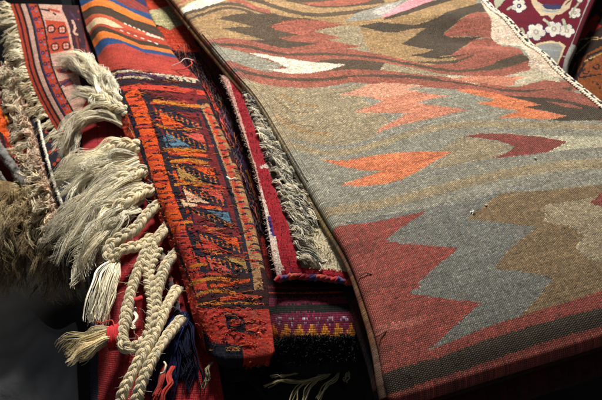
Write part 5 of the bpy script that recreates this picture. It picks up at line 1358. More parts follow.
def link(name, V, F, mat, parent, cols=None, uvs=None, smooth=True, corner=None):
    """V (n,3) world, F (m,4) quads; cols per vertex or corner colours; shifted so that the parent's origin holds."""
    V = np.asarray(V, np.float32); F = np.asarray(F, np.int32)
    if parent is not None:
        off = Vector((0, 0, 0)); p = parent
        while p is not None: off += p.location; p = p.parent
        V = V - np.array(off, np.float32)
    me = bpy.data.meshes.new(name); n = F.shape[1]
    me.vertices.add(len(V)); me.vertices.foreach_set('co', V.ravel())
    me.loops.add(F.size); me.loops.foreach_set('vertex_index', F.ravel())
    me.polygons.add(len(F)); me.polygons.foreach_set('loop_start', np.arange(0, F.size, n, dtype=np.int32)); me.polygons.foreach_set('loop_total', np.full(len(F), n, np.int32))
    me.polygons.foreach_set('use_smooth', np.full(len(F), smooth))
    if cols is not None:
        a = me.color_attributes.new('yarn', 'FLOAT_COLOR', 'POINT'); a.data.foreach_set('color', np.concatenate([cols, np.ones((len(cols), 1))], 1).astype(np.float32).ravel())
    if corner is not None:
        a = me.color_attributes.new('yarn', 'FLOAT_COLOR', 'CORNER'); c = np.repeat(corner, n, 0); a.data.foreach_set('color', np.concatenate([c, np.ones((len(c), 1))], 1).astype(np.float32).ravel())
    if uvs is not None:
        u = me.uv_layers.new(name='weave'); u.data.foreach_set('uv', np.asarray(uvs, np.float32).ravel())
    me.update(calc_edges=True); me.validate()
    me.materials.append(mat)
    o = bpy.data.objects.new(name, me); COL.objects.link(o)
    if parent is not None: o.parent = parent
    return o

def normals(G):
    n = np.cross(np.gradient(G, axis=1), np.gradient(G, axis=0)); n /= np.linalg.norm(n, axis=-1)[..., None] + 1e-12
    return -n if n[..., 2].mean() < 0 else n

def fold(G, C, side, r, turn=math.pi, tail=.04):
    """Turn one edge of the cloth under itself."""
    if side == 'left': A, D = G, C
    elif side == 'right': A, D = G[:, ::-1], C[:, ::-1]
    elif side == 'front': A, D = np.swapaxes(G, 0, 1)[:, ::-1], np.swapaxes(C, 0, 1)[:, ::-1]
    def soft(v, w=21):
        if len(v) < 3 * w: w = max(3, len(v) // 6 * 2 + 1)
        p = np.pad(v, ((w // 2, w // 2), (0, 0)), 'edge'); c = np.cumsum(np.concatenate([np.zeros((1, 3)), p]), 0)
        return (c[w:] - c[:-w]) / w
    n = normals(A)[:, :6].mean(1); ne = n.copy(); n = soft(n) if side != 'front' else n
    k = max(4, int(A.shape[1] * .08)); o = A[:, 0] - A[:, k]; o = soft(o, 9) if side != 'front' else o; o /= np.linalg.norm(o, axis=1)[:, None]
    n = n - o * (n * o).sum(1)[:, None]; n /= np.linalg.norm(n, axis=1)[:, None]
    step = np.linalg.norm(A[:, 0] - A[:, 1], axis=1).mean()
    K = max(6, int(r * turn / step)); rr = r * (.3 + .7 * np.clip(ne[:, 2:3] / .8, 0, 1))
    pts = []
    for a in np.linspace(0, turn, K + 1)[1:]: pts.append(A[:, 0] + o * rr * math.sin(a) - n * rr * (1 - math.cos(a)))
    dirn = o * math.cos(turn) - n * math.sin(turn)
    for s in np.linspace(0, tail, max(2, int(tail / step / 2)) + 1)[1:]: pts.append(pts[K - 1] + dirn * s)
    A2 = np.concatenate([np.stack(pts[::-1], 1), A], 1); D2 = D[:, :1].repeat(len(pts), 1); D2 = np.concatenate([np.clip(D2 * np.exp(np.random.RandomState(5).normal(0, .14, D2.shape[:2]))[..., None], 0, .95), D], 1)
    if side == 'left': return A2, D2, len(pts)
    if side == 'right': return A2[:, ::-1], D2[:, ::-1], 0
    return np.swapaxes(A2[:, ::-1], 0, 1), np.swapaxes(D2[:, ::-1], 0, 1), 0

def inside(poly, X, Y):
    r = np.zeros(X.shape, bool); n = len(poly); j = n - 1
    for i in range(n):
        xi, yi = poly[i]; xj, yj = poly[j]
        if yi != yj: r ^= ((yi > Y) != (yj > Y)) & (X < (xj - xi) * (Y - yi) / (yj - yi) + xi)
        j = i
    return r

def paint(rug, M, N, base, brick=False, seed=1, jag=.6):
    """Colour of every yarn bead: the motifs, woven cell by cell."""
    r = np.random.RandomState(seed)
    j, i = np.mgrid[0:M, 0:N]
    X = (i + .5) / N; jj = ((j + i % 2) // 2 * 2 - i % 2 + 1.0) if brick else j + .5
    Y = jj / M
    X = X + r.uniform(-jag, jag, X.shape) / N * .5; Y = Y + r.uniform(-jag, jag, Y.shape) / M * .5
    idx = np.zeros((M, N), int); names = [base]
    for col, s in PATTERNS.get(rug, []):
        pts = [tuple(float(v) / 1000 for v in t.split(',')) for t in s.split()]
        xs = [p[0] for p in pts]; ys = [p[1] for p in pts]
        j0, j1 = max(0, int(min(ys) * M) - 2), min(M, int(max(ys) * M) + 3); i0, i1 = max(0, int(min(xs) * N) - 2), min(N, int(max(xs) * N) + 3)
        if j1 <= j0 or i1 <= i0: continue
        if col not in names: names.append(col)
        w = inside(pts, X[j0:j1, i0:i1], Y[j0:j1, i0:i1]); idx[j0:j1, i0:i1][w] = names.index(col)
    C = np.array([YARN[n] for n in names])[idx]
    # yarn differences: by bead and by weft row
    bead = r.normal(0, 1, (M + 2, N)); b = bead[((j + i % 2) // 2), i] if brick else bead[:M]
    row = r.normal(0, 1, (M + 2, 1)); row = (row[(j // 2 * 1 + 0)[:, 0]] if brick else row[:M])
    return C, b, row, idx, names
def vary(C, b, row, sb=.16, sr=.08, warm=.03, seed=3):
    r = np.random.RandomState(seed)
    v = np.exp(b * sb + row * sr)[..., None]
    t = r.normal(0, warm, C.shape[:2])[..., None] * np.array([1, .2, -1])
    return np.clip(C * v * (1 + t), 0, .95)

def cloth(name, G, C, mat, parent, thick=.003, u0=0):
    M, N = C.shape[:2]
    idx = np.arange((M + 1) * (N + 1)).reshape(M + 1, N + 1)
    F = np.stack([idx[1:, :-1], idx[1:, 1:], idx[:-1, 1:], idx[:-1, :-1]], -1).reshape(-1, 4)
    j, i = np.mgrid[0:M, 0:N]; i = i - u0 + 1000
    j = j + 1000
    uv = np.stack([np.stack([i, j + 1], -1), np.stack([i + 1, j + 1], -1), np.stack([i + 1, j], -1), np.stack([i, j], -1)], 2).reshape(-1, 2)
    o = link(name, G.reshape(-1, 3), F, mat, parent, uvs=uv, corner=C.reshape(-1, 3))
    if thick:
        s = o.modifiers.new('thickness', 'SOLIDIFY'); s.thickness = thick; s.offset = -1
    return o

class Strands:
    """Collects yarns (tubes) into one mesh."""
    def __init__(self): self.V, self.F, self.C, self.n = [], [], [], 0
    def add(self, P, r, col, sides=5):
        P = np.asarray(P, float); n = len(P); r = np.broadcast_to(np.asarray(r, float), (n,))
        t = np.gradient(P, axis=0); t /= np.linalg.norm(t, axis=1)[:, None] + 1e-12
        ref = np.array([0.0, 0, 1]) if abs(t[:, 2]).mean() < .8 else np.array([1.0, 0, 0])
        a = np.cross(t, ref); a /= np.linalg.norm(a, axis=1)[:, None] + 1e-12; b = np.cross(a, t)
        q = np.arange(sides) * 2 * math.pi / sides
        ring = P[:, None] + (a[:, None] * np.cos(q)[None, :, None] + b[:, None] * np.sin(q)[None, :, None]) * r[:, None, None]
        k = np.arange(n * sides).reshape(n, sides) + self.n; kn = np.roll(k, -1, 1)
        self.F.append(np.stack([k[:-1], kn[:-1], kn[1:], k[1:]], -1).reshape(-1, 4))
        self.V.append(ring.reshape(-1, 3)); self.n += n * sides
        col = np.asarray(col, float)
        self.C.append(np.repeat(col, sides, 0) if col.ndim == 2 else np.tile(col, (n * sides, 1)))
    def build(self, name, mat, parent): return link(name, np.concatenate(self.V), np.concatenate(self.F), mat, parent, cols=np.concatenate(self.C))

def wiggle(n, amp, r, cycles=2.5):
    s = np.linspace(0, 1, n); w = np.zeros((n, 3))
    for k in range(3):
        for _ in range(2): w[:, k] += np.sin(s * r.uniform(.4, cycles) * 6.28 + r.uniform(0, 6.28)) * r.uniform(.3, 1)
    return (w - w[0]) * amp * s[:, None] ** .7

def shade(c, r, s=.18, warm=.05):
    c = np.asarray(c, float) * math.exp(r.normal(0, s)); t = r.normal(0, warm)
    return np.clip(c * np.array([1 + t, 1, 1 - 1.4 * t]), 0, .95)

CREAM = lin((234,224,198)); ROPE = lin((208,194,160)); WOOL = lin((196,176,134))
def hank(name, parent, path, n, w0, w1, rad, seed, col=CREAM, flat=.5, wav=.008, seg=14, lenv=.18, clump=22, mat=None, mid=None):
    """A bunch of loose yarns along a path of (px, py, z)."""
    r = np.random.RandomState(seed); S = Strands()
    P = curve([at(*p) for p in path], 40); k = chord(P)
    t = np.gradient(P, axis=0); t /= np.linalg.norm(t, axis=1)[:, None]
    up = np.array([0, 0, 1.0]); a = np.cross(t, up); a /= np.linalg.norm(a, axis=1)[:, None] + 1e-9; b = np.cross(a, t)
    if rad < .0008: n = int(n * 1.35); rad *= .8
    cl = [(r.uniform(-1, 1), r.uniform(-.6, 1), wiggle(seg, wav, r), r.uniform(1 - lenv * 1.6, 1.0), r.normal(0, .2)) for _ in range(max(1, n // clump))]
    for i in range(n):
        cu, cv, cw, cl_, cc = cl[r.randint(len(cl))]
        end = min(1.0, cl_ * r.uniform(1 - lenv * .5, 1.05)); s = np.linspace(0, end, seg)
        base = np.stack([np.interp(s * k[-1], k, P[:, c]) for c in range(3)], 1)
        A = np.stack([np.interp(s * k[-1], k, a[:, c]) for c in range(3)], 1); B = np.stack([np.interp(s * k[-1], k, b[:, c]) for c in range(3)], 1)
        u = .92 * cu + .13 * r.normal(); v = .92 * cv + .16 * r.normal()
        if mid: w = np.interp(s, [0, .35, 1], [w0, mid, w1])
        else: w = w0 + (w1 - w0) * s ** .8
        p = base + A * (u * w)[:, None] + B * (v * w * flat)[:, None] + cw + wiggle(seg, wav * .22, r, 2.2)
        p[:, 2] = np.maximum(p[:, 2], base[:, 2] - .012)
        S.add(p, rad * np.linspace(1, .45, seg) * r.uniform(.7, 1.25), shade(col, r) * math.exp(cc), 4)
    return S.build(name, mat or M_SILK, parent)

def braid(name, parent, path, w, seed, col=ROPE, start=0, taper=1.0, period=1.75):
    r = np.random.RandomState(seed); S = Strands()
    P0 = curve([at(*p) for p in path], 60); L = chord(P0)[-1]
    n = max(30, int(L / (w * .10))); P = curve(P0, n); s = np.linspace(0, L, n)
    t = np.gradient(P, axis=0); t /= np.linalg.norm(t, axis=1)[:, None]
    up = np.array([0, -.35, 1.0]); up /= np.linalg.norm(up)
    a = np.cross(t, up); a /= np.linalg.norm(a, axis=1)[:, None]; b = np.cross(a, t)
    ww = w * np.linspace(1, taper, n) * (1 + .07 * np.sin(s / w * r.uniform(.5, .9) + r.uniform(0, 6)) + .05 * np.sin(s / w * 1.7 + r.uniform(0, 6)))
    for k in range(3):
        ph = 2 * math.pi * (s / (w * period * 1.25) + k / 3)
        cx = np.sin(ph) * ww * .29; cy = np.sin(2 * ph) * ww * .15
        core = P + a * cx[:, None] + b * cy[:, None]
        ct = np.gradient(core, axis=0); ct /= np.linalg.norm(ct, axis=1)[:, None]
        ca = np.cross(ct, up); ca /= np.linalg.norm(ca, axis=1)[:, None] + 1e-9; cb = np.cross(ca, ct)
        c0 = shade(col, r, .09, .03)
        for y in range(7):
            tw = s / (w * 1.9) * 2 * math.pi + y * 2 * math.pi / 7 + r.uniform(-.2, .2)
            q = core + ca * (np.cos(tw) * ww * .155)[:, None] + cb * (np.sin(tw) * ww * .155)[:, None]
            S.add(q, ww * .088 * r.uniform(.9, 1.12), shade(c0, r, .10, .03), 6)
        for _ in range(int(L / .008)):            # stray fibres
            i0 = r.randint(0, n - 4); d = r.normal(0, 1, 3); d[2] = abs(d[2])
            q = core[i0] + np.linspace(0, 1, 5)[:, None] * (d * w * .4 + ct[i0] * w * .5) + wiggle(5, .0012, r)
            S.add(q, .00022, shade(col, r), 3)
    return S.build(name, M_YARN, parent)

def cord(name, parent, P, rad, colfn, seed=0, plies=2, turn=.006, wob=.0005, mat=None):
    """A twisted cord; colfn(i, n) gives its colour along the length."""
    r = np.random.RandomState(seed); L = chord(np.asarray(P))[-1]; n = max(12, int(L / (rad * .9))); C = curve(P, n) + r.normal(0, wob, (n, 3))
    s = np.linspace(0, L, n); t = np.gradient(C, axis=0); t /= np.linalg.norm(t, axis=1)[:, None]
    ref = np.array([0, 0, 1.0]); a = np.cross(t, ref); a /= np.linalg.norm(a, axis=1)[:, None] + 1e-9; b = np.cross(a, t); S = Strands()
    cols = np.array([colfn(i, n) for i in range(n)])
    for k in range(plies):
        q = 2 * math.pi * (s / turn + k / plies)
        S.add(C + a * (np.cos(q) * rad * .45)[:, None] + b * (np.sin(q) * rad * .45)[:, None], rad * .68, cols * np.exp(r.normal(0, .08, (n, 1))), 6)
    return S.build(name, mat or M_YARN, parent)

def fringe(name, parent, edge, n, seed, length, outfn, col=CREAM, per=9, rad=.0006, spread=.004, seg=9, droop=.5, mat=None, curl=.003, lenv=.35):
    """Short tufts knotted along an edge (world points)."""
    r = np.random.RandomState(seed); S = Strands(); E_ = curve(edge, 200)
    for i in range(n):
        f = (i + r.uniform(-.3, .3)) / n; p0 = E_[min(199, max(0, int(f * 199)))]; d = outfn(f, r); d = d / np.linalg.norm(d)
        L = length(f) * r.uniform(1 - lenv, 1 + lenv * .6); tl = r.normal(0, .12); cw = wiggle(seg, curl, r, 1.6); side = np.cross(d, [0, 0, 1.0])
        for _ in range(per):
            s = np.linspace(0, 1, seg)[:, None]; l = L * r.uniform(.7, 1.1); e = (side * r.normal() + np.array([0, 0, 1.0]) * r.normal() * .8) * spread
            q = p0 + r.normal(0, spread * .25, 3) + d * s * l + e * s ** 1.2 + np.array([0, 0, -1.0]) * (droop * l) * s ** 2 + cw + wiggle(seg, curl * .4, r, 2.5)
            S.add(q, rad * np.linspace(1.1, .55, seg) * r.uniform(.7, 1.2), shade(col, r, .12) * math.exp(tl), 4)
    return S.build(name, mat or M_SILK, parent)

def loose_threads(name, parent, G, C, pick, n, seed, length, lift=.0016, rad=.0005, along=False, tint=None):
    """Worn floats of yarn standing a little off the cloth."""
    r = np.random.RandomState(seed); S = Strands(); M, N = C.shape[:2]; nn = normals(G); c = 0; tries = 0
    while c < n and tries < n * 12:
        tries += 1
        i, j = r.randint(1, N - 1), r.randint(1, M - 1)
        if not pick(i / N, j / M, r): continue
        c += 1
        d = (G[j, i + 1] - G[j, i]) if not along else (G[j + 1, i] - G[j, i]); d = d / np.linalg.norm(d) + r.normal(0, .16, 3); o = nn[j, i]
        l = length * r.uniform(.4, 1.4); s = np.linspace(0, 1, 7)
        q = G[j, i] + d * ((s - .5) * l)[:, None] + o * (np.sin(s * math.pi) * lift * r.uniform(.3, 1.6) + .0004)[:, None] + wiggle(7, .0012, r)
        col = C[j, i] if tint is None or r.rand() < .6 else lin(tint[r.randint(len(tint))])
        S.add(q, rad * r.uniform(.6, 1.3), shade(col, r, .25), 4)
    return S.build(name, M_YARN, parent)

# ================================================================ the rugs
G0 = {k: f() for k, f in GRIDS.items()}

# ---- big kilim
root = thing('kilim', 'large folded flat-woven kilim with grey, orange and brick-red zigzags, lying uppermost on the pile', 'rug', base_of(G0['kilim']))
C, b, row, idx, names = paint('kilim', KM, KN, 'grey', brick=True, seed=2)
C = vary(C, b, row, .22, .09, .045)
# slits and outlining yarns where two colours meet
ed = np.zeros(idx.shape, bool); ed[:, 1:] = idx[:, 1:] != idx[:, :-1]; re_ = np.random.RandomState(8).rand(*idx.shape); front = (np.arange(KM) / KM > .45)[:, None]
C[ed & front & (re_ < .40)] = np.clip(C[ed & front & (re_ < .40)] * 1.5, 0, .7); C[ed & front & (re_ > .75)] *= .5
r_ = np.random.RandomState(4); spk = r_.rand(*C.shape[:2]); C[spk < .05] *= .6; C[spk > .95] = np.clip(C[spk > .95] * 1.35, 0, .9)
Gk, Ck, u0 = fold(G0['kilim'], C, 'left', .0085, math.pi, .06)
# ribs of the bound warp along the left fold
M_, N_ = Gk.shape[0], Gk.shape[1]; nk = normals(Gk)
Gk, Ck, _ = fold(Gk, Ck, 'front', .013, math.pi, .07)
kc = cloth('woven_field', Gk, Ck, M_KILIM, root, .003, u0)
Gl = G0['kilim']; nn = normals(Gl); o_ = Gl[:, 0] - Gl[:, 5]; o_ /= np.linalg.norm(o_, axis=1)[:, None]
for q, (a_, dr) in enumerate([(-.0036, 0), (-.0006, 0), (.5, 1)]):
    if dr: P_ = Gl[:, 0] + o_ * (.0088 * math.sin(a_)) - nn[:, 0] * (.0085 - .0088 * math.cos(a_))
    else: P_ = Gl[:, 0] - o_ * (-a_) - nn[:, 0] * .0003
    def cf(i, n, cc=C[:, 1], q=q):
        c = cc[min(KM - 1, int((.30 + .36 * i / n) * KM))]; return np.clip(c * .7 + .3 * lin((160,152,138)) * (1.1 if q % 2 else .8), 0, .9)
    cord('selvedge_cord', root, P_[int(.30 * KM):int(.66 * KM)], .00095, cf, 60 + q, 2, .006, .00012)
# the lower half of the folded cloth shows as a second roll under the first
A_ = np.linspace(-.35, math.pi, 22); rl = np.random.RandomState(9); sway = curve(np.stack([np.arange(12), rl.normal(0, .0012, 12), np.zeros(12)], 1), KM + 1)[:, 1:2]
Lb = Gl[:, 0] + o_ * (.0072 + sway) - nn[:, 0] * .0120
GL2 = np.stack([Lb + o_ * (.0062 * math.sin(a)) - nn[:, 0] * (.0062 * (1 - math.cos(a))) if a >= 0 else Lb + o_ * (.02 * a) for a in A_[::-1]], 1)
bandc = [lin(c) for c in [(120,92,48), (58,44,32), (132,106,60), (150,122,70), (84,66,40), (126,100,54), (110,104,88), (140,112,62), (70,52,34), (120,92,50), (138,110,64)]]
jj_ = np.arange(KM); sel = ((jj_ / 16 + 2 * np.sin(jj_ / 37.0)).astype(int)) % len(bandc)
CL2 = (.55 * np.array(bandc)[sel] + .45 * np.roll(C[:, 3], 22, 0) * np.array([.8, .68, .5]))[:, None].repeat(len(A_) - 1, 1) * np.exp(rl.normal(0, .25, (KM, 1, 1))) * np.exp(rl.normal(0, .16, (KM, len(A_) - 1, 1)))
cloth('lower_fold', GL2, CL2, M_KILIM, root, .002)
Pr = Gl[:, -1] + nn[:, -1] * .002; oR = Gl[:, -1] - Gl[:, -5]; oR /= np.linalg.norm(oR, axis=1)[:, None]
WHT, BLK = lin((226,212,190)), lin((36,32,32))
cord('edge_binding', root, Pr + oR * .001, .0026, lambda i, n: WHT, 71, 2, .010, .0003)
cord('edge_binding', root, Pr + oR * .0058 - nn[:, -1] * .001, .0020, lambda i, n: BLK if i % 9 < 6 else WHT, 72, 2, .010, .0003)
cord('edge_binding', root, Pr + oR * .0100 - nn[:, -1] * .0025, .0022, lambda i, n: WHT if i % 11 < 9 else BLK, 73, 2, .010, .0003)
def bits(name, parent, pts, rad, col, seed):
    r = np.random.RandomState(seed); S = Strands(); P_ = curve([at(*p) for p in pts], 10) + wiggle(10, .001, r)
    S.add(P_, rad, col, 5); return S.build(name, M_YARN, parent)
bits('loose_thread', root, [(358,277,.0),(363,274,.003),(368,272,.003),(371,274,.001)], .0006, lin((40,38,36)), 1)
bits('loose_thread', root, [(374,337,-.008),(378,336,-.006),(383,334,-.006),(387,332,-.008)], .0007, lin((36,34,32)), 2)

r = np.random.RandomState(77); S = Strands()
for _ in range(2600):
    i, j = r.randint(0, KN), r.randint(int(.25 * KM), KM); d = r.normal(0, 1, 3); d[2] = abs(d[2]) * .5; d /= np.linalg.norm(d); s = np.linspace(0, 1, 5)[:, None]
    S.add(Gl[j, i] + nn[j, i] * .0004 + d * s * r.uniform(.002, .006) + wiggle(5, .0012, r), .00013, np.clip(C[j, i] * 1.3, 0, .9), 3)
S.build('stray_fibres', M_YARN, root)

# ---- striped and brocaded rug
G = G0['striped']
root = thing('striped_rug', 'long folded rug with orange, blue and brown stripes behind a worn orange-red brocade end', 'rug', base_of(G))
C, b, row, idx, names = paint('striped', SM, SN, 'blackred', seed=12)
C = vary(C, b, row, .20, .12, .05)
# brocade begins behind this row; its floats bulge
jb = int(.385 * SM)
r_ = np.random.RandomState(13); bul = r_.normal(0, 1, (SM + 1, SN + 1)); 
for _ in range(1): bul = (bul + np.roll(bul, 1, 1) + np.roll(bul, -1, 1) + np.roll(bul, 2, 1)) / 2.2
wgt = np.clip((np.arange(SM + 1) - jb) / 6, 0, 1)[:, None]
Gs = G.copy(); Gs[..., 2] += bul * .00035 * wgt
Gs2, Cs2, u0 = fold(Gs, C, 'left', .013, math.pi * .9, .05)
Gs2, Cs2, _ = fold(Gs2, Cs2, 'right', .007, math.pi * .9, .04)
Gs2, Cs2, _ = fold(Gs2, Cs2, 'front', .012, math.pi, .06)
cut = jb
cloth('striped_field', Gs2[:cut + 1], Cs2[:cut], M_FLAT, root, .003, u0)
cloth('brocade_end', Gs2[cut:], Cs2[cut:], M_BROC, root, .003, u0)
tints = [(206,120,34), (190,110,40), (222,86,30), (34,30,46), (150,34,36), (190,60,44)]
loose_threads('brocade_floats', root, Gs, C, lambda u, v, r: v > .40, 620, 14, .008, .0007, .00055, tint=tints)
loose_threads('brocade_floats', root, Gs, C, lambda u, v, r: v > .40 and .34 < u < .80, 300, 15, .014, .0016, .0006, tint=tints[:3])
bits('loose_thread', root, [(172,66,-.04),(180,62,-.034),(186,58,-.032),(192,60,-.036)], .0008, lin((220,200,190)), 3)
bits('loose_thread', root, [(176,70,-.044),(184,69,-.038),(190,66,-.036),(191,60,-.038)], .0010, lin((206,52,44)), 4)
bits('loose_thread', root, [(227,177,-.034),(231,179,-.03),(236,178,-.03)], .0016, lin((224,212,196)), 5)

# ---- banded rug in the gap
G = G0['banded']
root = thing('banded_rug', 'narrow dark red banded rug in the gap, ending in gold triangles and black pile', 'rug', base_of(G))
C, b, row, idx, names = paint('banded', BM, BN, 'blackwine', seed=22); C0 = C.copy(); bp = idx == names.index('blackpile')
C = vary(C, b, row, .28, .15, .06)
Gb, Cb, u0 = fold(G, C, 'left', .011, math.pi * .9, .04)
Gb, Cb, _ = fold(Gb, Cb, 'front', .010, math.pi, .05)
cloth('woven_field', Gb, Cb, M_BROC, root, .003, u0)
loose_threads('stray_yarns', root, G, C, lambda u, v, r: .30 < v < .80 and u < .5, 900, 23, .02, .003, .00045, along=True, tint=[(150,40,44), (96,24,40), (60,40,80), (190,110,40), (40,30,34), (170,60,50)])
r = np.random.RandomState(24); S = Strands(); nn = normals(G)
for _ in range(9000):
    i, j = r.randint(0, BN), r.randint(int(.80 * BM), BM)
    if not bp[j, i]: continue
    d = nn[j, i] + r.normal(0, .45, 3); s = np.linspace(0, 1, 4)[:, None]
    S.add(G[j, i] + d * s * .0036 * r.uniform(.5, 1.3) + wiggle(4, .0012, r), .0006, shade(lin((28,31,31)), r, .25), 3)
S.build('black_pile', M_DARK, root)

# ---- pile rug, red edge and grey shag
G = G0['pile']
root = thing('shaggy_rug', 'small folded rug with carmine edge and shaggy grey pile, wedged beside the big kilim', 'rug', base_of(G))
C, b, row, idx, names = paint('pile', PM, PN, 'greyfelt', seed=32); gf = idx == names.index('greyfelt'); fe = idx == names.index('felt')
C = vary(C, b, row, .16, .06, .04)
Gp_, Cp_, _ = fold(G, C * 1.0, 'front', .0075, math.pi, .05)
cloth('woven_edge', Gp_, Cp_, M_PILE, root, .003)
r = np.random.RandomState(33); S = Strands(); nn = normals(G)
for _ in range(1500):
    i, j = r.randint(0, PN), r.randint(0, PM)
    if not gf[j, i] or i / PN > .85: continue
    d1 = G[min(PM, j + 1), i] - G[j, i]; d1 /= np.linalg.norm(d1) + 1e-9; d2 = G[j, min(PN, i + 1)] - G[j, i]; d2 /= np.linalg.norm(d2) + 1e-9
    d = d1 * r.uniform(.5, .9) + d2 * r.uniform(.5, .9); l = r.uniform(.014, .024); tone = lin([(214,206,184), (190,182,162), (150,144,132), (96,92,86), (226,218,198), (176,168,150)][r.randint(6)]); cw = wiggle(8, .002, r, 1.5)
    for _ in range(8):
        s = np.linspace(0, 1, 8); q = G[j, i] + r.normal(0, .0011, 3) + d * (s * l * r.uniform(.85, 1.05))[:, None] + nn[j, i] * (np.sin(s * 2.9) * .0065 + .002)[:, None] + cw + wiggle(8, .0008, r)
        S.add(q, .0006 * np.linspace(1.1, .7, 8), shade(tone, r, .1), 4)
S.build('grey_shag', M_SILK, root)
for t_ in (fe,):
    S = Strands()
    for _ in range(2600):
        i, j = r.randint(0, PN), r.randint(0, PM)
        if not t_[j, i]: continue
        d = nn[j, i] * .5 + r.normal(0, .6, 3); s = np.linspace(0, 1, 4)[:, None]
        S.add(G[j, i] + d * s * .004 + wiggle(4, .001, r), .0004, shade(lin((222,208,176)), r, .15), 3)
    S.build('cream_felt_nap', M_SILK, root)
S = Strands()
for _ in range(2600):
    i, j = r.randint(0, PN), r.randint(0, PM)
    if gf[j, i] or fe[j, i]: continue
    d = nn[j, i] * .6 + r.normal(0, .6, 3); s = np.linspace(0, 1, 4)[:, None]
    S.add(G[j, i] + d * s * .0026 + wiggle(4, .0008, r), .0003, shade(C[j, i], r, .2), 3)
S.build('nap', M_SILK, root)
OC = [lin((164,38,40)), lin((58,52,104)), lin((170,66,44)), lin((132,30,38))]
e_ = G[-1, :] + np.array([0, -.006, -.004]); cord('overcast_edge', root, e_[:76], .0048, lambda i, n: OC[(i // 2) % 4], 35, 2, .013, .0005)
S = Strands(); Lf = G[:, 0]
for j in range(0, PM, 1):
    for _ in range(2):
        d = np.array([-1.0, -.2, .4]) + r.normal(0, .7, 3); s = np.linspace(0, 1, 4)[:, None]
        S.add(Lf[j] + r.normal(0, .001, 3) + d * s * .002, .00028, shade(lin((214,190,176)), r, .15), 3)
S.build('edge_fuzz', M_SILK, root)
bits('loose_thread', root, [(313,258,-.03),(318,262,-.024),(322,266,-.024),(321,272,-.03)], .0011, lin((230,222,206)), 6)
bits('loose_thread', root, [(311,262,-.03),(319,261,-.024),(327,262,-.026)], .0011, lin((230,222,206)), 7)
bits('loose_thread', root, [(260,166,-.034),(268,164,-.028),(274,166,-.03)], .0022, lin((224,206,196)), 8)

# ---- red rug with braids and tassels
G = G0['red']
root = thing('tasselled_rug', 'red rug edge hung with thick cream braids and wool tassels', 'rug', base_of(G))
C, b, row, idx, names = paint('red', RM, RN, 'tred', seed=42); C = vary(C, b, row, .15, .07, .04)
Gr, Cr, u0 = fold(G, C, 'left', .009, math.pi * .9, .05)
Gr, Cr, _ = fold(Gr, Cr, 'front', .010, math.pi, .05)
cloth('woven_field', Gr, Cr, M_FLAT, root, .004, u0)
z = -.066
hank('tassel', root, [(126,122,z),(112,112,z+.004),(104,98,z+.010),(96,76,z+.014),(84,62,z+.010),(66,58,z),(54,62,z-.012)], 289, .007, .013, .00055, 101, wav=.008)
hank('tassel', root, [(118,118,z),(108,108,z+.004),(96,98,z+.010),(82,94,z+.006),(70,97,z-.002)], 153, .006, .010, .0007, 102, wav=.008)
hank('tassel', root, [(128,126,z),(116,118,z+.008),(100,114,z+.012),(84,118,z+.006),(72,130,z-.004),(64,150,z-.02),(60,162,z-.03)], 323, .009, .014, .00055, 103, wav=.008)
hank('tassel', root, [(136,146,z+.004),(122,148,z+.010),(104,156,z+.010),(86,166,z+.004),(70,178,z-.008),(58,196,z-.024)], 391, .010, .026, .00055, 104, wav=.008, lenv=.25)
hank('tassel', root, [(142,172,z+.004),(124,180,z+.012),(104,192,z+.012),(84,210,z+.002),(66,234,z-.016),(48,262,z-.036)], 442, .011, .026, .00055, 105, wav=.0085, lenv=.3)
hank('tassel', root, [(140,198,z+.004),(126,206,z+.010),(110,222,z+.008),(98,244,z),(86,270,z-.012)], 255, .009, .017, .00055, 106, wav=.008, lenv=.3)
hank('tassel', root, [(117,262,z+.004),(111,272,z+.012),(106,288,z+.014),(102,304,z+.010),(98,324,z)], 84, .005, .016, .0010, 107, col=lin((234,224,196)), wav=.0022, mid=.017, lenv=.06, clump=2)
tw = hank('tassel', root, [(118,336,z+.006),(108,336,z+.010),(94,342,z+.008),(80,350,z),(66,360,z-.010)], 323, .008, .026, .0009, 108, col=lin((226,208,168)), wav=.003, lenv=.22)
hank('tassel', root, [(136,308,z),(138,318,z+.004),(136,330,z+.004)], 40, .004, .006, .0009, 109, wav=.002)
for q, (pth, n_, w0, w1) in enumerate([
 ([(140,158,z+.010),(122,162,z+.016),(100,174,z+.012),(78,192,z),(60,222,z-.022)], 230, .010, .020),
 ([(144,184,z+.010),(126,190,z+.016),(104,206,z+.012),(82,228,z),(58,254,z-.026)], 230, .010, .020),
 ([(138,208,z+.010),(122,216,z+.014),(106,234,z+.010),(92,256,z),(78,284,z-.018)], 170, .009, .017),
 ([(128,110,z+.012),(118,98,z+.018),(112,84,z+.018),(100,70,z+.014),(80,66,z+.004)], 150, .008, .012)]):
    hank('tassel', root, pth, n_, w0, w1, .00065, 150 + q, wav=.009, lenv=.3, seg=18)
# red wrapping round the lower tassel
S = Strands(); r = np.random.RandomState(110); c0, c1 = at(112, 324, z+.008), at(117, 350, z+.006)
for k_ in range(16):
    f = k_ / 15; cc = at(114 + 2 * math.sin(f * 3), 337, z + .008) + np.array([(f - .5) * .011, (f - .5) * .004, 0]); q = np.linspace(0, 6.3, 20)
    ax = np.array([-.12, 1.0, .0]); S.add(cc + ax * (np.cos(q) * .0155)[:, None] + np.array([0, 0, 1.0]) * (np.sin(q) * .0125)[:, None] + r.normal(0, .0004, (20, 3)), .0013, shade(lin((196,30,36)), r, .12), 5)
S.build('red_wrapping', M_YARN, tw)
tw['label'] = 'cream tassel bound with red yarn'
bits('red_thread', tw, [(96,322,z+.006),(104,322,z+.016),(112,319,z+.02),(116,330,z+.018)], .0009, lin((196,60,40)), 9)
bits('red_patch', root, [(131,300,z+.009),(136,301,z+.012),(142,300,z+.010)], .0042, lin((186,36,36)), 10)
W = .0165
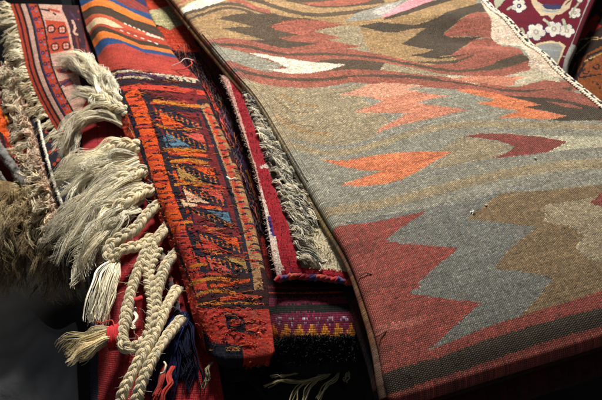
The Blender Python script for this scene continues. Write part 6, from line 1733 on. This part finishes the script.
for q, (pth, w, tp) in enumerate([
 ([(160,128,z-.004),(142,119,z+.004),(126,111,z+.010),(110,104,z+.010),(100,96,z+.006)], W*1.25, 1),
 ([(170,160,z-.006),(150,152,z+.002),(134,146,z+.010),(120,145,z+.012),(108,149,z+.008)], W*1.35, 1),
 ([(178,178,z-.006),(158,172,z),(142,171,z+.008),(126,177,z+.012),(112,186,z+.008)], W*1.35, 1),
 ([(182,196,z-.006),(162,190,z),(146,191,z+.008),(130,199,z+.012),(116,209,z+.008)], W*1.3, 1),
 ([(176,202,z-.004),(160,204,z+.004),(146,216,z+.008),(134,230,z+.008),(120,238,z+.006),(110,246,z+.004),(108,256,z+.003),(116,262,z+.004)], W, 1),
 ([(152,236,z+.002),(140,246,z+.004),(128,248,z+.012),(116,254,z+.010),(112,262,z+.004)], W*.9, 1),
 ([(170,224,z),(156,240,z+.008),(144,256,z+.008),(136,276,z+.007),(129,300,z+.007),(125,322,z+.008),(122,338,z+.008),(127,348,z+.008),(138,346,z+.008),(148,334,z+.009),(152,316,z+.010),(151,292,z+.009),(149,268,z+.008),(158,248,z+.006)], W*.92, 1),
 ([(180,250,z-.002),(168,262,z+.004),(160,282,z+.006),(156,304,z+.006),(158,322,z+.005)], W*.9, 1),
 ([(178,288,z-.008),(167,306,z+.002),(158,326,z+.006),(146,348,z+.008),(134,370,z+.005),(124,390,z),(118,408,z-.01)], W*.9, .95),
 ([(182,318,z-.008),(169,334,z),(157,352,z+.006),(147,370,z+.005),(140,388,z),(134,410,z-.012)], W*.88, .95)]):
    braid('braid', root, [(x, y, zz + (.009 if q < 4 else .006)) for x, y, zz in pth], w, 120 + q, taper=tp)

# ---- navy and red tassel (hangs off the brocade rug)
root_s = bpy.data.objects['striped_rug']
t0 = hank('dark_tassel', root_s, [(184,314,-0.082),(176,326,-0.078),(170,344,-0.078),(164,366,-0.086),(158,396,-0.102),(154,412,-0.117)], 170, .010, .019, .0011, 140, col=lin((20,27,62)), wav=.006, mat=M_DARK, clump=8)
t0['label'] = 'navy wool tassel with orange-red ends'
hank('dark_tassel', root_s, [(182,322,-0.084),(184,344,-0.080),(186,368,-0.088),(184,398,-0.106)], 110, .008, .016, .0011, 141, col=lin((16,20,40)), wav=.006, mat=M_DARK, clump=8)
hank('dark_tassel', root_s, [(174,340,-0.076),(164,352,-0.072),(157,360,-0.072),(154,372,-0.078)], 46, .005, .008, .0012, 142, col=lin((190,52,30)), wav=.003)
hank('dark_tassel', root_s, [(168,366,-0.076),(164,380,-0.072),(160,396,-0.078),(158,412,-0.088)], 80, .007, .011, .0012, 143, col=lin((184,48,28)), wav=.003)
bits('loose_thread', root_s, [(164,362,-.044),(166,366,-.04),(160,374,-.042)], .0013, lin((214,204,180)), 12)
# dark overcast side edge
e_ = [at(*p) for p in [(160,248,-.075),(166,270,-.072),(172,290,-.07),(178,312,-.07)]]
cord('overcast_edge', root_s, e_, .005, lambda i, n: [lin((40,26,24)), lin((36,30,44)), lin((150,140,110)), lin((120,40,30))][(i // 2) % 4], 145, 2, .012, .0005)

# ---- bordered rug with cream fringe
G = G0['border']
root = thing('bordered_rug', 'pale pink and red bordered rug with cream fringe, top left behind the tassels', 'rug', base_of(G))
C, b, row, idx, names = paint('border', EM, EN, 'wnavy', seed=52); C = vary(C, b, row, .2, .08, .04)
cloth('woven_field', G, C, M_FLAT, root, .004)
def left_dir(G):
    o = G[:, 0] - G[:, 6]; o /= np.linalg.norm(o, axis=1)[:, None]; return o
oE = left_dir(G)
fringe('fringe', root, G[:, 0] + np.array([0, 0, -.001]), 80, 53, lambda f: .032 + .006 * math.sin(f * 9), lambda f, r: oE[min(EM, int(f * EM))] + np.array([0, -.25, .15]) + r.normal(0, .22, 3), per=14, rad=.0008, spread=.0035, droop=.35, col=lin((226,214,184)))
fringe('fringe', root, G[:, 0] + np.array([-.008, -.003, -.016]), 60, 54, lambda f: .026, lambda f, r: oE[min(EM, int(f * EM))] + np.array([0, -.4, -.1]) + r.normal(0, .3, 3), per=10, rad=.0007, spread=.004, droop=.6, col=lin((206,192,158)))

# ---- navy banded rug with looped fringe
G = G0['navy']
root = thing('navy_edged_rug', 'dark rug with navy selvedge, white cord and beige looped fringe below the bordered rug', 'rug', base_of(G))
C, b, row, idx, names = paint('navy', NM, NN, 'wpinkd', seed=62); C = vary(C, b, row, .15, .08, .03)
cloth('woven_field', G, C, M_FLAT, root, .004)
oN = left_dir(G)
fringe('fringe', root, G[:, 4] + np.array([0, 0, .002]), 74, 63, lambda f: .030, lambda f, r: oN[min(NM, int(f * NM))] + np.array([0, -.3, .35]) + r.normal(0, .3, 3), per=11, rad=.0008, spread=.004, droop=.3, col=lin((238,222,192)), curl=.006)
fringe('fringe', root, G[:, 8] + np.array([0, 0, .003]), 60, 64, lambda f: .016, lambda f, r: oN[min(NM, int(f * NM))] + np.array([0, -.2, .7]) + r.normal(0, .5, 3), per=8, rad=.0009, spread=.003, droop=.2, col=lin((222,192,166)), curl=.006)
fringe('fringe', root, G[:, 0] + np.array([-.018, 0, -.012]), 60, 65, lambda f: .034, lambda f, r: oN[min(NM, int(f * NM))] + np.array([0, -.3, .0]) + r.normal(0, .3, 3), per=11, rad=.0008, spread=.004, droop=.5, col=lin((228,212,180)), curl=.005)
wl = [at(*p) for p in [(38,120,-.112),(42,138,-.113),(47,158,-.115),(54,182,-.117),(61,202,-.12),(67,218,-.126)]]
cord('white_cord', root, wl, .0026, lambda i, n: lin((206,200,184)), 66, 2, .008, .0006)

# ---- orange-red rug at far left
G = G0['orange']
root = thing('orange_rug', 'worn orange-red rug with a grey bound edge, at the far left under the fringes', 'rug', base_of(G))
C, b, row, idx, names = paint('orange', OM, ON, 'tdred', seed=72); C = vary(C, b, row, .25, .15, .05)
cloth('woven_field', G, C, M_BROC, root, .005)
gb = [at(*p) for p in [(-24,118,-.150),(-8,138,-.150),(4,155,-.152),(16,172,-.155),(27,190,-.160),(36,206,-.168)]]
cord('grey_binding', root, gb, .0085, lambda i, n: lin((112,110,106)) if i % 3 else lin((84,82,78)), 73, 3, .02, .0006)
gb2 = [p + np.array([-.022, -.008, -.012]) for p in gb]
cord('grey_binding', root, gb2, .0042, lambda i, n: lin((120,116,108)) if i % 2 else lin((70,68,66)), 74, 2, .012, .0006)

# ---- sheepskin
root = thing('sheepskin', 'tan long-haired sheepskin hanging in shade at the left edge', 'sheepskin', tuple(at(20, 215, -.2)))
rows = [[(-60,176,-0.173),(-20,178,-0.163),(20,184,-0.158),(52,196,-0.158),(76,204,-0.163)], [(-60,200,-0.183),(-20,202,-0.168),(20,208,-0.163),(52,216,-0.163),(80,222,-0.168)],
        [(-60,228,-0.213),(-20,230,-0.193),(20,236,-0.188),(54,242,-0.188),(82,246,-0.193)], [(-60,262,-0.273),(-20,264,-0.258),(24,268,-0.253),(58,270,-0.253),(86,272,-0.258)]]
Gf = surface(rows, 40, 50); Cf = np.tile(lin((120,98,66)), (40, 50, 1)) * np.exp(np.random.RandomState(1).normal(0, .1, (40, 50, 1)))
cloth('hide', Gf, Cf, M_PILE, root, .004)
r = np.random.RandomState(82); S = Strands(); nf = normals(Gf)
for _ in range(420):
    i, j = r.randint(0, 50), r.randint(0, 40); d = np.array([r.normal(.06, .25), -.55, -.35]) + nf[j, i] * .35; l = r.uniform(.036, .06); w_ = wiggle(10, .004, r, 1.3); tone = lin([(190,168,124), (164,140,100), (206,190,152), (124,102,72)][r.randint(4)])
    for _ in range(14):
        s = np.linspace(0, 1, 10); q = Gf[j, i] + r.normal(0, .0025, 3) + d * (s * l * r.uniform(.7, 1.15))[:, None] + nf[j, i] * (np.sin(s * 2.8) * .010)[:, None] + w_ + wiggle(10, .0011, r, 2)
        S.add(q, .00055 * np.linspace(1.1, .45, 10), shade(tone, r, .14), 3)
S.build('fleece', M_SILK, root)

# ---- maroon floral carpet
G = G0['floral']
root = thing('floral_carpet', 'maroon carpet with white blossoms and pale folded edge, behind the big kilim', 'rug', base_of(G))
C, b, row, idx, names = paint('floral', FM, FN, 'maroon', seed=52, jag=.3); C = vary(C, b, row, .10, .05, .02)
Gf_, Cf_, _ = fold(G, C, 'right', .010, math.pi, .06)
jr = int(.80 * FM); Cf_[jr:, FN - 2:] = YARN['fpale'] * np.exp(np.random.RandomState(6).normal(0, .12, Cf_[jr:, FN - 2:].shape[:2]))[..., None]
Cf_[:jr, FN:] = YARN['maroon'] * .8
Gf_, Cf_, _ = fold(Gf_, Cf_, 'front', .018, math.pi, .05)
cloth('knotted_field', Gf_, Cf_, M_PILE, root, .004)

# ---- dark brown rug
G = G0['dark']
root = thing('dark_rug', 'dark brown rug with a rust-orange medallion, at the far right in shade', 'rug', base_of(G))
C, b, row, idx, names = paint('dark', DM, DN, 'dkbrown', seed=62, jag=.4); C = vary(C, b, row, .16, .07, .03)
cloth('knotted_field', G, C, M_PILE, root, .006)

# ---- folded rugs that carry the pile (in shadow)
def stack(label, src, dz, back, r, cols, seed, ins=.0, layers=1):
    G = src[::6, ::4].copy(); M, N = G.shape[0] - 1, G.shape[1] - 1
    o = G[:, 0] - G[:, -1]; o /= np.linalg.norm(o, axis=1)[:, None]
    f = np.linspace(0, 1, N + 1)[None, :, None]; G = G + (-o[:, None] * (1 - f) + o[:, None] * f) * ins
    M -= back; G = G[:M + 1]; G[..., 2] = np.minimum(G[..., 2], np.median(G[..., 2])) * .15 + np.median(G[..., 2]) * .85 - dz
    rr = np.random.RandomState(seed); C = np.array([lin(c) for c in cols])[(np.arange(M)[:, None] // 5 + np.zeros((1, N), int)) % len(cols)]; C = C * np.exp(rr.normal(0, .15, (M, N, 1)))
    t = thing('folded_rug', label, 'rug', base_of(G), 'folded rugs under the pile')
    for k in range(layers):
        g = G.copy(); g[..., 2] -= k * 2 * r
        g, c, u = fold(g, C, 'left', r, math.pi, .10); g, c, _ = fold(g, c, 'right', r, math.pi, .10); g, c, _ = fold(g, c, 'front', r, math.pi, .10)
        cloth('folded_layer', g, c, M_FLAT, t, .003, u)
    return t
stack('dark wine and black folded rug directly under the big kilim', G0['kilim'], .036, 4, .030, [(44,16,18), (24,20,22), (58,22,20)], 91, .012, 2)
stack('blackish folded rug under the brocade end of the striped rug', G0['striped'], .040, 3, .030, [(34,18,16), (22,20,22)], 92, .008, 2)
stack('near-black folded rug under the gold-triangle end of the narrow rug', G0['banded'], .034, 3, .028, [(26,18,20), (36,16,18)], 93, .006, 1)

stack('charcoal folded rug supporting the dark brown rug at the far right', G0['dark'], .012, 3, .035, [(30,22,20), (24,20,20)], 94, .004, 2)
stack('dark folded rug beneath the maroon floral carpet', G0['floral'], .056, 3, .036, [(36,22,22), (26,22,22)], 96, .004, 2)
# ---- pale yarns hanging below the rug ends
root = thing('loose_fringe', 'few pale loose fringe yarns trailing below the black pile end', 'fringe', tuple(at(310, 385, -.12)))
S = Strands(); r = np.random.RandomState(95)
for pth in [[(338,366,-.10),(328,374,-.10),(310,380,-.10),(296,390,-.105),(292,402,-.11)], [(330,368,-.10),(318,378,-.10),(300,382,-.10),(282,380,-.102),(266,386,-.106)], [(322,372,-.10),(312,384,-.1),(304,396,-.106),(302,408,-.11)],
            [(340,368,-.10),(336,378,-.1),(326,386,-.104),(318,400,-.11)], [(344,366,-.10),(348,374,-.1),(344,380,-.104)], [(300,372,-.10),(288,376,-.1),(272,377,-.104)], [(212,362,-.08),(206,370,-.08),(208,378,-.084),(202,386,-.09)]]:
    S = Strands()
    for _ in range(5): S.add(curve([at(*p) for p in pth], 14) + r.normal(0, .0008, 3) + wiggle(14, .0022, r), .0008, shade(lin((150,138,100)), r), 4)
    S.build('yarn', M_YARN, root)

# ---- lint on the kilim
for (x, y, l) in [(473, 212, 'larger white lint speck on the tan field of the kilim'), (486, 205.5, 'smaller white lint speck beside a larger one on the kilim'), (535, 159, 'white lint speck on the grey band of the kilim, below the cream wedge')]:
    pj = project(G0['kilim']); q_ = ((pj - np.array([x, y])) ** 2).sum(-1).argmin(); p = G0['kilim'].reshape(-1, 3)[q_] + np.array([0, 0, .0012]); S = Strands(); r = np.random.RandomState(int(x)); rad = .0019 if x == 473 else .0013
    for _ in range(26):
        d = r.normal(0, 1, 3); d[2] *= .5; d /= np.linalg.norm(d); S.add(p + np.linspace(-1, 1, 6)[:, None] * d * rad + wiggle(6, rad * .5, r), rad * .22, lin((240,236,226)), 4)
    o = S.build('lint', M_SILK, None); o['label'] = l; o['category'] = 'lint'; o['group'] = 'lint specks on the kilim'

# ================================================================ surroundings
def box_mesh(S_, c, d, bev=.004):
    import bmesh
    bm = bmesh.new(); bmesh.ops.create_cube(bm, size=1); bmesh.ops.scale(bm, vec=d, verts=bm.verts); bmesh.ops.bevel(bm, geom=bm.edges, offset=bev, segments=2, affect='EDGES', profile=.6)
    bmesh.ops.translate(bm, vec=c, verts=bm.verts); me = bpy.data.meshes.new(S_); bm.to_mesh(me); bm.free(); return me
def solid(name, c, d, mat, parent=None, bev=.004):
    me = box_mesh(name, (0, 0, 0), d, bev); me.materials.append(mat); o = bpy.data.objects.new(name, me); COL.objects.link(o)
    if parent: o.parent = parent; o.location = Vector(c) - parent.location
    else: o.location = c
    return o
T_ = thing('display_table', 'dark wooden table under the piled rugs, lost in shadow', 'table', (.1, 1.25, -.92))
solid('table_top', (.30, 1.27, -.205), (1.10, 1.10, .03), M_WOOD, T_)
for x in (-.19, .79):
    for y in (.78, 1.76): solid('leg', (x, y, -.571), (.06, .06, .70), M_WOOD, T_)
# light pile of rugs between the table and the left rugs
def slab(label, rows, r, cols, seed):
    G = surface(rows, 60, 24); rr = np.random.RandomState(seed); C = np.array([lin(c) for c in cols])[(np.arange(60)[:, None] // 4 + np.zeros((1, 24), int)) % len(cols)] * np.exp(rr.normal(0, .15, (60, 24, 1)))
    t = thing('folded_rug', label, 'rug', base_of(G), 'folded rugs under the pile')
    g, c, u = fold(G, C, 'left', r, math.pi, .1); g, c, _ = fold(g, c, 'right', r, math.pi, .1); g, c, _ = fold(g, c, 'front', r, math.pi, .1); cloth('folded_layer', g, c, M_FLAT, t, .003, u)
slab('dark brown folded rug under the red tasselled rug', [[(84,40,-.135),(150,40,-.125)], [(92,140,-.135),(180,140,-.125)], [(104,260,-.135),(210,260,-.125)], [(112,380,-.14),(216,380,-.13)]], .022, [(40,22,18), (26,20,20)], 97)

def struct(name, V, F, mat):
    o = link(name, V, F, mat, None, smooth=False); o['kind'] = 'structure'; return o
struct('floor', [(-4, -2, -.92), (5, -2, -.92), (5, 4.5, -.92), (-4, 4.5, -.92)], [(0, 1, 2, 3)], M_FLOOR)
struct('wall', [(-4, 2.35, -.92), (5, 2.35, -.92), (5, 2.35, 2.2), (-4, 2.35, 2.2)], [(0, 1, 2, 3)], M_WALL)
p = at(73, 2, -.12); t = thing('grey_post', 'pale grey square post standing behind the bordered rug', 'post', (float(p[0]) * 1.22, float(p[1]) * 1.22, -.92))
solid('shaft', (t.location.x, t.location.y, -.12), (.055, .05, 1.6), M_POST, t, .006); solid('foot', (t.location.x, t.location.y, -.91), (.12, .12, .02), M_POST, t, .004)

# crumpled clear plastic film at lower left
t = thing('plastic_sheet', 'crumpled translucent plastic film in the dark lower left corner', 'plastic film', tuple(at(40, 370, -.34)))
rows = [[(-40,262,-.42),(-10,268,-.40),(24,300,-.36),(54,330,-.30),(76,322,-.27)], [(-40,320,-.42),(-8,326,-.38),(24,340,-.34),(54,340,-.29),(80,344,-.27)],
        [(-40,372,-.40),(0,372,-.36),(34,376,-.33),(58,372,-.31),(78,376,-.29)], [(-40,430,-.40),(10,430,-.37),(40,430,-.35),(62,430,-.33),(80,430,-.31)]]
Gp = ripple(ripple(surface(rows, 110, 110), .008, 99, (10, 24)), .0025, 98, (40, 80)); cloth('film', Gp, np.ones((110, 110, 3)) * .5, M_FILM, t, .0006)

# ================================================================ light, camera, output
def lamp(name, loc, target, size, power, col=(1, .93, .82)):
    l = bpy.data.lights.new(name, 'AREA'); l.shape = 'DISK'; l.size = size; l.energy = power; l.color = col
    o = bpy.data.objects.new(name, l); COL.objects.link(o); o.location = loc
    o.rotation_euler = (Vector(target) - Vector(loc)).to_track_quat('-Z', 'Y').to_euler(); return o
lamp('stall_lamp', (-.02, 1.90, 1.08), (.0, .95, 0), .34, 52, (1, .95, .87))
w = bpy.data.worlds.new('World'); scene.world = w; w.use_nodes = True
w.node_tree.nodes['Background'].inputs[0].default_value = (.92, .94, 1.0, 1); w.node_tree.nodes['Background'].inputs[1].default_value = .09

cam = bpy.data.cameras.new('camera'); co = bpy.data.objects.new('camera', cam); COL.objects.link(co); scene.camera = co
cam.sensor_width = 36; cam.lens = 36 * F_PX / 602; cam.clip_start = .01; cam.clip_end = 50
m3 = Matrix([list(r) for r in C2W]); co.matrix_world = Matrix.Translation(Vector(CAM)) @ m3.to_4x4()
cam.dof.use_dof = True; cam.dof.focus_distance = 1.0; cam.dof.aperture_fstop = 13
scene.view_settings.view_transform = 'Standard'; scene.view_settings.look = 'None'; scene.view_settings.exposure = 0; scene.view_settings.gamma = 1
scene.render.engine = 'CYCLES'
